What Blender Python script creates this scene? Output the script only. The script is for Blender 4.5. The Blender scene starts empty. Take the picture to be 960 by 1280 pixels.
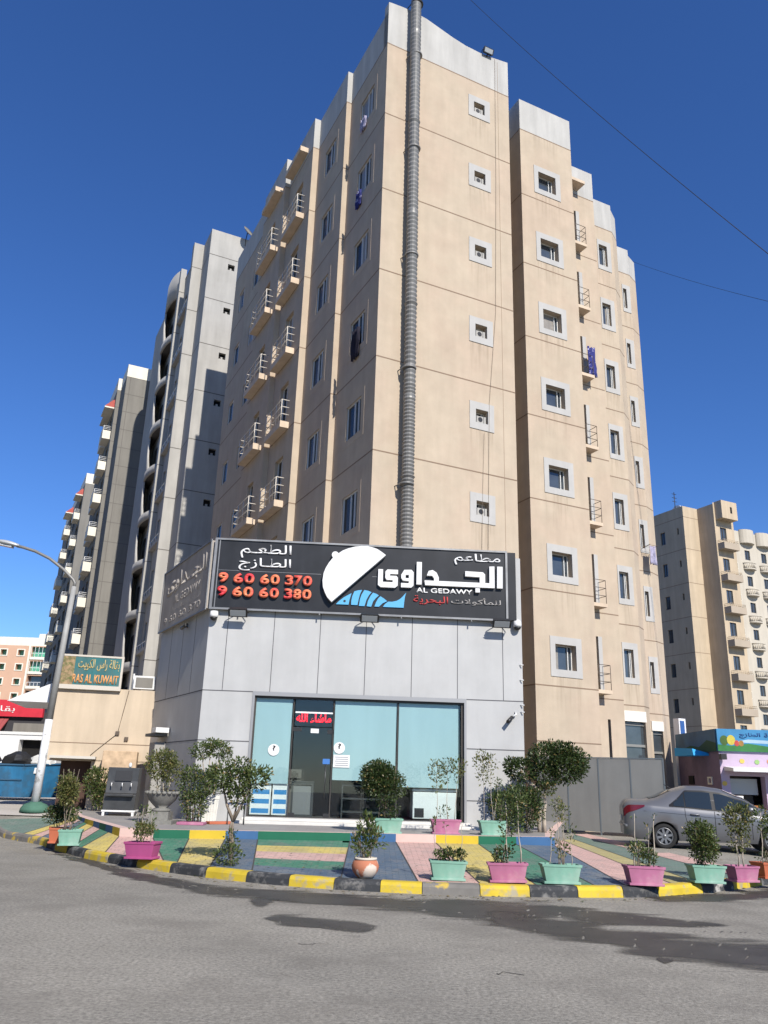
import bpy, bmesh, math, random
from mathutils import Vector, Matrix
R = math.radians
SC = bpy.context.scene
COL = SC.collection
random.seed(7)

# ---------------------------------------------------------------- camera, sky, sun, exposure
CAM_Z = 1.6
p_, r_ = R(18.2467537), R(1.78444056)
A_ = Matrix(((1, 0, 0), (0, math.sin(p_), -math.cos(p_)), (0, math.cos(p_), math.sin(p_))))
Q_ = Matrix(((math.cos(r_), -math.sin(r_), 0), (math.sin(r_), math.cos(r_), 0), (0, 0, 1)))
M_ = Q_ @ A_
cd = bpy.data.cameras.new('camera')
cam = bpy.data.objects.new('camera', cd)
COL.objects.link(cam)
cd.sensor_fit = 'VERTICAL'
cd.sensor_height = 24.0
cd.lens = 24.0 * 1018.434 / 1280.0
cd.clip_end = 3000.0
mw = Matrix.Identity(4)
for i in range(3):
    mw[i][0] = M_[0][i]
    mw[i][1] = -M_[1][i]
    mw[i][2] = -M_[2][i]
mw[2][3] = CAM_Z
cam.matrix_world = mw
SC.camera = cam
SUN_AZ, SUN_EL = 25.6, 38.5
W = bpy.data.worlds.new('World')
SC.world = W
W.use_nodes = True
nt = W.node_tree
sky = nt.nodes.new('ShaderNodeTexSky')
sky.sky_type = 'NISHITA'
sky.sun_disc = False
sky.sun_elevation = R(SUN_EL)
sky.sun_rotation = R(180.0 - SUN_AZ)
sky.altitude = 0.0
sky.air_density = 1.0
sky.dust_density = 0.0
sky.ozone_density = 9.0
bg = nt.nodes['Background']
hs = nt.nodes.new('ShaderNodeHueSaturation')
hs.inputs['Saturation'].default_value = 1.10
hs.inputs['Hue'].default_value = 0.509
nt.links.new(sky.outputs[0], hs.inputs['Color'])
nt.links.new(hs.outputs[0], bg.inputs[0])
bg.inputs[1].default_value = 0.117
sl = bpy.data.lights.new('sun', 'SUN')
sl.energy = 5.0
sl.angle = R(0.55)
sl.color = (1.0, 0.945, 0.86)
sun = bpy.data.objects.new('sun', sl)
COL.objects.link(sun)
sv = Vector((math.sin(R(SUN_AZ)) * math.cos(R(SUN_EL)), -math.cos(R(SUN_AZ)) * math.cos(R(SUN_EL)), math.sin(R(SUN_EL))))
sun.rotation_euler = sv.to_track_quat('Z', 'Y').to_euler()
sun.location = (10, -20, 40)
SC.view_settings.view_transform = 'Standard'
SC.view_settings.look = 'None'
SC.view_settings.exposure = 0.38
SC.view_settings.gamma = 1.0
SC.view_settings.use_curve_mapping = False
SC.cycles.max_bounces = 8
SC.cycles.transparent_max_bounces = 16
SC.cycles.caustics_reflective = False
SC.cycles.caustics_refractive = False


# ---------------------------------------------------------------- materials
def srgb(r, g, b):
    f = lambda c: (c / 255.0) / 12.92 if c / 255.0 <= 0.04045 else ((c / 255.0 + 0.055) / 1.055) ** 2.4
    return (f(r), f(g), f(b))


def mat(name, col, rough=0.8, var=0.0, scale=3.0, streak=0.0, bump=0.0, bscale=60.0, metal=0.0, spec=0.3, col2=None,
        mixscale=0.6, mixlo=0.45, mixhi=0.6, coat=0.0):
    m = bpy.data.materials.new(name)
    m.use_nodes = True
    t = m.node_tree
    b = t.nodes['Principled BSDF']
    b.inputs['Roughness'].default_value = rough
    b.inputs['Metallic'].default_value = metal
    b.inputs['Specular IOR Level'].default_value = spec
    b.inputs['Coat Weight'].default_value = coat
    tc = t.nodes.new('ShaderNodeTexCoord')
    rgb = t.nodes.new('ShaderNodeRGB')
    rgb.outputs[0].default_value = (*col, 1)
    cur = rgb.outputs[0]

    def noise(sc, stretch=None, detail=6.0):
        n = t.nodes.new('ShaderNodeTexNoise')
        n.inputs['Scale'].default_value = sc
        n.inputs['Detail'].default_value = detail
        n.inputs['Roughness'].default_value = 0.6
        if stretch:
            mp = t.nodes.new('ShaderNodeMapping')
            mp.inputs['Scale'].default_value = stretch
            t.links.new(tc.outputs['Object'], mp.inputs[0])
            t.links.new(mp.outputs[0], n.inputs['Vector'])
        else:
            t.links.new(tc.outputs['Object'], n.inputs['Vector'])
        return n.outputs['Fac']

    def ramp(fac, lo, hi, a, bb):
        mr = t.nodes.new('ShaderNodeMapRange')
        mr.inputs['From Min'].default_value = lo
        mr.inputs['From Max'].default_value = hi
        mr.inputs['To Min'].default_value = a
        mr.inputs['To Max'].default_value = bb
        t.links.new(fac, mr.inputs['Value'])
        return mr.outputs['Result']

    def mult(c, f):
        mx = t.nodes.new('ShaderNodeMix')
        mx.data_type = 'RGBA'
        mx.blend_type = 'MULTIPLY'
        mx.inputs['Factor'].default_value = 1.0
        t.links.new(c, mx.inputs['A'])
        t.links.new(f, mx.inputs['B'])
        return mx.outputs['Result']

    if col2 is not None:
        mx = t.nodes.new('ShaderNodeMix')
        mx.data_type = 'RGBA'
        t.links.new(ramp(noise(mixscale), mixlo, mixhi, 0, 1), mx.inputs['Factor'])
        t.links.new(cur, mx.inputs['A'])
        mx.inputs['B'].default_value = (*col2, 1)
        cur = mx.outputs['Result']
    if var:
        cur = mult(cur, ramp(noise(scale), 0.3, 0.7, 1 - var, 1 + var))
    if streak:
        cur = mult(cur, ramp(noise(2.6, (1, 1, 0.11), 8.0), 0.35, 0.68, 1 - streak, 1 + streak * 0.6))
    t.links.new(cur, b.inputs['Base Color'])
    if bump:
        bp = t.nodes.new('ShaderNodeBump')
        bp.inputs['Strength'].default_value = bump
        bp.inputs['Distance'].default_value = 0.02
        t.links.new(noise(bscale, None, 4.0), bp.inputs['Height'])
        t.links.new(bp.outputs[0], b.inputs['Normal'])
    return m


def glow(name, col, strength):
    m = bpy.data.materials.new(name)
    m.use_nodes = True
    b = m.node_tree.nodes['Principled BSDF']
    b.inputs['Base Color'].default_value = (*col, 1)
    b.inputs['Emission Color'].default_value = (*col, 1)
    b.inputs['Emission Strength'].default_value = strength
    return m


def clear_glass(name, tint=(0.93, 0.97, 0.965), refl=1.0):
    m = bpy.data.materials.new(name)
    m.use_nodes = True
    t = m.node_tree
    for n in list(t.nodes):
        t.nodes.remove(n)
    o = t.nodes.new('ShaderNodeOutputMaterial')
    mx = t.nodes.new('ShaderNodeMixShader')
    tr = t.nodes.new('ShaderNodeBsdfTransparent')
    gl = t.nodes.new('ShaderNodeBsdfGlossy')
    fr = t.nodes.new('ShaderNodeLayerWeight')
    fr.inputs['Blend'].default_value = 0.5
    pw = t.nodes.new('ShaderNodeMath'); pw.operation = 'POWER'; pw.inputs[1].default_value = 5.0
    ml = t.nodes.new('ShaderNodeMath'); ml.operation = 'MULTIPLY_ADD'; ml.inputs[1].default_value = 0.9 * refl; ml.inputs[2].default_value = 0.045
    tr.inputs[0].default_value = (*tint, 1)
    gl.inputs['Roughness'].default_value = 0.01
    t.links.new(fr.outputs['Facing'], pw.inputs[0])
    t.links.new(pw.outputs[0], ml.inputs[0])
    t.links.new(ml.outputs[0], mx.inputs[0])
    t.links.new(tr.outputs[0], mx.inputs[1])
    t.links.new(gl.outputs[0], mx.inputs[2])
    t.links.new(mx.outputs[0], o.inputs[0])
    return m


def leaf_mat(name, c1, c2):
    m = bpy.data.materials.new(name)
    m.use_nodes = True
    t = m.node_tree
    b = t.nodes['Principled BSDF']
    tc = t.nodes.new('ShaderNodeTexCoord')
    n = t.nodes.new('ShaderNodeTexNoise')
    n.inputs['Scale'].default_value = 9.0
    n.inputs['Detail'].default_value = 3.0
    mr = t.nodes.new('ShaderNodeMapRange')
    mr.inputs['From Min'].default_value = 0.35
    mr.inputs['From Max'].default_value = 0.65
    t.links.new(tc.outputs['Object'], n.inputs['Vector'])
    t.links.new(n.outputs['Fac'], mr.inputs['Value'])
    mx = t.nodes.new('ShaderNodeMix')
    mx.data_type = 'RGBA'
    mx.inputs['A'].default_value = (*c1, 1)
    mx.inputs['B'].default_value = (*c2, 1)
    t.links.new(mr.outputs[0], mx.inputs['Factor'])
    t.links.new(mx.outputs['Result'], b.inputs['Base Color'])
    b.inputs['Roughness'].default_value = 0.42
    b.inputs['Specular IOR Level'].default_value = 0.4
    tl = t.nodes.new('ShaderNodeBsdfTranslucent')
    t.links.new(mx.outputs['Result'], tl.inputs[0])
    ms = t.nodes.new('ShaderNodeMixShader')
    ms.inputs[0].default_value = 0.25
    t.links.new(b.outputs[0], ms.inputs[1])
    t.links.new(tl.outputs[0], ms.inputs[2])
    t.links.new(ms.outputs[0], t.nodes['Material Output'].inputs[0])
    return m


STUCCO = mat('beige_stucco', (0.437, 0.362, 0.275), 0.95, 0.07, 1.3, 0.05, 0.4, 40.0, spec=0.1, col2=(0.44, 0.352, 0.268), mixscale=0.35)
PALE = mat('pale_grey_plaster', (0.42, 0.41, 0.385), 0.95, 0.06, 0.8, 0.12, 0.25, 40.0, spec=0.1)
GROOVE = mat('groove_dark', (0.21, 0.15, 0.105), 0.95)
SURR = mat('window_band', (0.40, 0.39, 0.37), 0.9, 0.05, 2.0, 0.05)
DIMPANE = mat('dim_window_pane', (0.018, 0.02, 0.022), 0.25, 0.3, 1.3, spec=0.25)
CURT = mat('curtain_behind_glass', (0.24, 0.22, 0.19), 0.3, 0.2, 6.0, spec=0.6)
PANE = mat('window_pane', (0.05, 0.06, 0.07), 0.05, 0.3, 1.3, spec=1.0)
def drips(m, zones):
    """dirt runs below window sills: (u0, u1, height of the sill above each floor joint)"""
    t = m.node_tree
    b = t.nodes['Principled BSDF']
    tc = [n for n in t.nodes if n.type == 'TEX_COORD'][0]
    src = b.inputs['Base Color'].links[0].from_socket
    sp = t.nodes.new('ShaderNodeSeparateXYZ'); t.links.new(tc.outputs['Object'], sp.inputs[0])

    def M(op, a, v1=None, v2=None):
        n = t.nodes.new('ShaderNodeMath'); n.operation = op
        for k, v in enumerate((a, v1, v2)):
            if v is None: continue
            if isinstance(v, (int, float)): n.inputs[k].default_value = v
            else: t.links.new(v, n.inputs[k])
        return n.outputs[0]
    tot = None
    for (u0, u1, zo) in zones:
        f = M('FRACT', M('MULTIPLY_ADD', sp.outputs['Z'], 1 / 3.366, -(4.87 + zo) / 3.366))
        f = M('MAXIMUM', M('MULTIPLY_ADD', f, 1 / 0.42, -0.58 / 0.42), 0.0)
        w = M('MULTIPLY', M('GREATER_THAN', sp.outputs['X'], u0), M('LESS_THAN', sp.outputs['X'], u1))
        f = M('MULTIPLY', f, w)
        tot = f if tot is None else M('ADD', tot, f)
    mp = t.nodes.new('ShaderNodeMapping'); mp.inputs['Scale'].default_value = (9, 9, 0.5); t.links.new(tc.outputs['Object'], mp.inputs[0])
    n = t.nodes.new('ShaderNodeTexNoise'); n.inputs['Scale'].default_value = 1.0; n.inputs['Detail'].default_value = 5.0; t.links.new(mp.outputs[0], n.inputs['Vector'])
    mr = t.nodes.new('ShaderNodeMapRange'); mr.inputs['From Min'].default_value = 0.45; mr.inputs['From Max'].default_value = 0.7; mr.inputs['To Max'].default_value = 0.5
    t.links.new(n.outputs['Fac'], mr.inputs['Value'])
    fac = M('MULTIPLY', tot, mr.outputs[0])
    mx = t.nodes.new('ShaderNodeMix'); mx.data_type = 'RGBA'; t.links.new(fac, mx.inputs['Factor']); t.links.new(src, mx.inputs['A']); mx.inputs['B'].default_value = (0.22, 0.17, 0.12, 1)
    t.links.new(mx.outputs['Result'], b.inputs['Base Color'])


drips(STUCCO, ((3.66, 4.58, 1.57), (7.66, 8.96, 0.33), (14.1, 14.9, 0.88), (17.86, 18.35, 0.9)))
ALU = mat('white_aluminium', (0.62, 0.62, 0.60), 0.5)
DARKALU = mat('dark_frame', (0.05, 0.045, 0.04), 0.5)
DARK = mat('dark_hollow', (0.012, 0.011, 0.01), 0.9)
SLAB = mat('balcony_slab', (0.55, 0.44, 0.33), 0.9, 0.08, 2.0, 0.1)
RAILW = mat('pale_rail', (0.56, 0.52, 0.46), 0.5)
RAILD = mat('dark_rail', (0.10, 0.078, 0.06), 0.6)
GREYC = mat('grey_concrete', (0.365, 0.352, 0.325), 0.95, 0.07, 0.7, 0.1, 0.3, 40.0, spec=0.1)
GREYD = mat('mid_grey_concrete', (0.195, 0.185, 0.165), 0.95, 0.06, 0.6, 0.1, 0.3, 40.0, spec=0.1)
GGROOVE = mat('grey_groove', (0.12, 0.11, 0.1), 0.95)
CREAM = mat('cream_render', (0.68, 0.64, 0.54), 0.9, 0.05, 1.0, 0.06)
REDTILE = mat('red_roof_tile', (0.33, 0.075, 0.06), 0.8, 0.15, 4.0)
RBEIGE = mat('far_beige_render', (0.46, 0.375, 0.27), 0.95, 0.07, 0.5, 0.1, spec=0.1)
RCREAM = mat('far_cream_render', (0.47, 0.43, 0.36), 0.95, 0.05, 0.6, 0.08, spec=0.1)
PINKB = mat('salmon_render', (0.52, 0.33, 0.225), 0.95, 0.05, 0.5)
GREENG = mat('green_glazing', (0.10, 0.36, 0.24), 0.25, 0.25, 1.2, spec=0.5)
ALUCO = mat('grey_cladding_panel', (0.40, 0.40, 0.393), 0.55, 0.07, 0.9, 0.05, spec=0.35)
PANELG = mat('panel_gap', (0.10, 0.10, 0.105), 0.9)
SIGNBK = mat('black_sign_face', (0.016, 0.017, 0.020), 0.42, 0.25, 1.5, 0.2, spec=0.3)
SIGNFR = mat('sign_frame', (0.22, 0.22, 0.22), 0.45, 0.2, 3.0, metal=0.5)
WHITE = mat('white_acrylic', (0.66, 0.66, 0.65), 0.4, 0.04, 2.0)
BLUE = mat('blue_acrylic', (0.10, 0.36, 0.60), 0.4)
REDL = mat('red_lettering', (0.62, 0.05, 0.06), 0.4, col2=(0.72, 0.22, 0.10), mixscale=1.3)
GREYL = mat('faded_grey_lettering', (0.30, 0.285, 0.27), 0.6)
BANNERG = mat('faded_brown_banner', (0.36, 0.325, 0.285), 0.85, 0.1, 1.5, 0.12)
BANNERL = mat('faded_banner_lettering', (0.378, 0.342, 0.302), 0.9)
MARBLE = mat('white_marble_step', (0.58, 0.56, 0.52), 0.5, 0.1, 2.0)
FILM = mat('frosted_aqua_film', (0.34, 0.46, 0.485), 0.5, 0.03, 0.8, 0.05, spec=0.3)
GLASS = clear_glass('shop_glass')
BLACKM = mat('black_metal', (0.02, 0.02, 0.021), 0.45, spec=0.4)
STEEL = mat('galvanised_duct', (0.20, 0.197, 0.188), 0.5, 0.12, 1.2, metal=0.3)
INOX = mat('brushed_steel', (0.065, 0.066, 0.066), 0.4, 0.2, 4.0, metal=0.5)
POLE = mat('painted_pole', (0.30, 0.30, 0.29), 0.6, 0.15, 2.0, 0.15)
POLEW = mat('peeling_white_paint', (0.62, 0.63, 0.64), 0.7, 0.1, 4.0, col2=(0.35, 0.35, 0.34), mixscale=5.0, mixlo=0.55, mixhi=0.62)
LENS = mat('lamp_lens', (0.35, 0.37, 0.38), 0.25)
GREENC = mat('green_painted_concrete', (0.06, 0.14, 0.10), 0.85, 0.15, 3.0)
SKIP = mat('blue_skip_paint', (0.025, 0.15, 0.30), 0.6, 0.15, 1.5, 0.2, col2=(0.03, 0.10, 0.18), mixscale=1.5)
BARK = mat('bark', (0.21, 0.17, 0.13), 0.95, 0.2, 12.0)
BARKP = mat('pale_bark', (0.36, 0.31, 0.25), 0.95, 0.2, 12.0)
SOIL = mat('potting_soil', (0.06, 0.045, 0.032), 1.0, 0.3, 20.0)
LEAFD = leaf_mat('dark_foliage', (0.017, 0.036, 0.010), (0.062, 0.090, 0.024))
LEAFM = leaf_mat('mid_foliage', (0.032, 0.062, 0.016), (0.12, 0.145, 0.042))
LEAFY = leaf_mat('olive_foliage', (0.05, 0.074, 0.018), (0.18, 0.175, 0.06))
LEAFDRY = leaf_mat('dry_leaf', (0.16, 0.13, 0.05), (0.28, 0.20, 0.08))
PINKP = mat('pink_plastic', (0.37, 0.13, 0.22), 0.65, 0.14, 3.0, 0.1, col2=(0.40, 0.22, 0.26), mixscale=3.5, mixlo=0.5, mixhi=0.75)
MAGP = mat('magenta_plastic', (0.36, 0.07, 0.19), 0.5, 0.08, 3.0, 0.08)
MINTP = mat('mint_plastic', (0.185, 0.355, 0.27), 0.65, 0.14, 3.0, 0.1, col2=(0.27, 0.36, 0.30), mixscale=3.5, mixlo=0.5, mixhi=0.75)
TERRA = mat('terracotta', (0.42, 0.16, 0.09), 0.85, 0.12, 4.0, col2=(0.55, 0.47, 0.40), mixscale=3.0, mixlo=0.52, mixhi=0.56)
ORANGEP = mat('orange_plastic', (0.42, 0.12, 0.06), 0.6, 0.1, 3.0)
STONE = mat('cast_stone', (0.19, 0.185, 0.165), 0.9, 0.2, 6.0, bump=0.5)
CARP = mat('silver_car_paint', (0.15, 0.153, 0.162), 0.36, metal=0.45, coat=0.35)
CARG = mat('car_glass', (0.018, 0.024, 0.026), 0.05, spec=0.9)
TYRE = mat('tyre_rubber', (0.018, 0.018, 0.018), 0.85)
RIM = mat('grey_wheel', (0.20, 0.205, 0.21), 0.4, metal=0.6)
TAIL = mat('red_tail_lamp', (0.12, 0.006, 0.012), 0.2, spec=0.6)
FENCEM = mat('grey_hoarding', (0.185, 0.187, 0.18), 0.6, 0.1, 0.8, 0.08)
RED = mat('red_sheet', (0.50, 0.03, 0.05), 0.6, 0.1, 2.0)


# ---------------------------------------------------------------- mesh builder
class MB:
    def __init__(s):
        s.v = []; s.f = []; s.m = []; s.sm = []

    def face(s, pts, mi=0, smooth=False):
        n = len(s.v)
        s.v += [tuple(p) for p in pts]
        s.f.append(tuple(range(n, n + len(pts)))); s.m.append(mi); s.sm.append(smooth)

    def grid(s, rows, mi=0, smooth=True, close=False):
        n = len(s.v); c = len(rows[0])
        for r in rows:
            s.v += [tuple(p) for p in r]
        for i in range(len(rows) - 1):
            for j in range(c if close else c - 1):
                k = (j + 1) % c
                s.f.append((n + i * c + j, n + i * c + k, n + (i + 1) * c + k, n + (i + 1) * c + j))
                s.m.append(mi); s.sm.append(smooth)

    def hexa(s, P, mi=0):
        # P: 8 points, bottom ring 0-3 then top ring 4-7
        n = len(s.v)
        s.v += [tuple(p) for p in P]
        for q in ((3, 2, 1, 0), (4, 5, 6, 7), (0, 1, 5, 4), (1, 2, 6, 5), (2, 3, 7, 6), (3, 0, 4, 7)):
            s.f.append(tuple(n + k for k in q)); s.m.append(mi); s.sm.append(False)

    def box(s, x0, x1, y0, y1, z0, z1, mi=0, F=None):
        P = [(x0, y0, z0), (x1, y0, z0), (x1, y1, z0), (x0, y1, z0), (x0, y0, z1), (x1, y0, z1), (x1, y1, z1), (x0, y1, z1)]
        if F:
            P = [F(*p) for p in P]
        s.hexa(P, mi)

    def tube(s, pts, rad, n=8, mi=0, cap=True, smooth=True):
        pts = [Vector(p) for p in pts]
        if not isinstance(rad, (list, tuple)):
            rad = [rad] * len(pts)
        rows = []
        up = Vector((0, 0, 1))
        for i, p in enumerate(pts):
            d = (pts[min(i + 1, len(pts) - 1)] - pts[max(i - 1, 0)]).normalized()
            a = d.cross(up if abs(d.z) < 0.95 else Vector((1, 0, 0))).normalized()
            b = a.cross(d)
            rows.append([p + (a * math.cos(2 * math.pi * k / n) + b * math.sin(2 * math.pi * k / n)) * rad[i] for k in range(n)])
        s.grid(rows, mi, smooth, True)
        if cap:
            s.face(rows[0], mi); s.face(list(reversed(rows[-1])), mi)

    def lathe(s, prof, c=(0, 0, 0), n=20, mi=0, smooth=True, wob=0.0):
        rows = []
        for (r, z) in prof:
            rows.append([(c[0] + r * (1 + wob * math.cos(k * math.pi)) * math.cos(2 * math.pi * k / n),
                          c[1] + r * (1 + wob * math.cos(k * math.pi)) * math.sin(2 * math.pi * k / n), c[2] + z) for k in range(n)])
        s.grid(rows, mi, smooth, True)
        s.face(list(reversed(rows[0])), mi); s.face(rows[-1], mi)

    def prism(s, poly, F, d0, d1, mi=0, mside=None):
        # poly of (a, b); F(a, b, d) -> point
        n = len(poly)
        s.face([F(a, b, d1) for a, b in poly], mi)
        s.face([F(a, b, d0) for a, b in reversed(poly)], mi)
        for i in range(n):
            a, b = poly[i], poly[(i + 1) % n]
            s.face([F(*a, d0), F(*b, d0), F(*b, d1), F(*a, d1)], mi if mside is None else mside)

    def build(s, name, mats, parent=None, bevel=0.0, loc=None, rotz=0.0):
        me = bpy.data.meshes.new(name)
        me.from_pydata(s.v, [], s.f)
        if not isinstance(mats, (list, tuple)):
            mats = [mats]
        for m in mats:
            me.materials.append(m)
        me.polygons.foreach_set('material_index', s.m)
        me.polygons.foreach_set('use_smooth', s.sm)
        bm = bmesh.new()
        bm.from_mesh(me)
        bmesh.ops.remove_doubles(bm, verts=bm.verts, dist=0.0004)
        bmesh.ops.recalc_face_normals(bm, faces=bm.faces)
        bm.to_mesh(me)
        bm.free()
        o = bpy.data.objects.new(name, me)
        COL.objects.link(o)
        if parent is not None:
            o.parent = parent
        if loc is not None:
            o.location = loc
        o.rotation_euler.z = rotz
        if bevel:
            md = o.modifiers.new('bevel', 'BEVEL')
            md.width = bevel; md.segments = 2; md.limit_method = 'ANGLE'; md.angle_limit = R(40)
        return o


def tag(o, label=None, cat=None, group=None, kind=None):
    if label: o['label'] = label
    if cat: o['category'] = cat
    if group: o['group'] = group
    if kind: o['kind'] = kind
    return o


def thing(name, label, cat, loc=(0, 0, 0), rotz=0.0, group=None):
    o = bpy.data.objects.new(name, None)
    o.empty_display_size = 0.2
    COL.objects.link(o)
    o.location = loc
    o.rotation_euler.z = rotz
    return tag(o, label, cat, group)


def copy_tree(o, parent=None):
    c = o.copy()
    COL.objects.link(c)
    c.parent = parent
    for ch in list(o.children):
        copy_tree(ch, c)
    return c


def frame(p0, ang):
    """wall frame: s along the wall, z up, d outward (to the right of the direction of travel)"""
    ca, sa = math.cos(ang), math.sin(ang)
    return lambda s_, z, d=0.0: Vector((p0[0] + s_ * ca + d * sa, p0[1] + s_ * sa - d * ca, z))


def seg(p0, p1):
    ang = math.atan2(p1[1] - p0[1], p1[0] - p0[0])
    return frame(p0, ang), math.hypot(p1[0] - p0[0], p1[1] - p0[1])


def wall(mb, F, s0, s1, z0, z1, holes=(), depth=0.2, mi=0, mrev=None):
    mrev = mi if mrev is None else mrev
    S = sorted(set([s0, s1] + [h[0] for h in holes] + [h[1] for h in holes]))
    Z = sorted(set([z0, z1] + [h[2] for h in holes] + [h[3] for h in holes]))
    inside = lambda a, b: any(h[0] < a < h[1] and h[2] < b < h[3] for h in holes)
    for i in range(len(S) - 1):
        j = 0
        while j < len(Z) - 1:
            if inside((S[i] + S[i + 1]) / 2, (Z[j] + Z[j + 1]) / 2):
                j += 1; continue
            k = j
            while k + 1 < len(Z) - 1 and not inside((S[i] + S[i + 1]) / 2, (Z[k + 1] + Z[k + 2]) / 2):
                k += 1
            mb.face([F(S[i], Z[j]), F(S[i + 1], Z[j]), F(S[i + 1], Z[k + 1]), F(S[i], Z[k + 1])], mi)
            j = k + 1
    for h in holes:
        a, b, c, d = h
        for q in (((a, c), (b, c)), ((b, c), (b, d)), ((b, d), (a, d)), ((a, d), (a, c))):
            mb.face([F(*q[0]), F(*q[1]), F(*q[1], -depth), F(*q[0], -depth)], mrev)


def bx(mb, F, s0, s1, z0, z1, d0, d1, mi=0):
    mb.hexa([F(s0, z0, d1), F(s1, z0, d1), F(s1, z0, d0), F(s0, z0, d0), F(s0, z1, d1), F(s1, z1, d1), F(s1, z1, d0), F(s0, z1, d0)], mi)


def ring(mb, F, o, i, d0, d1, mi=0):
    """rectangular frame between outer rect o and inner rect i (s0,s1,z0,z1)"""
    if i[0] - o[0] > 0.001: bx(mb, F, o[0], i[0], o[2], o[3], d0, d1, mi)
    if o[1] - i[1] > 0.001: bx(mb, F, i[1], o[1], o[2], o[3], d0, d1, mi)
    if i[2] - o[2] > 0.001: bx(mb, F, i[0], i[1], o[2], i[2], d0, d1, mi)
    if o[3] - i[3] > 0.001: bx(mb, F, i[0], i[1], i[3], o[3], d0, d1, mi)


def rail(mb, F, s0, s1, z0, h, d, ret, r=0.02, bars=3, mi=0, nposts=2):
    """railing along s at outward distance d with returns to the wall (ret: left/right flags)"""
    for k in range(bars):
        z = z0 + h * (k + 1) / bars
        mb.tube([F(s0, z, d), F(s1, z, d)], r, 5, mi)
        if ret[0]: mb.tube([F(s0, z, d), F(s0, z, 0.02)], r, 5, mi)
        if ret[1]: mb.tube([F(s1, z, d), F(s1, z, 0.02)], r, 5, mi)
    for k in range(nposts):
        q = s0 + (s1 - s0) * k / (nposts - 1)
        mb.tube([F(q, z0, d), F(q, z0 + h, d)], r, 5, mi)


# ---------------------------------------------------------------- lettering (Arabic shaped by hand into presentation forms)
AR = {'ا': (0xFE8D, 0xFE8E), 'أ': (0xFE83, 0xFE84), 'ب': (0xFE8F, 0xFE90, 0xFE91, 0xFE92), 'ة': (0xFE93, 0xFE94),
      'ت': (0xFE95, 0xFE96, 0xFE97, 0xFE98), 'ج': (0xFE9D, 0xFE9E, 0xFE9F, 0xFEA0), 'ح': (0xFEA1, 0xFEA2, 0xFEA3, 0xFEA4),
      'د': (0xFEA9, 0xFEAA), 'ر': (0xFEAD, 0xFEAE), 'ز': (0xFEAF, 0xFEB0), 'س': (0xFEB1, 0xFEB2, 0xFEB3, 0xFEB4),
      'ش': (0xFEB5, 0xFEB6, 0xFEB7, 0xFEB8), 'ط': (0xFEC1, 0xFEC2, 0xFEC3, 0xFEC4), 'ع': (0xFEC9, 0xFECA, 0xFECB, 0xFECC),
      'ق': (0xFED5, 0xFED6, 0xFED7, 0xFED8), 'ك': (0xFED9, 0xFEDA, 0xFEDB, 0xFEDC), 'ل': (0xFEDD, 0xFEDE, 0xFEDF, 0xFEE0),
      'م': (0xFEE1, 0xFEE2, 0xFEE3, 0xFEE4), 'ن': (0xFEE5, 0xFEE6, 0xFEE7, 0xFEE8), 'ه': (0xFEE9, 0xFEEA, 0xFEEB, 0xFEEC),
      'و': (0xFEED, 0xFEEE), 'ى': (0xFEEF, 0xFEF0), 'ي': (0xFEF1, 0xFEF2, 0xFEF3, 0xFEF4), 'ء': (0xFE80,)}


def arabic(t):
    t = t.replace('لا', '\ufefb'); out = []
    for i, ch in enumerate(t):
        if ch == '\ufefb':
            out.append('\ufefc' if i > 0 and len(AR.get(t[i - 1], ())) == 4 else ch); continue
        f = AR.get(ch)
        if not f:
            out.append(ch); continue
        pj = i > 0 and (len(AR.get(t[i - 1], ())) == 4 or t[i - 1] == 'ـ') and len(f) > 1
        nj = len(f) == 4 and i + 1 < len(t) and (t[i + 1] in AR and len(AR[t[i + 1]]) > 1 or t[i + 1] in '\ufefbـ')
        out.append(chr(f[(3 if nj else 1) if pj else (2 if nj else 0)]))
    return ''.join(reversed(out))


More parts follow.
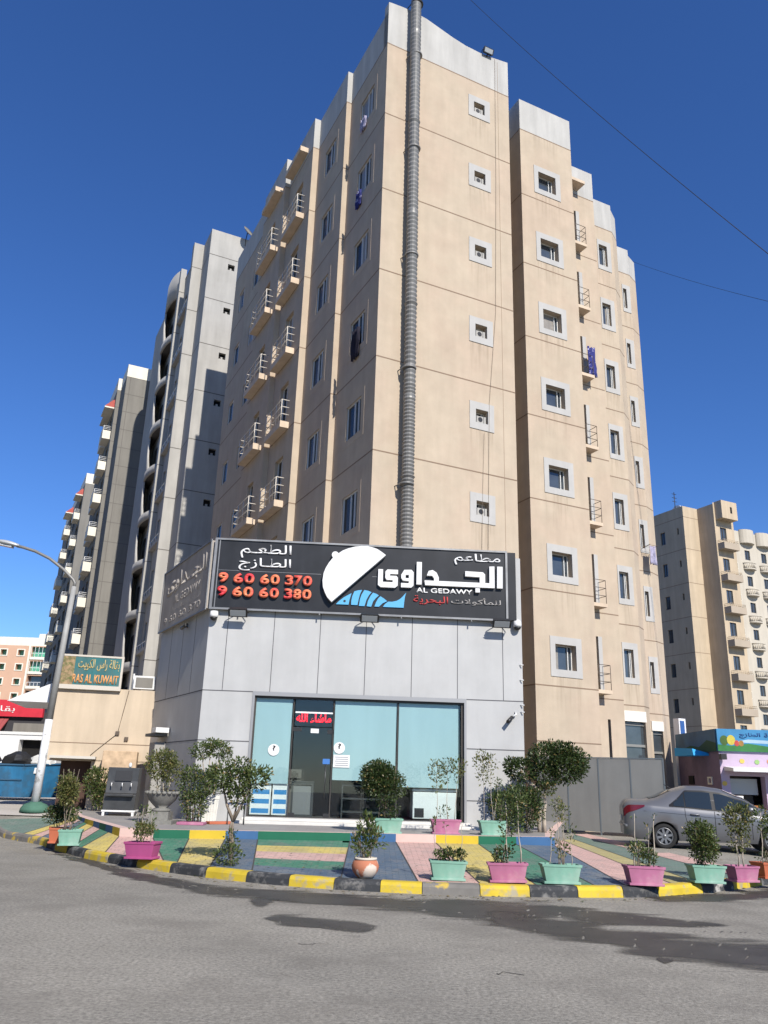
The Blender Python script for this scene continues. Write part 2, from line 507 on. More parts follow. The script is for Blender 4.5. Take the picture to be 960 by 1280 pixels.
def lettering(text, F, s0, s1, z0, z1, d0, d1, m, parent, name='lettering', bold=0.0, res=3):
    """real letter geometry fitted to the rectangle s0..s1, z0..z1 of a wall frame, standing from d0 to d1"""
    c = bpy.data.curves.new('t', 'FONT')
    c.body = text
    c.offset = bold
    c.resolution_u = res
    c.fill_mode = 'FRONT'
    o = bpy.data.objects.new('t', c)
    COL.objects.link(o)
    dg = bpy.context.evaluated_depsgraph_get()
    me = bpy.data.meshes.new_from_object(o.evaluated_get(dg))
    bpy.data.objects.remove(o)
    bpy.data.curves.remove(c)
    bm = bmesh.new()
    bm.from_mesh(me)
    bmesh.ops.remove_doubles(bm, verts=bm.verts, dist=1e-5)
    xs = [v.co.x for v in bm.verts]; ys = [v.co.y for v in bm.verts]
    x0, x1, y0, y1 = min(xs), max(xs), min(ys), max(ys)
    seen = set(); isl = {}
    k = 0
    for v in bm.verts:
        if v in seen: continue
        st = [v]; seen.add(v)
        while st:
            w = st.pop(); isl[w] = k
            for e in w.link_edges:
                u = e.other_vert(w)
                if u not in seen:
                    seen.add(u); st.append(u)
        k += 1
    ret = bmesh.ops.extrude_face_region(bm, geom=bm.faces[:])
    newv = set(g for g in ret['geom'] if isinstance(g, bmesh.types.BMVert))
    # islands of the extruded copies
    isl2 = {}
    for w in newv:
        for e in w.link_edges:
            u = e.other_vert(w)
            if u not in newv and u in isl:
                isl2[w] = isl[u]
    for v in bm.verts:
        s_ = s0 + (v.co.x - x0) / (x1 - x0) * (s1 - s0)
        z_ = z0 + (v.co.y - y0) / (y1 - y0) * (z1 - z0)
        if v in newv:
            v.co = F(s_, z_, d1 + min(0.0017, (d1 - d0) * 0.25) * (isl2.get(v, 0) % 5))
        else:
            v.co = F(s_, z_, d0)
    bmesh.ops.recalc_face_normals(bm, faces=bm.faces)
    bm.to_mesh(me)
    bm.free()
    me.name = name
    me.materials.clear()
    me.materials.append(m)
    ob = bpy.data.objects.new(name, me)
    COL.objects.link(ob)
    ob.parent = parent
    return ob


def strokes(mb, lines, F, d0, d1, w):
    """blocky strokes: each line a list of (s,z) points, drawn as mitred bars of width w"""
    q = 0
    for ln in lines:
        for i in range(len(ln) - 1):
            (a, b), (c, e) = ln[i], ln[i + 1]
            L = math.hypot(c - a, e - b)
            ux, uz = (c - a) / L, (e - b) / L
            h = w / 2
            ea = h if i > 0 else 0
            eb = h if i < len(ln) - 2 else 0
            P = [(a - ux * ea - uz * h, b - uz * ea + ux * h), (a - ux * ea + uz * h, b - uz * ea - ux * h),
                 (c + ux * eb + uz * h, e + uz * eb - ux * h), (c + ux * eb - uz * h, e + uz * eb + ux * h)]
            mb.prism(P, F, d0, d1 + 0.0015 * (q % 6))
            q += 1


# ---------------------------------------------------------------- foliage
def leaves(mb, clumps, size=0.06, mi=0, aspect=2.0, upbias=0.3, shell=0.55):
    """leaf-sized folded blades spread through ellipsoid clumps (cx,cy,cz, rx,ry,rz, count)"""
    for (cx, cy, cz, rx, ry, rz, n) in clumps:
        for _ in range(int(n)):
            a = random.uniform(0, 2 * math.pi); u = random.uniform(-1, 1)
            rr = (shell + (1 - shell) * random.random()) if random.random() < 0.75 else random.random() ** 0.5
            rr *= random.uniform(0.86, 1.08)
            q = math.sqrt(1 - u * u)
            o = Vector((q * math.cos(a), q * math.sin(a), u))
            p = Vector((cx + rx * rr * o.x, cy + ry * rr * o.y, cz + rz * rr * o.z))
            d = (o + Vector((random.gauss(0, .6), random.gauss(0, .6), random.gauss(upbias, .6)))).normalized()
            w = d.cross(Vector((random.gauss(0, 1), random.gauss(0, 1), random.gauss(0, 1)))).normalized()
            nn = d.cross(w)
            L = size * random.uniform(0.6, 1.35); h = L / aspect
            n0 = len(mb.v)
            mid = p + d * L * 0.5
            mb.v += [tuple(p), tuple(mid + w * h * 0.5 + nn * h * 0.15), tuple(p + d * L), tuple(mid - w * h * 0.5 + nn * h * 0.15)]
            mb.f.append((n0, n0 + 1, n0 + 2, n0 + 3)); mb.m.append(1 if random.random() < 0.06 else 0); mb.sm.append(False)


def build_leaves(mb, name, m, parent):
    me = bpy.data.meshes.new(name)
    me.from_pydata(mb.v, [], mb.f)
    me.materials.append(m); me.materials.append(LEAFDRY)
    me.polygons.foreach_set('material_index', mb.m)
    o = bpy.data.objects.new(name, me)
    COL.objects.link(o)
    o.parent = parent
    return o


def wig(p0, p1, n=4, amp=0.03):
    p0, p1 = Vector(p0), Vector(p1)
    out = [p0]
    for i in range(1, n):
        t = i / n
        out.append(p0.lerp(p1, t) + Vector((random.uniform(-amp, amp), random.uniform(-amp, amp), 0)))
    return out + [p1]

# ---------------------------------------------------------------- ground
KB = [(-12.5, 25.2), (-9.9, 22.5), (-9.03, 21.4), (-8.2, 20.55), (-7.53, 19.86), (-7.12, 19.2), (-6.72, 18.6), (-6.25, 18.0), (-5.6, 17.15), (-4.93, 16.45),
      (-4.21, 15.8), (-3.47, 15.17), (-2.75, 14.65), (-2.02, 14.2), (-1.3, 13.86), (-0.59, 13.62), (0.12, 13.48), (0.75, 13.4), (1.62, 13.39),
      (2.38, 13.45), (3.13, 13.56), (3.87, 13.74), (4.49, 13.98), (5.43, 14.62), (6.21, 15.27), (7.04, 16.05), (8.3, 17.3), (10.5, 19.5), (14.0, 23.0)]
BLOCKC = [2, 2, 2, 2, 0, 1, 0, 1, 0, 1, 0, 1, 0, 1, 0, 1, 0, 2, 0, 1, 0, 1, 0, 3, 0, 1, 0, 1]


def kerb_y(x):
    for i in range(len(KB) - 1):
        if KB[i][0] <= x <= KB[i + 1][0]:
            t = (x - KB[i][0]) / (KB[i + 1][0] - KB[i][0])
            return KB[i][1] + t * (KB[i + 1][1] - KB[i][1])
    return KB[0][1] if x < KB[0][0] else KB[-1][1]


def smooth(t):
    t = max(0.0, min(1.0, t))
    return t * t * (3 - 2 * t)


def rise(x, y):
    return 0.47 * smooth((y - 21.2) / 3.2) * smooth((-6.0 - x) / 1.5)


def ground_z(x, y):
    t = y - kerb_y(x)
    zr = 0.2 * smooth(t / 6.0)
    return max(zr, rise(x, y))


KO = []                                  # outward (road side) unit normals of the kerb line
for i in range(len(KB)):
    a, b = KB[max(i - 1, 0)], KB[min(i + 1, len(KB) - 1)]
    l = math.hypot(b[0] - a[0], b[1] - a[1])
    KO.append(((b[1] - a[1]) / l, -(b[0] - a[0]) / l))


def asphalt():
    m = mat('asphalt', (0.262, 0.245, 0.208), 0.95, 0.12, 0.35, 0, 0.5, 60.0, spec=0.15, col2=(0.225, 0.212, 0.182), mixscale=0.22)
    t = m.node_tree
    b = t.nodes['Principled BSDF']
    tc = [n for n in t.nodes if n.type == 'TEX_COORD'][0]
    src = b.inputs['Base Color'].links[0].from_socket
    n = t.nodes.new('ShaderNodeTexNoise'); n.inputs['Scale'].default_value = 26.0; n.inputs['Detail'].default_value = 5.0; n.inputs['Roughness'].default_value = 0.75
    t.links.new(tc.outputs['Object'], n.inputs['Vector'])
    mr = t.nodes.new('ShaderNodeMapRange')
    mr.inputs['From Min'].default_value = 0.3; mr.inputs['From Max'].default_value = 0.7
    mr.inputs['To Min'].default_value = 0.48; mr.inputs['To Max'].default_value = 1.5
    t.links.new(n.outputs['Fac'], mr.inputs['Value'])
    mx = t.nodes.new('ShaderNodeMix'); mx.data_type = 'RGBA'; mx.blend_type = 'MULTIPLY'; mx.inputs['Factor'].default_value = 1
    t.links.new(src, mx.inputs['A']); t.links.new(mr.outputs[0], mx.inputs['B'])
    t.links.new(mx.outputs['Result'], b.inputs['Base Color'])
    return m


ASPH = asphalt()
mb = MB()
xs = [-500, -200, -100, -60, -40] + [-30 + 0.75 * i for i in range(81)] + [45, 60, 100, 200, 500]
ys = [-60, -20, 0, 5] + [8 + 0.75 * i for i in range(46)] + [45, 50, 60, 80, 120, 250, 600, 1200]
mb.grid([[(x, y, ground_z(x, y) if abs(x) < 200 else 0.2) for x in xs] for y in ys], 0, True)
tag(mb.build('road', ASPH), kind='structure')

# wet marks left by water running along the gutter: thin sheets 4 mm above the road
WETM = mat('wet_asphalt', (0.058, 0.053, 0.047), 0.5, 0.3, 1.5, 0, 0.4, 150.0, spec=0.35)
_t = WETM.node_tree
_at = _t.nodes.new('ShaderNodeAttribute'); _at.attribute_name = 'wet'
_tc = _t.nodes.new('ShaderNodeTexCoord')
_n = _t.nodes.new('ShaderNodeTexNoise'); _n.inputs['Scale'].default_value = 1.5; _n.inputs['Detail'].default_value = 6.0; _n.inputs['Roughness'].default_value = 0.52
_mp = _t.nodes.new('ShaderNodeMapping'); _mp.inputs['Scale'].default_value = (0.45, 1.7, 1.0)
_t.links.new(_tc.outputs['Object'], _mp.inputs[0]); _t.links.new(_mp.outputs[0], _n.inputs['Vector'])
_m1 = _t.nodes.new('ShaderNodeMath'); _m1.operation = 'MULTIPLY_ADD'; _m1.inputs[1].default_value = 2.0; _m1.inputs[2].default_value = -1.0
_t.links.new(_n.outputs['Fac'], _m1.inputs[0])
_m2 = _t.nodes.new('ShaderNodeMath'); _m2.operation = 'ADD'
_t.links.new(_at.outputs['Fac'], _m2.inputs[0]); _t.links.new(_m1.outputs[0], _m2.inputs[1])
_mr = _t.nodes.new('ShaderNodeMapRange'); _mr.inputs['From Min'].default_value = 0.25; _mr.inputs['From Max'].default_value = 0.7; _mr.inputs['To Max'].default_value = 0.86
_t.links.new(_m2.outputs[0], _mr.inputs['Value'])
_tr = _t.nodes.new('ShaderNodeBsdfTransparent'); _mx = _t.nodes.new('ShaderNodeMixShader')
_t.links.new(_mr.outputs[0], _mx.inputs[0]); _t.links.new(_tr.outputs[0], _mx.inputs[1]); _t.links.new(_t.nodes['Principled BSDF'].outputs[0], _mx.inputs[2])
_t.links.new(_mx.outputs[0], _t.nodes['Material Output'].inputs[0])
# each band: stations along the gutter, far edge point and near edge point (metres)
WET = [[(-6.77, 18.4, -6.52, 17.72), (-5.78, 17.43, -5.42, 16.4), (-4.46, 15.67, -4.11, 14.5), (-3.48, 14.56, -3.22, 13.55), (-2.55, 13.83, -2.32, 12.66), (-1.63, 13.46, -1.49, 12.36), (-0.41, 13.11, -0.37, 11.85), (0.75, 12.86, 0.67, 11.45), (1.78, 12.85, 1.5, 10.81), (2.67, 12.72, 2.38, 11.34), (3.3, 12.11, 3.0, 11.03), (4.11, 11.67, 3.85, 10.96), (4.87, 11.62, 4.67, 11.17)], [(1.38, 12.37, 1.24, 11.12), (1.86, 11.89, 1.64, 10.51), (2.38, 11.34, 2.06, 9.88), (2.85, 10.84, 2.51, 9.59), (3.41, 10.5, 2.88, 8.93), (3.98, 10.3, 3.34, 8.71), (4.52, 10.2, 3.77, 8.56), (5.15, 10.11, 4.22, 8.36), (5.68, 10.1, 4.62, 8.29)], [(-1.39, 10.85, -1.36, 10.62), (-1.12, 11.03, -1.04, 10.34), (-0.62, 10.88, -0.57, 10.11), (-0.13, 10.68, -0.12, 9.89), (0.15, 10.45, 0.15, 10.14)], [(4.18, 14.79, 4.0, 14.15), (4.76, 14.52, 4.36, 13.33), (5.39, 14.47, 5.01, 13.47), (6.21, 14.87, 5.76, 13.81), (7.16, 15.74, 6.41, 14.14), (8.57, 16.82, 7.62, 14.99)], [(2.83, 9.15, 2.78, 8.99), (2.93, 9.09, 2.83, 8.77), (3.07, 9.03, 3.02, 8.87)], [(-1.81, 12.29, -1.76, 11.99), (-1.54, 12.35, -1.44, 11.62), (-1.26, 12.26, -1.22, 11.96)]]
for bi, w in enumerate(WET):
    mb = MB()
    QS = [-1.7 + 3.4 * k / 20 for k in range(21)]
    rows = []
    M = 22
    for i in range(len(w) - 1):
        for k in range(M + (1 if i == len(w) - 2 else 0)):
            t = k / M
            a = [w[i][c] + (w[i + 1][c] - w[i][c]) * t for c in range(4)]
            mx_, my_ = (a[0] + a[2]) / 2, (a[1] + a[3]) / 2
            row = []
            for q in QS:
                row.append((mx_ + (a[0] - a[2]) / 2 * q, my_ + (a[1] - a[3]) / 2 * q, 0.004 + 0.0008 * bi))
            rows.append(row)
    mb.grid(rows, 0, False)
    o = mb.build('wet_patch', WETM)
    at = o.data.attributes.new('wet', 'FLOAT', 'POINT')
    prof = [0.5 + 0.5 * math.cos(math.pi * q / 1.7) for q in QS]
    n = len(rows)
    look = {}
    for i, r in enumerate(rows):
        e = smooth(min(1.0, i / (M * 0.9), (n - 1 - i) / (M * 0.9)))
        for j, p in enumerate(r):
            look[(round(p[0], 4), round(p[1], 4))] = prof[j] * e
    for v in o.data.vertices:
        at.data[v.index].value = look.get((round(v.co.x, 4), round(v.co.y, 4)), 0.3)
    tag(o, kind='structure')

# pale dust and sand swept against the kerb
DUST = mat('kerb_dust', (0.36, 0.335, 0.285), 0.95, 0.15, 2.0)
_d = DUST.node_tree
_at2 = _d.nodes.new('ShaderNodeAttribute'); _at2.attribute_name = 'wet'
_tc2 = _d.nodes.new('ShaderNodeTexCoord'); _n2 = _d.nodes.new('ShaderNodeTexNoise'); _n2.inputs['Scale'].default_value = 2.5; _n2.inputs['Detail'].default_value = 10.0; _n2.inputs['Roughness'].default_value = 0.7
_d.links.new(_tc2.outputs['Object'], _n2.inputs['Vector'])
_q1 = _d.nodes.new('ShaderNodeMath'); _q1.operation = 'MULTIPLY'
_d.links.new(_at2.outputs['Fac'], _q1.inputs[0])
_q2 = _d.nodes.new('ShaderNodeMapRange'); _q2.inputs['From Min'].default_value = 0.35; _q2.inputs['From Max'].default_value = 0.65; _q2.inputs['To Max'].default_value = 0.85
_d.links.new(_n2.outputs['Fac'], _q2.inputs['Value']); _d.links.new(_q2.outputs[0], _q1.inputs[1])
_tr2 = _d.nodes.new('ShaderNodeBsdfTransparent'); _mx2 = _d.nodes.new('ShaderNodeMixShader')
_d.links.new(_q1.outputs[0], _mx2.inputs[0]); _d.links.new(_tr2.outputs[0], _mx2.inputs[1]); _d.links.new(_d.nodes['Principled BSDF'].outputs[0], _mx2.inputs[2])
_d.links.new(_mx2.outputs[0], _d.nodes['Material Output'].inputs[0])
mb = MB(); rows = []
for i, (x, y) in enumerate(KB):
    rows.append([(x + KO[i][0] * o, y + KO[i][1] * o, 0.002 + rise(x, y)) for o in (0.0, 0.25, 0.55, 1.0)])
mb.grid(rows, 0, False)
o = mb.build('kerb_dust', DUST)
at = o.data.attributes.new('wet', 'FLOAT', 'POINT')
look = {}
for r in rows:
    for p, v in zip(r, (1.0, 0.85, 0.5, 0.0)): look[(round(p[0], 3), round(p[1], 3))] = v
for v in o.data.vertices: at.data[v.index].value = look.get((round(v.co.x, 3), round(v.co.y, 3)), 0.0)
tag(o, kind='structure')
# a few hairline cracks in the asphalt
mb = MB()
for (a, b, n) in (((0.75, 13.35), (0.35, 12.6), 6), ((-0.75, 9.25), (-0.45, 9.2), 4), ((1.1, 8.15), (1.35, 8.2), 4), ((-7.2, 15.2), (-6.2, 14.6), 7)):
    pts = [(a[0] + (b[0] - a[0]) * k / n + random.gauss(0, 0.05), a[1] + (b[1] - a[1]) * k / n + random.gauss(0, 0.05)) for k in range(n + 1)]
    for p, q in zip(pts, pts[1:]):
        l = math.hypot(q[0] - p[0], q[1] - p[1]); nx, ny = -(q[1] - p[1]) / l, (q[0] - p[0]) / l; w = random.uniform(0.003, 0.009)
        mb.face([(p[0] + nx * w, p[1] + ny * w, 0.0045), (p[0] - nx * w, p[1] - ny * w, 0.0045), (q[0] - nx * w, q[1] - ny * w, 0.0045), (q[0] + nx * w, q[1] + ny * w, 0.0045)])
tag(mb.build('asphalt_crack', mat('crack_dark', (0.09, 0.082, 0.07), 0.95)), kind='structure')

# kerb of painted blocks
YEL = mat('yellow_kerb_paint', (0.52, 0.38, 0.03), 0.75, 0.15, 3.0, col2=(0.33, 0.29, 0.20), mixscale=4.0, mixlo=0.56, mixhi=0.66)
BLK = mat('black_kerb_paint', (0.035, 0.037, 0.04), 0.75, 0.2, 3.0, col2=(0.17, 0.165, 0.155), mixscale=4.5, mixlo=0.52, mixhi=0.66)
CONC = mat('bare_kerb_concrete', (0.17, 0.16, 0.145), 0.95, 0.2, 3.0, col2=(0.42, 0.30, 0.06), mixscale=3.0, mixlo=0.55, mixhi=0.6)
BLK2 = mat('worn_black_kerb_paint', (0.05, 0.052, 0.055), 0.75, 0.2, 3.0, col2=(0.33, 0.32, 0.30), mixscale=3.0, mixlo=0.5, mixhi=0.54)
mb = MB()
for i in range(len(KB) - 1):
    N = 4
    prof = [(0.012, -0.02), (0.0, 0.10), (-0.025, 0.145), (-0.06, 0.156), (-0.2, 0.156), (-0.2, -0.02)]
    rows = []
    for k in range(N + 1):
        t = (k / N) * 0.986 + 0.007
        # catmull-ish position on the kerb line
        P = [KB[max(i - 1, 0)], KB[i], KB[i + 1], KB[min(i + 2, len(KB) - 1)]]
        q = [0.5 * (2 * P[1][c] + (P[2][c] - P[0][c]) * t + (2 * P[0][c] - 5 * P[1][c] + 4 * P[2][c] - P[3][c]) * t * t + (3 * P[1][c] - P[0][c] - 3 * P[2][c] + P[3][c]) * t ** 3) for c in (0, 1)]
        nx = KO[i][0] * (1 - t) + KO[i + 1][0] * t; ny = KO[i][1] * (1 - t) + KO[i + 1][1] * t
        dz = rise(q[0], q[1]) + 0.1 * smooth((q[0] - 8) / 4)
        rows.append([(q[0] + nx * o, q[1] + ny * o, z + dz) for o, z in prof])
    mb.grid(rows, BLOCKC[i], False)
    mb.face(rows[0], BLOCKC[i]); mb.face(rows[-1], BLOCKC[i])
tag(mb.build('kerb', [YEL, BLK, CONC, BLK2]), kind='structure')

# painted pavement: ruled stripes between the kerb and the platform edge
PG = mat('green_pavement_paint', (0.06, 0.19, 0.12), 0.85, 0.14, 1.2, 0, 0.3, 30, col2=(0.10, 0.155, 0.115), mixscale=1.1, mixlo=0.5, mixhi=0.75)
PY = mat('yellow_pavement_paint', (0.56, 0.445, 0.13), 0.85, 0.14, 1.2, 0, 0.3, 30, col2=(0.42, 0.36, 0.17), mixscale=1.3, mixlo=0.48, mixhi=0.7)
PP = mat('pink_pavement_paint', (0.56, 0.36, 0.31), 0.85, 0.1, 1.2, 0, 0.3, 30, col2=(0.48, 0.33, 0.28), mixscale=1.5, mixlo=0.5, mixhi=0.7)
PB = mat('blue_pavement_paint', (0.085, 0.125, 0.175), 0.85, 0.12, 1.2, 0, 0.3, 30, col2=(0.12, 0.145, 0.165), mixscale=1.2, mixlo=0.48, mixhi=0.7)
PGG = mat('worn_green_pavement_paint', (0.13, 0.19, 0.155), 0.85, 0.12, 1.2, 0, 0.3, 30)
PK = mat('worn_yellow_pavement_paint', (0.40, 0.345, 0.15), 0.85, 0.12, 1.2, 0, 0.3, 30)


def brick_lines(m, sx=0.21, sy=0.105, f=0.8):
    t = m.node_tree
    b = t.nodes['Principled BSDF']
    tc = [n for n in t.nodes if n.type == 'TEX_COORD'][0]
    src = b.inputs['Base Color'].links[0].from_socket
    br = t.nodes.new('ShaderNodeTexBrick')
    br.inputs['Scale'].default_value = 1.0
    br.inputs['Brick Width'].default_value = sx; br.inputs['Row Height'].default_value = sy
    br.inputs['Mortar Size'].default_value = 0.007
    br.inputs['Color1'].default_value = (1, 1, 1, 1); br.inputs['Color2'].default_value = (0.9, 0.9, 0.9, 1); br.inputs['Mortar'].default_value = (f, f, f, 1)
    t.links.new(tc.outputs['Object'], br.inputs['Vector'])
    mx = t.nodes.new('ShaderNodeMix'); mx.data_type = 'RGBA'; mx.blend_type = 'MULTIPLY'; mx.inputs['Factor'].default_value = 1
    t.links.new(src, mx.inputs['A']); t.links.new(br.outputs['Color'], mx.inputs['B'])
    t.links.new(mx.outputs['Result'], b.inputs['Base Color'])


def wear(m, scale=7.0, lo=0.55, hi=0.72, amt=0.6, col=(0.25, 0.235, 0.215)):
    t = m.node_tree
    b = t.nodes['Principled BSDF']
    tc = [n for n in t.nodes if n.type == 'TEX_COORD'][0]
    src = b.inputs['Base Color'].links[0].from_socket
    n = t.nodes.new('ShaderNodeTexNoise'); n.inputs['Scale'].default_value = scale; n.inputs['Detail'].default_value = 9.0; n.inputs['Roughness'].default_value = 0.7
    t.links.new(tc.outputs['Object'], n.inputs['Vector'])
    mr = t.nodes.new('ShaderNodeMapRange'); mr.inputs['From Min'].default_value = lo; mr.inputs['From Max'].default_value = hi; mr.inputs['To Max'].default_value = amt
    t.links.new(n.outputs['Fac'], mr.inputs['Value'])
    mx = t.nodes.new('ShaderNodeMix'); mx.data_type = 'RGBA'
    t.links.new(mr.outputs[0], mx.inputs['Factor']); t.links.new(src, mx.inputs['A']); mx.inputs['B'].default_value = (*col, 1)
    t.links.new(mx.outputs['Result'], b.inputs['Base Color'])


for m in (PG, PY, PP, PB, PGG, PK):
    wear(m, 2.2, 0.48, 0.75, 0.5); wear(m, 11.0, 0.52, 0.68, 0.6)
    brick_lines(m, f=0.62)
wear(ASPH, 0.55, 0.48, 0.62, 0.55, (0.165, 0.152, 0.13)); wear(ASPH, 0.9, 0.56, 0.7, 0.4, (0.33, 0.31, 0.265))
wear(YEL, 6.0, 0.52, 0.66, 0.5, (0.2, 0.185, 0.15)); wear(BLK, 7.0, 0.54, 0.68, 0.5)
PAINT = [PG, PY, PP, PB, PGG, PK]
LIP = [(-7.75, 22.5), (-6.77, 20.63), (-5.16, 17.78), (-4.32, 17.67), (-2.77, 18.08), (-0.63, 18.49), (0.56, 18.68), (2.29, 18.85), (3.98, 19.26)]
ZP, ZF = 0.53, 0.37


def lip_at(x):
    L = LIP[2:]
    for i in range(len(L) - 1):
        if L[i][0] <= x <= L[i + 1][0]:
            t = (x - L[i][0]) / (L[i + 1][0] - L[i][0])
            return (x, L[i][1] + t * (L[i + 1][1] - L[i][1]))


def K(x):
    return (x, kerb_y(x) + 0.16, 0.146 + rise(x, kerb_y(x) + 0.16))


def Tp(x):
    q = lip_at(x)
    return (q[0], q[1], ZF)


def Lf(t):
    q0, q1, q2 = LIP[2], LIP[1], LIP[0]
    q = (q0[0] + (q1[0] - q0[0]) * t * 2, q0[1] + (q1[1] - q0[1]) * t * 2) if t < 0.5 else (q1[0] + (q2[0] - q1[0]) * (t * 2 - 1), q1[1] + (q2[1] - q1[1]) * (t * 2 - 1))
    return (q[0], q[1], ZF + 0.1 * t)


# consecutive borders: kerb x, top point, paint up to the next border
FAN = [(-9.9, Lf(1.0), 4), (-8.35, Lf(0.97), 1), (-7.95, Lf(0.84), 2), (-7.6, Lf(0.74), 3), (-7.2, Lf(0.62), 0), (-6.85, Lf(0.52), 1), (-6.5, Lf(0.4), 2), (-6.15, Lf(0.28), 0),
       (-5.85, Lf(0.15), 1), (-5.1, (-5.16, 17.78, ZF), 2), (-3.66, Tp(-4.45), 0), (-3.38, Tp(-3.75), 1), (-2.72, Tp(-3.05), 3), (-1.95, Tp(-2.4), 9), (-0.49, Tp(-0.5), 3),
       (0.7, Tp(0.47), 2), (1.65, Tp(1.33), 1), (2.52, Tp(2.25), 0), (3.46, Tp(3.1), 3), (3.98, (3.979, 19.26, 0.35), 2),
       (4.88, (4.85, 22.6, 0.28), 5), (5.42, (5.4, 23.7, 0.25), 4), (6.6, (5.98, 26.1, 0.24), 2), (7.3, (6.6, 27.1, 0.225), None)]
mb = MB()
NU, NV = 6, 8


def fan_pt(i, u, v):
    k0, t0, _ = FAN[i]; k1, t1, _ = FAN[i + 1]
    kx = k0 + (k1 - k0) * u
    b = Vector(K(kx)); t = Vector(t0).lerp(Vector(t1), u)
    p = b.lerp(t, v)
    if t0[0] > -5.17 and t1[0] < 3.99 and v > 0.999:
        p.y = lip_at(p.x)[1]
    return p


for i in range(len(FAN) - 1):
    c = FAN[i][2]
    if c == 9:
        vs = [0, 0.17, 0.17, 0.37, 0.37, 0.58, 0.58, 0.78, 0.78, 1.0]
        for q, cc in zip(range(0, 10, 2), (3, 0, 2, 1, 0)):
            mb.grid([[fan_pt(i, k / NU, vs[q] + (vs[q + 1] - vs[q]) * r / 2) for k in range(NU + 1)] for r in range(3)], cc, True)
    else:
        mb.grid([[fan_pt(i, k / NU, r / NV) for k in range(NU + 1)] for r in range(NV + 1)], c, True)
# dark joints between the stripes
for i in range(1, len(FAN) - 1):
    rows = [[fan_pt(i, 0, r / NV) + Vector((d, 0, 0.004)) for d in (-0.012, 0.012)] for r in range(NV + 1)]
    mb.grid(rows, 6, False)
JOINT = mat('stripe_joint', (0.06, 0.055, 0.05), 0.95)
tag(mb.build('painted_pavement', PAINT + [JOINT]), kind='structure')

# raised platform in front of the shop: grey tiles, pink lip, front face painted like the stripes
TILE = mat('grey_platform_tile', (0.27, 0.255, 0.24), 0.7, 0.1, 1.0, 0, 0.1, 40)
brick_lines(TILE, 0.6, 0.6, 0.75)
mb = MB()
outer = LIP + [(4.25, 20.6), (4.75, 22.6), (5.4, 25.2), (6.0, 27.6), (4.0, 34), (-9.5, 34), (-9.3, 26.5)]
cx = sum(p[0] for p in outer) / len(outer); cy = 22.5


def inset(p, d):
    l = math.hypot(p[0] - cx, p[1] - cy)
    return (p[0] + (cx - p[0]) / l * d, p[1] + (cy - p[1]) / l * d)


mb.face([(*inset(p, 0.22), ZP) for p in outer], 0)
for i in range(len(outer)):
    a, b = outer[i], outer[(i + 1) % len(outer)]
    ia, ib = inset(a, 0.22), inset(b, 0.22)
    mb.face([(*a, ZP), (*b, ZP), (*ib, ZP), (*ia, ZP)], 1)
    if not (2 <= i <= 7):
        n = 5 if i < 2 else 1
        for k in range(n):
            p = (a[0] + (b[0] - a[0]) * k / n, a[1] + (b[1] - a[1]) * k / n); q = (a[0] + (b[0] - a[0]) * (k + 1) / n, a[1] + (b[1] - a[1]) * (k + 1) / n)
            mb.face([(*p, 0), (*q, 0), (*q, ZP), (*p, ZP)], (3, 4, 2, 4, 3)[k] if i < 2 else 0)
cuts = [(-5.16, 1), (-4.45, 2), (-3.75, 3), (-3.05, 4), (-2.4, 2), (-0.5, 4), (0.47, 1), (1.33, 3), (2.25, 2), (3.1, 4), (3.98, None)]
for j in range(len(cuts) - 1):
    X = sorted([cuts[j][0], cuts[j + 1][0]] + [p[0] for p in LIP[2:] if cuts[j][0] < p[0] < cuts[j + 1][0]])
    for a, b in zip(X, X[1:]):
        pa, pb = lip_at(a), lip_at(b)
        mb.face([(*pa, 0.1), (*pb, 0.1), (*pb, ZP), (*pa, ZP)], cuts[j][1])
tag(mb.build('platform', [TILE, mat('pink_lip', (0.55, 0.40, 0.35), 0.8, 0.1, 2.0), mat('green_riser', (0.012, 0.11, 0.06), 0.75, 0.1, 2.0), mat('yellow_riser', (0.50, 0.36, 0.03), 0.75, 0.1, 2.0), mat('blue_riser', (0.04, 0.11, 0.23), 0.7, 0.1, 2.0)]), kind='structure')
# pale concrete apron of the side street on the left
mb = MB()
mb.grid([[(x, y, ground_z(x, y) + 0.025) for x in [-40, -34, -28, -22, -18, -15, -12.5, -11, -10, -9, -8.2, -7.6]] for y in [23.6, 24.4, 25.3, 27, 29, 31, 33, 36, 40, 46, 55, 70]], 0, True)
tag(mb.build('side_pavement', mat('pale_concrete', (0.42, 0.39, 0.35), 0.9, 0.1, 0.6)), kind='structure')

# ---------------------------------------------------------------- the beige apartment tower
TA = R(25.84)
TO = (-0.42, 24.0, 0.0)
tower = thing('apartment_tower', 'tall beige stuccoed apartment tower with pale grey parapet rising behind the fish restaurant', 'building', TO, TA)
ZB, ZT, FH = 4.87, 28.43, 3.366
LV = [ZB + FH * k for k in range(7)]                       # floor joints below each storey
LOW = 0.0
wmb = MB()          # 0 stucco, 1 pale plaster, 2 groove


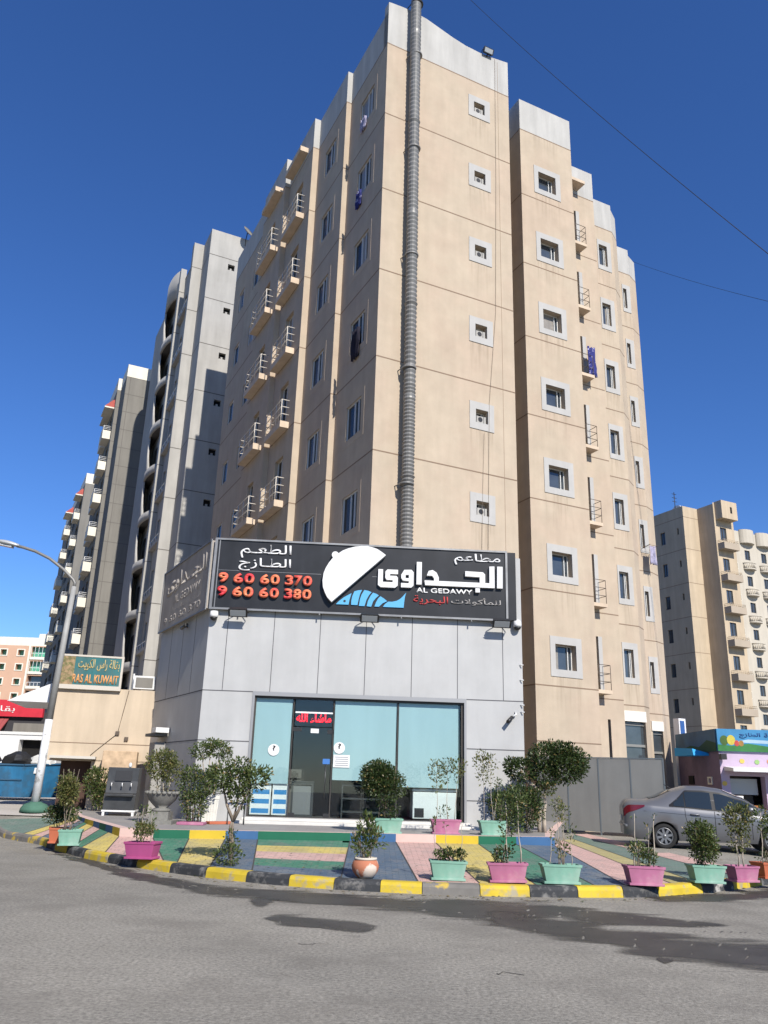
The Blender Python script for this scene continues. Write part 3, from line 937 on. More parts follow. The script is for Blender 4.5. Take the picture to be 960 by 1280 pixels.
def win(F, o, i, sur=True, fan=False, mull=1, mat_s=SURR, depth=0.2, open_=0.0, name='window'):
    """window set in a wall hole i, with surround band o"""
    if sur:
        m1 = MB(); ring(m1, F, o, i, -0.01, 0.006 if mat_s is STUCCO else 0.025)
        w = m1.build(name, mat_s, tower)
    m2 = MB()
    bx(m2, F, i[0] - 0.02, i[1] + 0.02, i[2] - 0.02, i[3] + 0.02, -depth - 0.05, -depth + 0.02)
    pm = DIMPANE if depth < 0.15 or not sur or fan else PANE
    if not sur:
        w = m2.build(name, pm, tower)
    else:
        m2.build('pane', pm, w)
    if random.random() < 0.35:
        a, b = sorted((random.uniform(0, 1), random.uniform(0, 1)))
        if b - a > 0.15:
            mc = MB(); bx(mc, F, i[0] + (i[1] - i[0]) * a, i[0] + (i[1] - i[0]) * b, i[2] + 0.03, i[3] - 0.03, -depth + 0.0205, -depth + 0.023); mc.build('curtain', CURT, w)
    m3 = MB()
    t = 0.03
    ring(m3, F, i, (i[0] + t, i[1] - t, i[2] + t, i[3] - t), -depth + 0.02, -depth + 0.06)
    for k in range(mull):
        c = i[0] + (i[1] - i[0]) * (0.8 if mull == 1 else (0.52, 0.78)[k])
        bx(m3, F, c - 0.016, c + 0.016, i[2] + t, i[3] - t, -depth + 0.022, -depth + 0.07)
    m3.build('sash', ALU, w)
    if fan:
        m4 = MB()
        c = i[0] + (i[1] - i[0]) * 0.42
        bx(m4, F, c - 0.15, c + 0.13, i[2] + 0.02, i[2] + 0.27, -depth + 0.03, -0.03)
        m4.tube([F(c, i[2] + 0.15, -0.03), F(c, i[2] + 0.15, -0.022)], 0.09, 12, 1)
        bx(m4, F, i[1] - 0.14, i[1] - 0.06, i[2], i[2] + 0.28, -0.1, -0.03)
        m4.build('extractor_fan', [mat('dirty_grey_casing', (0.22, 0.21, 0.19), 0.8), BLACKM] if False else [GREYC, BLACKM], w)
    return w


def facade(p0, p1, holes, top=30.05, joints=True, lo=LOW, groove_lv=None, depth=0.2):
    F, L = seg(p0, p1)
    wall(wmb, F, 0, L, lo, ZT, holes, depth, 0)
    if top is not None:
        wall(wmb, F, 0, L, ZT, top, (), depth, 1)
    if joints:
        for z in (LV if groove_lv is None else groove_lv) + [ZT]:
            bx(wmb, F, 0.0, L, z - 0.022, z + 0.022, -0.01, 0.004, 2)
    return F, L


# left (shaded) facades, walked from back to front so that the outside is to the left of the tower
HL = [(1.08, 2.30, z + 1.08, z + 2.36) for z in LV]                    # along s from v=3.36 to v=0
F_, L_ = facade((0, 3.36), (0, 0), HL, depth=0.1)
for h in HL: win(F_, (h[0] - 0.25, h[1] + 0.25, h[2] - 0.25, h[3] + 0.25), h, mat_s=STUCCO, mull=2, depth=0.1)
facade((-0.22, 3.36), (0, 3.36), ())
HL = [(0.92, 2.10, z + 1.08, z + 2.36) for z in LV]
F_, L_ = facade((-0.22, 6.42), (-0.22, 3.36), HL, depth=0.1)
for h in HL: win(F_, (h[0] - 0.22, h[1] + 0.22, h[2] - 0.22, h[3] + 0.22), h, mat_s=STUCCO, mull=2, depth=0.1)
facade((-0.5, 6.42), (-0.22, 6.42), ())
HD1 = [(0.95, 1.95, z + 0.27, z + 2.35) for z in LV]
F_, L_ = facade((-0.5, 9.44), (-0.5, 6.42), HD1)


def balcony(F, s0, s1, z, dep, railm, door, rr=0.02, bars=3, posts=3, name='balcony', th=0.27):
    m1 = MB(); bx(m1, F, s0, s1, z + 0.27 - th, z + 0.27, -0.02, dep)
    b = m1.build(name, SLAB, tower)
    m2 = MB(); rail(m2, F, s0 + 0.03, s1 - 0.03, z + 0.27, 0.95, dep - 0.03, (1, 1), rr, bars, 0, posts)
    m2.build('railing', railm, b)
    if door:
        win(F, None, door, sur=False, mull=2, name='balcony_door')


for z, h in zip(LV, HD1): balcony(F_, 0.36, 2.36, z, 0.37, RAILW, h, posts=4)
m1 = MB(); bx(m1, F_, 0.3, 2.36, ZT + 0.22, ZT + 0.47, -0.02, 0.38); m1.build('canopy', SLAB, tower)
facade((-0.74, 9.44), (-0.5, 9.44), ())
VE = 18.4
HF = [(VE - a - 0.95, VE - a, z + 0.72, z + 1.9) for z in LV for a in (13.7, 16.3)]
F_, L_ = facade((-0.5, VE), (-0.5, 12.7), HF, depth=0.1)
for h in HF: win(F_, None, h, sur=False, depth=0.1)
facade((-0.5, 12.7), (-0.74, 12.7), ())
HD2 = [(12.7 - 11.45, 12.7 - 10.6, z + 0.27, z + 2.2) for z in LV]
F_, L_ = facade((-0.74, 12.7), (-0.74, 9.44), HD2)
for z, h in zip(LV, HD2): balcony(F_, 0.55, 2.83, z, 0.37, RAILW, h, posts=4)
m1 = MB(); bx(m1, F_, 0.85, 2.95, ZT - 0.12, ZT + 0.12, -0.02, 0.38); m1.build('canopy', SLAB, tower)
# front: main block
HA = [(3.87, 4.37, z + 1.84, z + 2.34) for z in LV]
F_, L_ = facade((0, 0), (5.55, 0), HA, top=None, depth=0.32)
for k, h in enumerate(HA): win(F_, (3.62, 4.62, h[2] - 0.26, h[3] + 0.27), h, fan=True, depth=0.32)
TOPA = [(0, 30.5), (0.5, 30.56), (1.1, 30.6), (1.7, 30.54), (2.3, 30.38), (2.9, 30.22), (3.5, 30.11), (4.2, 30.08), (4.8, 30.13), (5.55, 30.24)]
wmb.prism([(0, ZT)] + [(5.55, ZT)] + list(reversed(TOPA)), lambda s_, z, d: F_(s_, z, d), -0.35, 0.0, 1)
bx(wmb, F_, 5.02, 5.035, 6, 30.0, -0.005, 0.002, 2)
# recess between the main block and the wing
facade((5.55, 0), (5.55, 3.2), ())
facade((5.55, 3.2), (6.96, 3.2), ())
facade((6.96, 3.2), (6.96, 1.18), ())
HW = [(0.88, 1.79, z + 0.58, z + 1.46) for z in LV]
F_, L_ = facade((6.96, 1.18), (9.69, 1.18), HW, depth=0.3)
for h in HW: win(F_, (0.66, 2.04, h[2] - 0.25, h[3] + 0.27), h, depth=0.3)
bx(wmb, F_, 0, L_, 3.0, 3.04, -0.01, 0.005, 2)
facade((9.69, 1.18), (9.69, 3.34), ())
HS = [(1.2, 1.95, z + 0.27, z + 2.4) for z in LV]
GH = [(2.24, 2.38, 0.3, 4.1)]
F_, L_ = facade((9.69, 3.34), (12.78, 3.34), HS + GH, depth=0.4)
for z, h in zip(LV, HS):
    balcony(F_, 0.35, 2.12, z, 0.5, RAILD, h, 0.013, 3, 4, th=0.14)
    m1 = MB(); bx(m1, F_, 1.95, 2.14, h[2], h[3], -0.01, 0.03); m1.build('door_surround', SURR, tower)
m1 = MB(); bx(m1, F_, 0.3, 2.15, ZT + 0.25, ZT + 0.4, -0.02, 0.55); m1.build('canopy', SLAB, tower)
facade((12.78, 3.34), (12.78, 4.68), ())
HB = [(1.38, 1.9, z + 1.13, z + 2.32) for z in LV]
GB = [(1.05, 2.33, 0.4, 4.25)]
F_, L_ = facade((12.78, 4.68), (15.11, 4.68), HB + GB, depth=0.22)
for h in HB: win(F_, (1.29, 2.15, h[2] - 0.25, h[3] + 0.28), h)


def shopwin(F, a, b, z0, z1):
    m1 = MB(); bx(m1, F, a - 0.02, b + 0.02, z1, z1 + 0.42, -0.05, 0.05); m1.build('lintel', mat('white_lintel', (0.66, 0.62, 0.56), 0.8, 0.06, 3.0) if 'white_lintel' not in bpy.data.materials else bpy.data.materials['white_lintel'], tower)
    m2 = MB(); bx(m2, F, a + 0.003, b - 0.003, z0, z1, -0.2, -0.16)
    w = m2.build('shop_window', PANE, tower)
    m3 = MB()
    for z in (z0 + 1.2, z1 - 0.95, z1 - 0.1): bx(m3, F, a, b, z - 0.05, z + 0.05, -0.158, -0.1)
    m3.build('transom', mat('grey_transom', (0.2, 0.2, 0.19), 0.6) if 'grey_transom' not in bpy.data.materials else bpy.data.materials['grey_transom'], w)


shopwin(F_, 1.05, 2.33, 0.4, 4.22)
facade((15.11, 4.68), (15.79, 5.12), (), top=29.8)
facade((15.79, 5.12), (15.79, 7.08), (), top=29.8)
HC = [(2.1, 2.34, z + 1.15, z + 2.36) for z in LV]
GC = [(2.0, 2.62, 0.4, 4.12)]
F_, L_ = facade((15.79, 7.08), (18.45, 7.08), HC + GC)
for h in HC: win(F_, (2.04, 2.6, h[2] - 0.23, h[3] + 0.25), h, mull=0)
shopwin(F_, 1.95, 2.62, 0.4, 4.12)
facade((18.45, 7.08), (19.2, 7.42), (), top=29.7)
facade((19.2, 7.42), (19.6, 8.6), (), top=29.6)
facade((19.6, 8.6), (19.6, VE), ())
facade((19.6, VE), (-0.5, VE), ())
outl = [(0, 0), (5.55, 0), (5.55, 3.2), (6.96, 3.2), (6.96, 1.18), (9.69, 1.18), (9.69, 3.34), (12.78, 3.34), (12.78, 4.68), (15.11, 4.68), (15.79, 5.12), (15.79, 7.08), (18.45, 7.08),
        (19.2, 7.42), (19.6, 8.6), (19.6, VE), (-0.5, VE), (-0.5, 12.7), (-0.74, 12.7), (-0.74, 9.44), (-0.5, 9.44), (-0.5, 6.42), (-0.22, 6.42), (-0.22, 3.36), (0, 3.36)]
wmb.face([(u, v, 29.2) for u, v in outl], 1)
wmb.build('wall', [STUCCO, PALE, GROOVE], tower)
# conduits and stray cables fixed to the facades
Ft = lambda u, v, z: (TO[0] + u * math.cos(TA) - v * math.sin(TA), TO[1] + u * math.sin(TA) + v * math.cos(TA), z)
mb = MB()
mb.tube([Ft(4.9, -0.02, 30.1), Ft(4.86, -0.025, 24), Ft(4.75, -0.025, 18), Ft(4.42, -0.03, 14.2), Ft(4.3, -0.03, 8.5)], 0.006, 5)
mb.tube([Ft(4.2, -0.03, 13.1), Ft(4.12, -0.03, 11), Ft(4.05, -0.03, 8.5)], 0.005, 5)
tag(mb.build('facade_cable', mat('weathered_cable', (0.22, 0.17, 0.13), 0.9)), 'thin cable dangling down the sunlit front of the beige tower', 'cable')

# metal exhaust duct
mb = MB()
duct = [Ft(1.12, -0.32, 8.0), Ft(1.1, -0.33, 14), Ft(1.05, -0.34, 22), Ft(1.02, -0.34, 31.2)]
rows = []
Nseg = 280
for k in range(Nseg + 1):
    t = k / Nseg * 3; i = min(int(t), 2)
    p = Vector(duct[i]).lerp(Vector(duct[i + 1]), t - i)
    rr = 0.175 + (0.034 if k % 2 else 0.0) + (0.02 if k % 43 == 0 else 0)
    rows.append([p + Vector((rr * math.cos(a * math.pi / 8), rr * math.sin(a * math.pi / 8), 0)) for a in range(16)])
mb.grid(rows, 0, False, True)
mb.face(rows[-1], 0)
dk = thing('exhaust_duct', 'ribbed metal exhaust duct climbing the front of the beige tower', 'duct', (0, 0, 0))
mb.build('pipe', STEEL, dk)
for z in (10.5, 14.6, 19.0, 23.6, 28.0, 30.6):
    mb = MB()
    for sgn in (-0.26, 0.2):
        mb.tube([Ft(1.07 + sgn, 0.01, z), Ft(1.07 + sgn * 0.8, -0.34, z)], 0.02, 5)
    mb.lathe([(0.235, -0.03), (0.24, 0.03)], Ft(1.07, -0.335, z), 16)
    mb.build('bracket', BLACKM if z > 30 else STEEL, dk)


def floodlight(name, label, p, ang, tilt=0.5, w=0.3, group=None):
    """floodlight with visor box on a U bracket; p = point on the wall, ang = wall direction"""
    o = thing(name, label, 'lamp', p, ang, group)
    m1 = MB()
    F = lambda x, y, z: (x, y * math.cos(tilt) - z * math.sin(tilt) - 0.32, y * math.sin(tilt) + z * math.cos(tilt))
    m1.box(-w / 2, w / 2, -0.06, 0.06, -0.1, 0.1, 0, F)
    m1.box(-w / 2 - 0.02, w / 2 + 0.02, -0.075, -0.06, -0.12, 0.12, 0, F)
    m1.build('housing', BLACKM, o)
    m2 = MB(); m2.box(-w / 2 + 0.025, w / 2 - 0.025, -0.08, -0.075, -0.09, 0.09, 0, F); m2.build('lens', LENS, o)
    m3 = MB()
    for sx in (-1, 1):
        m3.tube([(sx * 0.03, 0, 0.02), (sx * (w / 2 + 0.03), -0.2, 0.0), (sx * (w / 2 + 0.03), -0.34, 0.0)], 0.012, 5)
    m3.build('bracket', BLACKM, o)
    return o


o = floodlight('floodlight', 'dark floodlight on top of the beige tower parapet against the sky', Ft(4.5, 0.2, 30.2), TA, 0.4, 0.42)
mb = MB(); mb.tube([(0, -0.3, -0.15), (0, 0.1, -0.12)], 0.03, 6); mb.build('arm', BLACKM, o)

# laundry
BLUEC = mat('navy_laundry', (0.03, 0.035, 0.16), 0.95, 0.3, 5.0, col2=(0.30, 0.30, 0.45), mixscale=6.0, mixlo=0.6, mixhi=0.62)
PALEC = mat('pale_laundry', (0.33, 0.31, 0.42), 0.95, 0.3, 6.0)
DARKC = mat('dark_laundry', (0.02, 0.018, 0.03), 0.95, 0.3, 6.0)


def cloth(name, label, F, s0, s1, z0, z1, d, m, n=9, group=None):
    mb = MB()
    rows = []
    for k in range(7):
        z = z1 + (z0 - z1) * k / 6
        rows.append([F(s0 + (s1 - s0) * j / n + random.uniform(-0.02, 0.02), z + random.uniform(-0.04, 0.02), d + 0.05 * math.sin(j * 1.9 + k * 0.4) + random.uniform(-0.015, 0.015)) for j in range(n + 1)])
    mb.grid(rows, 0, True)
    o = mb.build(name, m)
    md = o.modifiers.new('thick', 'SOLIDIFY'); md.thickness = 0.015
    return tag(o, label, 'laundry', group)


Fs2, _ = seg(Ft(9.69, 3.34, 0)[:2], Ft(12.78, 3.34, 0)[:2])
cloth('hanging_laundry', 'bundle of navy blue washing hung over a balcony rail on the tower', Fs2, 1.85, 2.3, LV[4] + 0.25, LV[4] + 1.65, 0.45, BLUEC)
Fs3, _ = seg(Ft(15.79, 7.08, 0)[:2], Ft(18.45, 7.08, 0)[:2])
mb = MB(); mb.tube([Fs3(2.1, LV[2] + 1.1, -0.02), Fs3(2.1, LV[2] + 1.2, 0.6)], 0.015, 5); mb.tube([Fs3(2.6, LV[2] + 1.1, -0.02), Fs3(2.6, LV[2] + 1.2, 0.6)], 0.015, 5)
for q in (0.25, 0.42, 0.58): mb.tube([Fs3(2.1, LV[2] + 1.17, q), Fs3(2.6, LV[2] + 1.17, q)], 0.008, 4)
tag(mb.build('drying_rack', RAILD), 'small drying rack sticking out of a narrow tower window', 'rack')
cloth('hanging_laundry', 'pale mauve washing on the drying rack of a narrow tower window', Fs3, 2.14, 2.56, LV[2] + 0.25, LV[2] + 1.17, 0.5, PALEC)
Fl0, _ = seg(Ft(0, 3.36, 0)[:2], Ft(0, 0, 0)[:2])
cloth('hanging_laundry', 'white and blue washing at the topmost window of the shaded tower side', Fl0, 1.3, 1.7, LV[6] + 0.75, LV[6] + 1.3, 0.07, PALEC)
cloth('hanging_laundry', 'dark washing at the second highest window of the shaded tower side', Fl0, 1.2, 1.55, LV[5] + 0.55, LV[5] + 1.25, 0.07, BLUEC)
cloth('hanging_laundry', 'dark clothes draped over a window sill on the shaded tower side', Fl0, 1.45, 2.0, LV[3] + 0.65, LV[3] + 1.8, 0.08, DARKC)

# ---------------------------------------------------------------- the restaurant
SA = R(3.31)
SO = (-4.56, 21.56)
SB = (-6.92, 25.86)
SE = (SO[0] + 8.42 * math.cos(SA), SO[1] + 8.42 * math.sin(SA))
shop = thing('restaurant_building', 'grey panelled corner restaurant with aqua film on its glass front and a long black sign', 'building', (0, 0, 0))
FS = frame(SO, SA)
FL, LL = seg(SB, SO)
mb = MB()
G = 0.01
STORE = (1.36, 6.84, 0.655, 3.61)


def panels(F, s0, s1, vz, hz, holes=(), zlo=0.45, zhi=7.62):
    """cladding: one wall sheet plus narrow dark joints standing 2 mm proud"""
    wall(mb, F, s0, s1, zlo, zhi, holes, 0.25, 0)
    for z in hz:
        segs = [(s0, s1)]
        for h in holes:
            if h[2] < z < h[3]:
                segs = [(s0, h[0] - 0.05), (h[1] + 0.05, s1)]
        for a, b in segs:
            bx(mb, F, a, b, z - 0.013, z + 0.013, -0.01, 0.003, 1)
    for s_ in vz:
        bx(mb, F, s_ - 0.009, s_ + 0.009, 3.713, 5.95, -0.01, 0.003, 1)


panels(FS, 0, 8.42, (0.5, 1.73, 2.96, 4.19, 5.43, 6.66, 7.89), (3.70, 2.45, 1.18), (STORE,))
panels(FL, 0, LL, (1.25, 2.5, 3.7), (3.70, 2.45, 1.18))
Fr, Lr = seg(SE, (3.72, 25.97))
wall(mb, Fr, 0, Lr, 0.0, 7.62)
Fb, Lb = seg((-3.2, 29.6), SB)
wall(mb, Fb, 0, Lb, 0.0, 7.62)
mb.face([(*SO, 7.5), (*SE, 7.5), (3.72, 25.97, 7.5), (-0.42, 23.99, 7.5), (-3.2, 29.6, 7.5), (*SB, 7.5)], 0)
mb.build('wall', [ALUCO, PANELG], shop)
# room behind the glass
ROOM = mat('dim_room_paint', (0.11, 0.105, 0.10), 0.9)
mb = MB()
bx(mb, FS, 1.2, 7.0, 0.5, 0.655, -2.05, -0.12)
bx(mb, FS, 1.2, 7.0, 0.655, 3.7, -2.1, -2.05)
bx(mb, FS, 1.15, 1.2, 0.5, 3.7, -2.1, -0.26)
bx(mb, FS, 7.0, 7.05, 0.5, 3.7, -2.1, -0.26)
bx(mb, FS, 1.15, 7.05, 3.7, 3.75, -2.1, -0.26)
mb.build('room', ROOM, shop)
# glass front
MULL = [1.36, 2.38, 3.43, 5.11, 6.84]
for a, b in zip(MULL[:-1], MULL[1:]):
    if abs(a - 2.38) < 0.01: continue
    mb = MB(); bx(mb, FS, a + 0.02, b - 0.02, 0.66, 3.57, -0.15, -0.14)
    g = mb.build('glass_panel', GLASS, shop)
    zb = {1.36: 1.45, 3.43: 1.58, 5.11: 1.46}[a]
    mb = MB(); bx(mb, FS, a + 0.03, b - (0.13 if a > 5 else 0.04), zb, 3.56, -0.16, -0.155)
    mb.build('frosted_film', FILM, g)
mb = MB()
ring(mb, FS, (STORE[0], STORE[1], STORE[2], STORE[3]), (STORE[0] + 0.04, STORE[1] - 0.07, STORE[2] + 0.02, STORE[3] - 0.05), -0.2, -0.06)
for s_ in (2.38, 3.43, 5.11):
    bx(mb, FS, s_ - 0.014, s_ + 0.014, 0.675, 3.56, -0.17, -0.12)
mb.build('window_frame', DARKALU, shop)
mb = MB(); ring(mb, FS, (STORE[0] - 0.06, STORE[1] + 0.06, STORE[2], STORE[3] + 0.1), (STORE[0], STORE[1], STORE[2], STORE[3]), -0.02, 0.02)
mb.build('opening_trim', mat('brushed_trim', (0.30, 0.30, 0.30), 0.45, metal=0.4), shop)
mb = MB(); bx(mb, FS, 2.42, 3.40, 0.68, 2.86, -0.145, -0.135)
door = mb.build('glass_door', GLASS, shop)
for s0, s1, z in ((2.39, 2.62, 2.80), (3.28, 3.45, 2.76), (3.27, 3.42, 0.72), (2.39, 2.55, 0.72)):
    mb = MB(); bx(mb, FS, s0, s1, z - 0.05, z + 0.05, -0.16, -0.12); mb.build('hinge_patch', BLACKM, door)
mb = MB(); mb.tube([FS(3.28, 1.1, -0.09), FS(3.28, 1.95, -0.09)], 0.016, 6); mb.build('handle', INOX, door)
mb = MB(); bx(mb, FS, 2.42, 3.40, 2.88, 3.56, -0.15, -0.14); mb.build('glass_transom', GLASS, shop)
nm = lettering(arabic('ماشاء الله'), FS, 2.46, 3.37, 2.97, 3.21, -0.125, -0.11, glow('red_neon', (0.85, 0.02, 0.04), 1.1), shop, 'neon_lettering', 0.03)
mb = MB(); bx(mb, FS, 2.43, 3.4, 3.21, 3.25, -0.13, -0.115); mb.build('neon_tube', WHITE, shop)
# stickers and notices on the glass
for s_, z in ((1.93, 2.27), (3.61, 2.37)):
    mb = MB()
    mb.prism([(0.145 * math.cos(2 * math.pi * k / 24) + s_, 0.145 * math.sin(2 * math.pi * k / 24) + z) for k in range(24)], FS, -0.138, -0.133)
    w = mb.build('round_sticker', WHITE, shop)
    lettering('?', FS, s_ - 0.035, s_ + 0.045, z - 0.02, z + 0.11, -0.133, -0.129, BLACKM, w, 'emblem', 0.03)
mb = MB(); bx(mb, FS, 3.47, 3.89, 1.89, 2.2, -0.138, -0.133); w = mb.build('notice', WHITE, shop)
mb = MB()
for k in range(5): bx(mb, FS, 3.51 + 0.02 * (k % 2), 3.85, 2.135 - 0.05 * k, 2.15 - 0.05 * k, -0.133, -0.130)
mb.build('printed_lines', mat('grey_print', (0.2, 0.2, 0.22), 0.8), w)
mb = MB(); bx(mb, FS, 2.85, 3.06, 2.72, 2.83, -0.132, -0.128); mb.build('notice', WHITE, shop)
mb = MB(); bx(mb, FS, 3.2, 3.38, 1.96, 2.09, -0.132, -0.128); mb.build('blue_sticker', mat('sticker_blue', (0.05, 0.16, 0.42), 0.5), shop)
# marble steps
mb = MB()
bx(mb, FS, 1.15, 7.1, 0.5, 0.595, 0.02, 0.8); bx(mb, FS, 1.3, 6.95, 0.595, 0.652, -0.1, 0.42)
mb.build('entrance_step', MARBLE, shop, 0.008)

# things standing inside, seen through the clear strip of the glass
t = thing('striped_screen', 'low blue and white striped folding screen standing behind the left shop glass', 'screen')
for s0, s1, d in ((1.42, 1.93, -0.22), (1.97, 2.36, -0.2)):
    mb = MB(); ring(mb, FS, (s0, s1, 0.7, 1.45), (s0 + 0.035, s1 - 0.035, 0.735, 1.415), d - 0.03, d)
    fr = mb.build('frame', WHITE, t)
    for k in range(6):
        mb = MB(); z0 = 0.735 + k * 0.1133
        bx(mb, FS, s0 + 0.035, s1 - 0.035, z0, z0 + 0.1133, d - 0.025, d - 0.01)
        mb.build('panel_band', mat('stripe_blue', (0.03, 0.19, 0.42), 0.6) if k % 2 == 0 and 'stripe_blue' not in bpy.data.materials else (bpy.data.materials['stripe_blue'] if k % 2 == 0 else WHITE), fr)
t = thing('chest_freezer', 'white chest freezer with a dark vent seen through the right shop glass', 'freezer')
mb = MB(); bx(mb, FS, 5.55, 6.68, 0.7, 1.36, -1.0, -0.28); mb.build('body', WHITE, t, 0.02)
mb = MB(); bx(mb, FS, 5.53, 6.7, 1.37, 1.43, -1.02, -0.26); mb.build('lid', ALU, t, 0.01)
mb = MB(); bx(mb, FS, 5.6, 5.84, 0.74, 0.96, -0.279, -0.27); mb.build('vent', BLACKM, t)
t = thing('metal_rack', 'grey metal shelf rack behind the clear strip of the middle shop glass', 'shelf')
for z in (0.8, 1.12, 1.44):
    mb = MB(); bx(mb, FS, 3.72, 4.95, z, z + 0.04, -0.75, -0.3); mb.build('shelf', INOX, t)
for s_ in (3.72, 4.91):
    for d in (-0.75, -0.34):
        mb = MB(); bx(mb, FS, s_, s_ + 0.035, 0.66, 1.52, d, d + 0.035); mb.build('post', INOX, t)
t = thing('display_counter', 'steel framed display counter just inside the shop door', 'counter')
mb = MB(); bx(mb, FS, 2.45, 2.98, 0.66, 1.42, -1.0, -0.5); mb.build('body', mat('counter_grey', (0.16, 0.16, 0.16), 0.4), t, 0.01)
mb = MB(); ring(mb, FS, (2.43, 3.0, 0.66, 1.5), (2.48, 2.95, 0.72, 1.44), -0.5, -0.46); mb.build('frame', INOX, t)
mb = MB(); bx(mb, FS, 2.42, 3.01, 1.5, 1.53, -1.02, -0.44); mb.build('worktop', INOX, t)

# ---------------------------------------------------------------- long black sign
sign = thing('shop_sign', 'long black fascia sign with white lettering, red numbers, dish cover and blue fish', 'sign')
mb = MB(); bx(mb, FS, 0.0, 8.26, 5.84, 7.74, 0.004, 0.13); mb.build('board', SIGNBK, sign)
mb = MB()
ring(mb, FS, (-0.02, 8.02, 5.8, 7.77), (0.05, 7.97, 5.85, 7.72), 0.131, 0.165)
bx(mb, FS, 8.0, 8.03, 5.85, 7.72, 0.131, 0.15)
bx(mb, FS, 0.1, 0.125, 5.85, 7.72, 0.131, 0.15)
for s_ in (0.8, 2.9, 5.1, 7.0): mb.tube([FS(s_, 5.8, 0.15), FS(s_ + 0.02, 5.74, 0.2)], 0.02, 5)
mb.build('frame', SIGNFR, sign)
mb = MB(); bx(mb, FS, 0.13, 2.9, 6.875, 6.885, 0.131, 0.134); bx(mb, FS, 4.3, 4.5, 6.875, 6.885, 0.131, 0.134); mb.build('seam', SIGNFR, sign)
Z0, Z1 = 0.131, 0.16
lettering(arabic('الطعـم'), FS, 0.68, 2.06, 7.24, 7.64, Z0, Z1, WHITE, sign, bold=0.008)
lettering(arabic('الطـازج'), FS, 0.66, 2.07, 6.88, 7.25, Z0, Z1, WHITE, sign, bold=0.008)


def digits(txt, z0, z1):
    xs = {'9': (0.16, 0.41)}
    spans = [(0.16, 0.42), (0.56, 0.82), (0.85, 1.12), (1.27, 1.52), (1.55, 1.80), (1.94, 2.16), (2.18, 2.40), (2.42, 2.67)]
    for ch, (a, b) in zip(txt.replace(' ', ''), spans):
        lettering(ch, FS, a, b, z0, z1, Z0 + 0.03, Z1 + 0.05, REDL, sign, 'numeral', 0.035, 4)


digits('9 60 60 370', 6.52, 6.80)
digits('9 60 60 380', 6.15, 6.43)
lettering(arabic('مطاعم'), FS, 6.54, 7.83, 7.32, 7.65, Z0, Z1, WHITE, sign, bold=0.01)
lettering('AL GEDAWY', FS, 5.5, 7.05, 6.49, 6.63, Z0, Z1 - 0.01, WHITE, sign, bold=0.02)
lettering(arabic('البحرية'), FS, 5.43, 6.38, 6.16, 6.41, Z0, Z1 - 0.01, mat('dull_red_lettering', (0.42, 0.05, 0.05), 0.6), sign, bold=0.008)
lettering(arabic('للمأكولات'), FS, 6.46, 7.83, 6.19, 6.41, Z0, Z1 - 0.01, GREYL, sign, bold=0.006)
KU = [[(7.73, 7.3), (7.88, 7.3), (7.87, 6.69), (7.72, 6.69)],
      [(7.51, 7.29), (7.65, 7.3), (7.65, 6.69), (5.74, 6.69), (5.72, 6.82), (7.24, 6.82), (7.24, 6.98), (6.84, 6.99), (6.84, 7.13), (7.33, 7.12), (7.39, 7.06), (7.39, 6.82), (7.51, 6.82)],
      [(7.12, 6.665), (7.24, 6.665), (7.24, 6.55), (7.12, 6.55)],
      [(5.83, 7.09), (5.94, 7.12), (6.05, 7.05), (6.11, 6.92), (6.11, 6.822), (5.985, 6.822), (5.98, 6.89), (5.93, 6.96), (5.78, 6.96)],
      [(5.5, 7.33), (5.64, 7.33), (5.64, 6.7), (5.5, 6.7)],
      [(5.08, 6.95), (5.16, 7.09), (5.36, 7.1), (5.42, 7.03), (5.42, 6.96)], [(5.08, 6.96), (5.2, 6.96), (5.2, 6.86), (5.08, 6.86)], [(5.29, 6.96), (5.42, 6.96), (5.42, 6.72), (5.29, 6.72)],
      [(5.08, 6.86), (5.29, 6.86), (5.29, 6.78), (5.13, 6.79)], [(5.08, 6.72), (5.42, 6.72), (5.42, 6.66), (5.36, 6.6), (5.08, 6.6)],
      [(4.45, 7.08), (4.58, 7.08), (4.58, 6.73), (4.85, 6.73), (4.85, 6.79), (4.69, 6.79), (4.645, 6.85), (4.645, 7.02), (4.70, 7.08), (4.99, 7.08), (4.99, 6.96), (4.78, 6.96), (4.77, 6.91), (4.95, 6.91), (4.99, 6.86), (4.99, 6.64), (4.92, 6.58), (4.53, 6.58), (4.45, 6.64)]]
mb = MB()
for i, poly in enumerate(KU):
    mb.prism(poly, FS, Z0, Z1 + 0.06 + 0.001 * (i % 5))
mb.build('lettering', WHITE, sign)
CL = [(3.22, 6.1), (3.10, 6.22), (3.03, 6.35), (2.97, 6.5), (2.95, 6.68), (2.97, 6.88), (3.02, 7.03), (3.1, 7.18), (3.2, 7.32), (3.32, 7.43), (3.45, 7.53), (3.6, 7.6), (3.79, 7.66), (3.97, 7.685), (4.15, 7.685), (4.28, 7.66), (4.4, 7.62), (4.53, 7.54), (4.64, 7.46)]
mb = MB(); mb.prism(CL, FS, Z0, 0.30); em = mb.build('dish_cover', WHITE, sign)
mb = MB(); mb.prism([(3.26 + 0.095 * math.cos(k * math.pi / 10), 7.405 + 0.095 * math.sin(k * math.pi / 10)) for k in range(20)], FS, Z0, 0.297); mb.build('knob', WHITE, em)
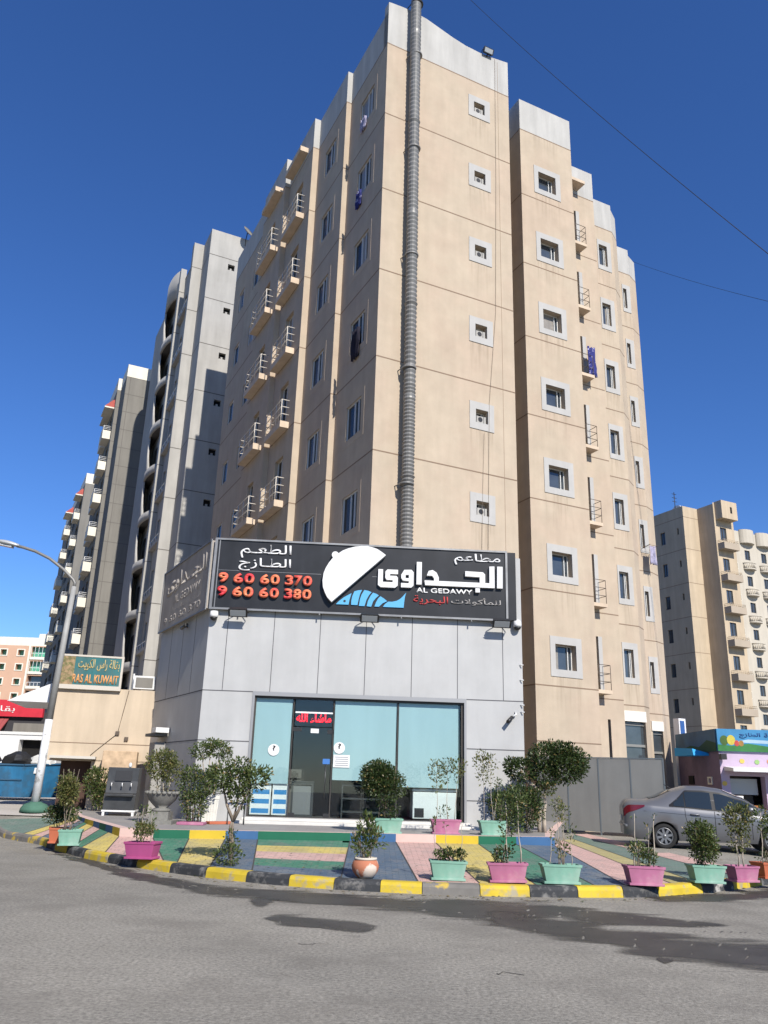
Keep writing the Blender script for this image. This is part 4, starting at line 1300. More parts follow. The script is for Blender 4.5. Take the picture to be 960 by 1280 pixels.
FISH = [[(3.34, 6.07), (3.42, 6.16), (3.55, 6.27), (3.75, 6.39), (3.72, 6.28), (3.70, 6.2), (3.68, 6.07)],
        [(3.82, 6.44), (3.92, 6.475), (4.03, 6.49), (3.98, 6.38), (3.95, 6.25), (3.92, 6.07), (3.75, 6.07), (3.75, 6.18), (3.77, 6.3)],
        [(4.09, 6.49), (4.19, 6.475), (4.29, 6.44), (4.22, 6.35), (4.16, 6.23), (4.11, 6.05), (3.96, 6.05), (3.98, 6.22), (4.02, 6.36)],
        [(4.33, 6.43), (4.42, 6.40), (4.49, 6.36), (4.41, 6.28), (4.34, 6.19), (4.29, 6.04), (4.17, 6.05), (4.2, 6.2), (4.26, 6.33)],
        [(4.53, 6.34), (4.63, 6.28), (4.72, 6.21), (4.6, 6.15), (4.5, 6.05), (4.38, 6.05), (4.42, 6.17), (4.47, 6.27)],
        [(4.75, 6.2), (4.85, 6.2), (4.97, 6.23), (5.06, 6.28), (5.14, 6.36), (5.23, 6.47), (5.2, 6.36), (5.18, 6.2), (5.17, 6.05), (4.61, 6.05), (4.66, 6.13)]]
mb = MB()
for poly in FISH: mb.prism(poly, FS, Z0, 0.16)
em = mb.build('fish_emblem', BLUE, sign)
mb = MB(); mb.prism([(3.57 + 0.033 * math.cos(k * math.pi / 7), 6.165 + 0.033 * math.sin(k * math.pi / 7)) for k in range(14)], FS, 0.16, 0.166); mb.build('eye', BLACKM, em)
# the faded banner on the side wall
side = thing('side_sign', 'faded brown banner sign with bleached lettering on the shaded side wall of the restaurant', 'sign')
mb = MB(); bx(mb, FL, 0.02, LL, 5.84, 7.72, 0.004, 0.12); mb.build('board', BANNERG, side)
mb = MB(); ring(mb, FL, (0.0, LL + 0.0, 5.8, 7.76), (0.05, LL - 0.06, 5.85, 7.71), 0.121, 0.15); mb.build('frame', SIGNFR, side)
lettering(arabic('الجــداوى'), FL, 0.5, 4.55, 6.85, 7.5, 0.121, 0.1222, BANNERL, side, bold=0.05)
lettering('AL', FL, 1.5, 1.98, 6.52, 6.78, 0.121, 0.1222, BANNERL, side, bold=0.02)
lettering('GEDAWY', FL, 2.14, 4.1, 6.52, 6.78, 0.121, 0.1222, BANNERL, side, bold=0.02)
lettering('9 60 60 370', FL, 0.5, 4.3, 5.98, 6.2, 0.121, 0.1222, BANNERL, side, bold=0.02)
lettering(arabic('للمأكولات البحرية'), FL, 1.3, 4.2, 6.24, 6.48, 0.121, 0.1222, BANNERL, side)

# lamps and cameras fixed under the sign
floodlight('floodlight', 'black floodlight under the left end of the black sign', FS(0.78, 5.72, 0.02), SA, 0.75, 0.46)
floodlight('floodlight', 'black floodlight under the middle of the black sign below the fish', FS(4.25, 5.72, 0.02), SA, 0.75, 0.46)
floodlight('floodlight', 'black floodlight under the right end of the black sign', FS(7.8, 5.72, 0.02), SA, 0.75, 0.46)


def dome(label, F, s_, z, d=0.1):
    o = thing('security_camera', label, 'camera')
    c = F(s_, z, d)
    mb = MB(); mb.lathe([(0.10, 0.1), (0.115, 0.0), (0.105, -0.06)], c, 16); mb.build('housing', WHITE, o)
    mb = MB(); mb.lathe([(0.1, -0.061), (0.08, -0.11), (0.04, -0.14), (0.005, -0.15)], c, 16); mb.build('dome', BLACKM, o)
    mb = MB(); bx(mb, F, s_ - 0.08, s_ + 0.08, z - 0.02, z + 0.16, 0.004, 0.03); mb.build('bracket', WHITE, o)


dome('white dome camera on the left corner of the restaurant', FS, 0.13, 5.64, 0.14)
dome('small white camera at the right end of the black sign', FS, 8.28, 5.72, 0.12)
o = thing('security_camera', 'small bullet camera high on the right edge of the grey front', 'camera')
mb = MB(); mb.tube([FS(8.1, 3.28, 0.05), FS(7.95, 3.15, 0.22)], 0.05, 10); mb.build('housing', BLACKM, o)
mb = MB(); mb.tube([FS(8.2, 3.42, 0.0), FS(8.2, 3.36, 0.1), FS(8.1, 3.28, 0.07)], 0.022, 6); mb.build('bracket', WHITE, o)
mb = MB()
for z in (4.65, 4.25, 3.6, 3.42): mb.tube([FS(8.34, z, 0.0), FS(8.42, z, 0.09)], 0.014, 5)
tag(mb.build('wall_hooks', WHITE), 'row of small white hooks on the right edge of the grey front', 'hooks')
o = thing('arm_lamp', 'small lamp on a short arm below the faded side banner', 'lamp')
mb = MB(); mb.tube([FL(2.9, 5.62, 0), FL(2.95, 5.62, 0.11)], 0.02, 6); mb.build('arm', BLACKM, o)
mb = MB(); mb.tube([FL(2.7, 5.6, 0.13), FL(3.2, 5.63, 0.13)], 0.05, 8); mb.build('housing', BLACKM, o)
t = thing('meter_cabinet', 'grey meter cabinet with a white topped hood on the shaded side wall', 'cabinet')
mb = MB(); bx(mb, FL, 1.25, 1.85, 0.5, 2.45, 0.004, 0.3); mb.build('body', mat('cabinet_grey', (0.30, 0.29, 0.27), 0.7, 0.1, 2.0), t, 0.01)
mb = MB(); bx(mb, FL, 1.0, 2.1, 2.62, 2.70, 0.004, 0.4); mb.build('hood', GREYD, t)
mb = MB(); bx(mb, FL, 1.85, 2.25, 2.703, 2.84, 0.05, 0.42); mb.build('hood_top', WHITE, t)

# ---------------------------------------------------------------- neighbouring buildings (all share the street grid of the tower)
def bld(name, label):
    return thing(name, label, 'building', TO, TA)


def shell(mb, pts, z0, z1, mi=0, cap=True, mcap=None, closed=False):
    for a, b in zip(pts, pts[1:] + (pts[:1] if closed else [])):
        F, L = seg(a, b)
        wall(mb, F, 0, L, z0, z1, (), 0.2, mi)
    if cap:
        mb.face([(*p, z1) for p in pts], mi if mcap is None else mcap)


def hole_window(F, h, parent, depth=0.15, pm=PANE, name='window', mull=True):
    m1 = MB(); bx(m1, F, h[0] - 0.02, h[1] + 0.02, h[2] - 0.02, h[3] + 0.02, -depth - 0.04, -depth)
    w = m1.build(name, pm, parent)
    if mull:
        m2 = MB(); c = (h[0] + h[1]) / 2
        bx(m2, F, c - 0.03, c + 0.03, h[2], h[3], -depth, -depth + 0.04)
        bx(m2, F, h[0], h[1], h[2], h[2] + 0.05, -depth, -depth + 0.04)
        m2.build('sash', DARKALU, w)
    return w


# grey tower with scalloped corner balconies
g = bld('grey_tower', 'pale grey concrete apartment tower with tiny square windows and scalloped round balconies')
mb = MB()
GJ = [33.8 - 3.26 * k for k in range(11)]


def gface(p0, p1, holes=(), top=35.7, depth=0.25, jl=True):
    F, L = seg(p0, p1)
    wall(mb, F, 0, L, 0, top, holes, depth, 0)
    if jl:
        for z in GJ: bx(mb, F, 0, L, z - 0.025, z + 0.025, -0.01, 0.004, 1)
    return F, L


GW = [(1.28, 1.72, z - 0.82, z - 0.38) for z in GJ]
F_, L_ = gface((-1.08, 24.0), (3.0, 24.0), GW)
for h in GW:
    w = hole_window(F_, h, g, 0.2, DARK, mull=False)
    m2 = MB(); bx(m2, F_, h[0] + 0.15, h[0] + 0.27, h[2], h[2] + 0.18, -0.2, -0.06); bx(m2, F_, h[0] + 0.02, h[1], h[2] + 0.0, h[2] + 0.03, -0.2, -0.02); m2.build('vent_pipe', GREYC, w)
gface((-1.08, 26.0), (-1.08, 24.0))
gface((-1.74, 26.0), (-1.08, 26.0))
gface((-1.74, 26.5), (-1.74, 26.0))
gface((-1.45, 26.5), (-1.74, 26.5), jl=False)
HG = [(0.5, 1.2, z - 2.2, z - 0.7) for z in GJ] + [(1.7, 2.4, z - 2.2, z - 0.7) for z in GJ]
F_, L_ = gface((-1.45, 29.4), (-1.45, 26.5), HG, top=35.0, jl=False)
for h in HG: hole_window(F_, h, g, 0.2)
for z in GJ:
    m1 = MB(); bx(m1, F_, 0.05, 2.85, z - 2.62, z - 2.42, 0.0, 0.27); L1 = m1.build('ledge', GREYC, g)
    m2 = MB()
    for s_ in (0.4, 1.2, 2.0, 2.7): m2.tube([F_(s_, z - 2.42, 0.24), F_(s_, z - 2.1, 0.24)], 0.025, 5)
    m2.tube([F_(0.1, z - 2.1, 0.24), F_(2.8, z - 2.1, 0.24)], 0.025, 5)
    m2.build('rail', WHITE, L1)
gface((-1.84, 29.4), (-1.45, 29.4))
gface((-1.84, 29.9), (-1.84, 29.4))
gface((-1.5, 34.4), (-1.5, 29.9), jl=False)
gface((3.0, 24.0), (3.0, 40.0), jl=False)
gface((3.0, 40.0), (-1.5, 40.0), jl=False)
gface((-1.5, 40.0), (-1.5, 34.4), jl=False)
mb.face([(u, v, 35.0) for u, v in [(-1.08, 24), (3, 24), (3, 40), (-1.5, 40), (-1.5, 29.4), (-1.45, 26.5), (-1.74, 26.0), (-1.08, 26.0)]], 0)
mb.build('wall', [GREYC, GGROOVE], g)


def arc(t, ru=0.60, rv=2.3):
    a = math.pi * t
    return (-1.5 - ru * math.sin(a) ** 1.25, 29.85 + rv - rv * math.cos(a))


def arc_band(z0, z1, t0, t1, name, parent, n=16):
    m1 = MB()
    P = [arc(t0 + (t1 - t0) * k / n) for k in range(n + 1)]
    Q = [(-1.5 + (u + 1.5) * 0.84, 32.15 + (v - 32.15) * 0.93) for u, v in P]
    m1.grid([[(*p, z0) for p in P], [(*p, z1) for p in P]], 0, True)
    m1.grid([[(*p, z1) for p in P], [(*p, z1) for p in Q]], 0, False)
    m1.grid([[(*p, z1) for p in Q], [(*p, z0) for p in Q]], 0, True)
    m1.grid([[(*p, z0) for p in Q], [(*p, z0) for p in P]], 0, False)
    m1.face([(*P[-1], z0), (*P[-1], z1), (*Q[-1], z1), (*Q[-1], z0)])
    m1.face([(*P[0], z0), (*P[0], z1), (*Q[0], z1), (*Q[0], z0)])
    return m1.build(name, GREYC, parent)


b0 = arc_band(33.76, 36.0, 0.0, 1.0, 'round_parapet', g)
m1 = MB(); P = [arc(k / 16) for k in range(17)]
m1.face([(-1.5 + (u + 1.5) * 0.97, v, 34.4) for u, v in P]); m1.face([(-1.5 + (u + 1.5) * 0.97, v, 34.2) for u, v in reversed(P)]); m1.build('roof_slab', GREYD, b0)


def fin(z0, z1, parent, n=8, m=8):
    """far part of the curved wall; its edge sweeps outwards towards the bottom of each opening"""
    m1 = MB(); rows, inn = [], []
    for j in range(m + 1):
        q = j / m
        t0 = 0.40 + 0.17 * math.sin(q * math.pi / 2)
        P = [arc(t0 + (1 - t0) * k / n) for k in range(n + 1)]
        rows.append([(*p, z0 + (z1 - z0) * q) for p in P])
        inn.append([(-1.5 + (u + 1.5) * 0.84, 32.15 + (v - 32.15) * 0.93, z0 + (z1 - z0) * q) for u, v in P])
    m1.grid(rows, 0, True); m1.grid(inn, 0, True)
    m1.grid([[r[0] for r in rows], [r[0] for r in inn]], 0, False)
    return m1.build('curved_fin', GREYC, parent)


for z in GJ:
    b = arc_band(z - 3.45, z - 2.9, 0.0, 1.0, 'round_balcony', g)
    fin(z - 2.9, z - 0.09, b)
    m1 = MB(); P = [arc(k / 16) for k in range(17)]
    m1.face([(*p, z - 3.2) for p in P]); m1.face([(*p, z - 3.4) for p in reversed(P)])
    m1.build('floor_slab', mat('shaded_soffit', (0.09, 0.085, 0.08), 0.95) if 'shaded_soffit' not in bpy.data.materials else bpy.data.materials['shaded_soffit'], b)  # dark slab colour stands for the shade inside the openings
    Fi, _ = seg((-1.52, 33.6), (-1.52, 30.3))
    hole_window(Fi, (0.6, 1.5, z - 3.1, z - 1.0), b, 0.0, PANE, 'door', False)
# satellite dish at the roof edge
t = thing('satellite_dish', 'dark satellite dish at the roof corner of the pale grey tower', 'dish', Ft(1.15, 23.7, 35.6), TA)
m1 = MB()
m1.lathe([(0.02, 0.0), (0.25, 0.05), (0.42, 0.14), (0.43, 0.145), (0.25, 0.07), (0.02, 0.02)], (0, 0, 0), 18)
dd = m1.build('reflector', GREYD, t); dd.rotation_euler = (R(60), 0, R(30)); dd.location = (0, -0.2, 0.25)
m1 = MB(); m1.tube([(0, -0.2, 0.25), (0, 0.1, -0.1), (0, 0.1, -0.6)], 0.03, 6); m1.build('mast', BLACKM, t)

# darker concrete building with cream parapet, and its balconies
d = bld('dark_grey_building', 'dull grey panelled apartment building with a cream parapet and white balconies under red tiled hoods')
mb = MB()
DZ = [32.6 - 1.57 * k for k in range(20)]


def dface(p0, p1, m=0, vert=None):
    F, L = seg(p0, p1)
    wall(mb, F, 0, L, 0, 32.6, (), 0.2, m)
    wall(mb, F, 0, L, 32.6, 33.72, (), 0.2, 1)
    for z in DZ: bx(mb, F, 0, L, z - 0.02, z + 0.02, -0.01, 0.004, 2)
    if vert: bx(mb, F, vert - 0.02, vert + 0.02, 0, 32.6, -0.01, 0.005, 2)
    return F, L


dface((-3.08, 42), (2, 42), vert=0.3)
dface((-3.08, 45.0), (-3.08, 42))
dface((-3.37, 45.0), (-3.08, 45.0))
HD = [(0.4, 1.1, z, z + 2.2) for z in (28.4, 25.5, 22.6, 19.7, 16.8, 13.9, 11.0, 8.1)]
F_, L_ = seg((-3.37, 53.0), (-3.37, 45.0))
wall(mb, F_, 0, L_, 0, 32.6, [(5.6, 7.0, z + 0.1, z + 2.3) for z in (28.3, 25.5, 22.6, 19.75, 16.8, 13.9, 11.0, 8.1)] + [(3.2, 4.6, z + 0.1, z + 2.3) for z in (28.3, 25.5, 22.6, 19.75, 16.8, 13.9, 11.0, 8.1)], 0.3, 0)
wall(mb, F_, 0, L_, 32.6, 33.72, (), 0.2, 1)
shell(mb, [(2, 42), (2, 53), (-3.37, 53)], 0, 33.7, 0, False)
mb.face([(u, v, 33.0) for u, v in [(-3.08, 42), (2, 42), (2, 53), (-3.37, 53), (-3.37, 45), (-3.08, 45)]], 1)
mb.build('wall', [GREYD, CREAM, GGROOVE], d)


def white_balcony(F, s0, s1, z, dep, parent, hood=False):
    m1 = MB()
    bx(m1, F, s0, s1, z, z + 0.15, -0.02, dep)
    bx(m1, F, s0, s1, z + 0.15, z + 0.75, dep - 0.1, dep)
    bx(m1, F, s0, s0 + 0.1, z + 0.15, z + 0.75, 0, dep - 0.1)
    bx(m1, F, s1 - 0.1, s1, z + 0.15, z + 0.75, 0, dep - 0.1)
    b = m1.build('balcony', CREAM, parent)
    m2 = MB(); rail(m2, F, s0 + 0.05, s1 - 0.05, z + 0.75, 0.42, dep - 0.05, (1, 1), 0.022, 3, 0, 3); m2.build('railing', WHITE, b)
    if hood:
        m3 = MB()
        a0, a1, zz = s0 - 0.2, s1 + 0.2, z + 2.75
        m3.hexa([F(a0, zz, dep + 0.15), F(a1, zz, dep + 0.15), F(a1, zz, 0), F(a0, zz, 0), F(a0, zz + 0.12, dep + 0.15), F(a1, zz + 0.12, dep + 0.15), F(a1, zz + 0.12, 0), F(a0, zz + 0.12, 0)], 1)
        m3.hexa([F(a0, zz + 0.121, dep + 0.15), F(a1, zz + 0.121, dep + 0.15), F(a1, zz + 0.121, 0), F(a0, zz + 0.121, 0), F(a0 + 0.2, zz + 0.9, 0.1), F(a1 - 0.2, zz + 0.9, 0.1), F(a1 - 0.2, zz + 0.9, 0), F(a0 + 0.2, zz + 0.9, 0)], 0)
        m3.build('tiled_hood', [REDTILE, CREAM], parent)


for i, z in enumerate((28.3, 25.5, 22.6, 19.75, 16.8, 13.9, 11.0, 8.1)):
    white_balcony(F_, 5.4, 7.3, z, 0.62, d, i == 0)
    white_balcony(F_, 3.0, 4.8, z + 0.1, 0.42, d, i == 0)

f = bld('balcony_block', 'distant grey block lined with small white balconies, red tiled hoods and a cream roof band')
mb = MB()
FZ1 = (28.4, 25.3, 22.1, 18.9, 15.7, 12.5, 9.3)
FZ2 = (29.2, 26.2, 22.8, 19.4, 16.0, 12.7, 9.3)
F_, L_ = seg((-2.75, 92.0), (-2.75, 70.6))
wall(mb, F_, 0, L_, 0, 32.4, [(17.6, 20.3, z + 0.1, z + 2.6) for z in FZ1] + [(7.2, 10.5, z + 0.1, z + 2.6) for z in FZ2] + [(12.0, 15.5, z + 0.3, z + 2.6) for z in FZ1], 0.8, 0)
wall(mb, F_, 0, L_, 32.4, 33.6, (), 0.2, 1)
Ff, Lf_ = seg((-2.75, 70.6), (2.0, 70.6))
wall(mb, Ff, 0, Lf_, 0, 32.4, (), 0.2, 0); wall(mb, Ff, 0, Lf_, 32.4, 33.6, (), 0.2, 1)
shell(mb, [(2, 70.6), (2, 92), (-2.75, 92)], 0, 33.6, 0, False)
mb.face([(u, v, 33.0) for u, v in [(-2.75, 70.6), (2, 70.6), (2, 92), (-2.75, 92)]], 1)
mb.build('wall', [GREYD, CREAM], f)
for i, z in enumerate(FZ1): white_balcony(F_, 18.2, 20.3, z, 0.62, f, i == 0)
for i, z in enumerate(FZ2): white_balcony(F_, 7.0, 9.8, z, 0.7, f, i == 0)

# far salmon block with green glazing at the end of the side street
s = thing('salmon_apartment_block', 'far salmon apartment block with cream roof band and green glazed balconies', 'building', (-100, 190, 0))
mb = MB()
Fg = frame((0, 0), 0.0)
wall(mb, Fg, 0, 40, 0, 28.9, [(19.4 + c * 4.0, 19.4 + c * 4.0 + 3.5, z, z + 2.7) for z in (26.0, 22.7, 19.4, 16.1, 12.8) for c in (0, 1)] + [(16.4, 17.8, z + 0.6, z + 1.9) for z in (26.0, 22.7, 19.4, 16.1)] + [(12.4, 13.8, z + 0.6, z + 1.9) for z in (26.0, 22.7, 19.4, 16.1)], 1.2, 0)
wall(mb, Fg, 0, 40, 28.9, 30.8, (), 0.2, 1)
shell(mb, [(40, 0), (40, 15), (0, 15), (0, 0)], 0, 30.8, 0, False)
mb.face([(0, 0, 30), (40, 0, 30), (40, 15, 30), (0, 15, 30)], 1)
bx(mb, Fg, 27.0, 40, 0, 29, 0.01, 0.5, 1)
bx(mb, Fg, 18.9, 19.3, 12, 28.9, 0.01, 0.35, 1); bx(mb, Fg, 22.95, 23.35, 12, 28.9, 0.01, 0.3, 1)
for k in range(3): bx(mb, Fg, 20.5 + k * 3, 22 + k * 3, 30.8, 31.8 - 0.2 * k, -3, -0.5, 1)
mb.build('wall', [PINKB, CREAM], s)
for z in (26.0, 22.7, 19.4, 16.1, 12.8):
    for c in (0, 1):
        a = 19.4 + c * 4.0
        m1 = MB(); bx(m1, Fg, a, a + 3.5, z - 0.25, z + 0.35, -0.1, 0.25); b = m1.build('balcony', CREAM, s)
        m2 = MB(); bx(m2, Fg, a, a + 3.5, z, z + 2.7, -1.25, -1.2); m2.build('glazing', GREENG if (z > 22 and (c == 0 or z < 25)) else PANE, b)
        m3 = MB()
        for k in range(5): bx(m3, Fg, a + 0.85 * k, a + 0.85 * k + 0.08, z + 0.35, z + (2.7 if z > 22 and c == 0 else 1.2), -0.05, 0.03)
        bx(m3, Fg, a, a + 3.5, z + 1.15, z + 1.23, -0.05, 0.03)
        m3.build('railing', WHITE, b)
for z in (26.0, 22.7, 19.4, 16.1):
    for a in (16.4, 12.4):
        m1 = MB(); bx(m1, Fg, a - 0.02, a + 1.42, z + 0.58, z + 1.92, -1.25, -1.15); w = m1.build('window', GREENG, s)
        m2 = MB(); ring(m2, Fg, (a - 0.25, a + 1.65, z + 0.4, z + 2.1), (a, a + 1.4, z + 0.6, z + 1.9), 0.01, 0.12); m2.build('surround', CREAM, w)

# red fronted shop row below it
t = thing('red_shop_row', 'low shop row with a red fascia and red awning down the side street', 'shop', (-34, 60, 0.3))
mb = MB(); shell(mb, [(0, 0), (12.5, 0), (12.5, 6), (0, 6)], 0, 5.2, 0, closed=True); mb.build('wall', mat('dark_shopfront', (0.04, 0.04, 0.045), 0.8), t)
mb = MB(); bx(mb, Fg, 0, 10.2, 4.85, 6.0, 0.02, 0.3); bo = mb.build('fascia', RED, t)
lettering('OPEN' if False else arabic('بقالة'), Fg, 6.3, 8.2, 5.1, 5.6, 0.301, 0.33, WHITE, bo)
mb = MB()
for k in range(26): mb.hexa([Fg(k * 0.3, 3.55, 1.6), Fg(k * 0.3 + 0.28, 3.55, 1.6), Fg(k * 0.3 + 0.28, 3.5, 1.55), Fg(k * 0.3, 3.5, 1.55), Fg(k * 0.3, 4.75, 0.05), Fg(k * 0.3 + 0.28, 4.75, 0.05), Fg(k * 0.3 + 0.28, 4.7, 0.0), Fg(k * 0.3, 4.7, 0.0)])
mb.build('awning', mat('faded_red_awning', (0.30, 0.07, 0.07), 0.8, 0.1, 2), t)
mb = MB(); bx(mb, Fg, 8.4, 11.0, 3.3, 4.4, 0.02, 0.6); mb.build('shutter_box', GREYD, t)

# corner grocery: beige hut with teal sign
GA = R(12)
gr = thing('grocery_hut', 'low beige walled grocery with a dark doorway between the street lamp and the restaurant', 'building', (-10.36, 25.12, 0.398), GA)
gr.scale = (0.925,) * 3
F_ = frame((0, 0), 0.0)
BEIGE2 = mat('beige_hut_render', (0.50, 0.41, 0.305), 0.95, 0.07, 0.8, 0.1, 0.3, 40)
mb = MB()
wall(mb, F_, 0.7, 4.0, 1.66, 3.93, (), 0.6, 0)
wall(mb, F_, 2.05, 4.0, 0, 1.66, (), 0.6, 0)
shell(mb, [(4.0, 0), (4.0, 6)], 0, 3.93, 0, False)
shell(mb, [(4.0, 6), (0.7, 6), (0.7, 0)], 1.66, 3.93, 0, False)
bx(mb, F_, 0.7, 4.0, 1.62, 1.66, -6.0, 0.0, 0)
mb.face([(0.7, 0, 3.9), (4, 0, 3.9), (4, 6, 3.9), (0.7, 6, 3.9)], 0)
bx(mb, F_, 0.7, 4.0, 2.16, 2.185, -0.01, 0.006, 1)
mb.build('wall', [BEIGE2, GROOVE], gr)
mb = MB(); bx(mb, F_, 1.05, 2.07, 0.0, 1.65, -0.62, -0.58); bx(mb, F_, 1.05, 1.09, 0.0, 1.65, -6.0, -0.62); mb.build('doorway', mat('dark_red_opening', (0.07, 0.04, 0.03), 0.9), gr)  # dark opening drawn as a near-black red panel
mb = MB(); bx(mb, F_, 0.8, 2.2, 1.68, 1.76, 0.005, 0.35); mb.build('door_canopy', mat('dusty_white', (0.5, 0.47, 0.42), 0.8), gr)
mb = MB(); bx(mb, F_, 2.45, 3.5, 0.9, 1.95, 0.005, 0.7); mb.build('service_box', mat('beige_box', (0.48, 0.35, 0.23), 0.9, 0.25, 5), gr, 0.02)
mb = MB(); mb.tube([F_(2.95, 3.9, 0.015), F_(2.85, 3.2, 0.015), F_(2.75, 2.5, 0.015), F_(2.2, 2.0, 0.015), F_(2.0, 1.8, 0.015)], 0.012, 5)
for q in ((2.75, 2.52), (3.05, 2.35)): bx(mb, F_, q[0] - 0.06, q[0] + 0.06, q[1] - 0.06, q[1] + 0.06, 0.005, 0.06)
mb.build('cable', RAILD, gr)
mb = MB(); mb.hexa([(-0.85, 0.3, 3.42), (0.68, 0.3, 3.42), (0.68, 3.5, 3.42), (-0.85, 3.5, 3.42), (-0.6, 0.3, 3.55), (0.68, 0.3, 4.15), (0.68, 3.5, 4.15), (-0.6, 3.5, 3.55)])
mb.build('side_canopy', mat('white_canopy', (0.62, 0.62, 0.62), 0.7, 0.05, 2), gr)
mb = MB(); bx(mb, F_, 0.3, 1.6, 3.95, 5.15, -3.0, -1.2); mb.build('roof_screen', mat('shaded_roof_screen', (0.10, 0.095, 0.09), 0.85), gr)  # shaded side of the roof structure put into the dark grey
sg = thing('grocery_sign', 'weathered teal RAS AL KUWAIT grocery sign on the roof of the beige hut', 'sign', (-10.36, 25.12, 0.398), GA)
sg.scale = (0.925,) * 3
mb = MB(); bx(mb, F_, 0.68, 2.62, 3.98, 4.93, 0.02, 0.12); mb.build('board', mat('teal_sign_face', (0.03, 0.15, 0.16), 0.6, 0.2, 2.0, 0.2, col2=(0.055, 0.12, 0.12), mixscale=2.0), sg)
mb = MB(); bx(mb, F_, 0.69, 1.14, 4.0, 4.91, 0.121, 0.126); mb.build('fruit_picture', mat('faded_fruit', (0.30, 0.21, 0.12), 0.8, 0.3, 9.0, col2=(0.12, 0.13, 0.05), mixscale=7.0), sg)
mb = MB(); ring(mb, F_, (0.64, 2.68, 3.86, 4.98), (0.69, 2.61, 4.0, 4.92), 0.0, 0.135); mb.build('frame', mat('pale_sign_frame', (0.50, 0.46, 0.40), 0.7), sg)
lettering(arabic('بقالة راس الكويت'), F_, 1.25, 2.56, 4.47, 4.86, 0.121, 0.127, mat('gold_lettering', (0.50, 0.38, 0.16), 0.6), sg, bold=0.012)
lettering('RAS AL KUWAIT', F_, 1.12, 2.57, 4.06, 4.35, 0.121, 0.131, mat('orange_lettering', (0.55, 0.27, 0.10), 0.6), sg, bold=0.03)
ac = thing('air_conditioner', 'small outdoor air conditioner on the grocery roof beside the teal sign', 'air conditioner', (-10.36, 25.12, 0.398), GA)
ac.scale = (0.925,) * 3
mb = MB(); bx(mb, F_, 3.05, 3.75, 3.98, 4.42, -0.45, -0.1); mb.build('casing', ALU, ac, 0.01)
mb = MB(); bx(mb, F_, 3.12, 3.68, 4.03, 4.36, -0.099, -0.09); mb.build('grille', GREYD, ac)
mb = MB(); bx(mb, F_, 3.0, 3.05, 3.93, 4.5, -0.4, -0.3); bx(mb, F_, 3.8, 3.84, 3.93, 4.4, -0.4, -0.3); mb.build('stand', WHITE, ac)

# ---------------------------------------------------------------- right hand buildings
rb = bld('brown_apartment_block', 'tan apartment block on the right with shaded side wall and box balconies')
mb = MB()
RJ = [27.25, 24.0, 20.6, 17.3, 13.9, 10.6, 7.2]


def rface(p0, p1, holes=(), top=28.36, jl=True, depth=0.2):
    F, L = seg(p0, p1)
    wall(mb, F, 0, L, 0, top, holes, depth, 0)
    if jl:
        for z in RJ: bx(mb, F, 0, L, z - 0.025, z + 0.025, -0.01, 0.004, 1)
    return F, L


RW = [(8 - 0.95, 8 - 0.72, z - 0.9, z - 0.25) for z in (26.5, 23.2, 19.9, 16.6, 13.3, 10.0, 6.7)]
RW2 = [(8 - 3.2, 8 - 2.55, z - 1.5, z - 0.2) for z in (26.5, 23.2, 19.9, 16.6, 13.3, 10.0, 6.7)]
F_, L_ = rface((49.76, 42), (49.76, 34), RW + RW2)
for h in RW: hole_window(F_, h, rb, 0.15, DARK, mull=False)
for h in RW2: hole_window(F_, h, rb, 0.15, PANE)
rface((49.76, 34), (51.72, 34))
rface((51.72, 34), (51.72, 32), jl=False)
WZ = [24.75 - 3.12 * k for k in range(8)]
HW = [(0.66, 1.5, z, z + 1.3) for z in WZ]
F_, L_ = rface((51.72, 32), (54.3, 32), HW, top=28.5, jl=False)
rface((54.3, 32), (54.3, 33), top=27.6, jl=False)
rface((54.3, 33), (55.4, 33), top=27.3, jl=False)
rface((55.4, 33), (55.4, 44), top=27.3, jl=False)
rface((55.4, 44), (49.76, 44), jl=False); rface((49.76, 44), (49.76, 42), jl=False)
mb.face([(u, v, 27.2) for u, v in [(49.76, 34), (51.72, 34), (51.72, 32), (54.3, 32), (54.3, 33), (55.4, 33), (55.4, 44), (49.76, 44)]], 0)
mb.build('wall', [RBEIGE, GROOVE], rb)
m1 = MB(); bx(m1, F_, 0.2, 2.3, 26.75, 28.55, 0.005, 0.85); b = m1.build('roof_box', RBEIGE, rb)
m2 = MB(); bx(m2, F_, 1.35, 1.6, 27.35, 28.0, 0.851, 0.86); m2.build('window', DARK, b)
for h in HW:
    hole_window(F_, h, rb, 0.12, PANE)
    z = h[2]
    m1 = MB(); bx(m1, F_, 0.15, 2.2, z - 1.05, z - 0.9, 0.0, 0.8)
    bx(m1, F_, 0.15, 2.2, z - 0.9, z - 0.42, 0.72, 0.8); bx(m1, F_, 0.15, 0.25, z - 0.9, z - 0.42, 0.0, 0.72); bx(m1, F_, 2.1, 2.2, z - 0.9, z - 0.42, 0.0, 0.72)
    b = m1.build('balcony', mat('tan_balcony', (0.37, 0.31, 0.24), 0.9, 0.05, 1) if 'tan_balcony' not in bpy.data.materials else bpy.data.materials['tan_balcony'], rb)
    m2 = MB(); rail(m2, F_, 0.2, 2.15, z - 0.42, 0.28, 0.76, (1, 1), 0.02, 2, 0, 9); m2.build('railing', RBEIGE, b)
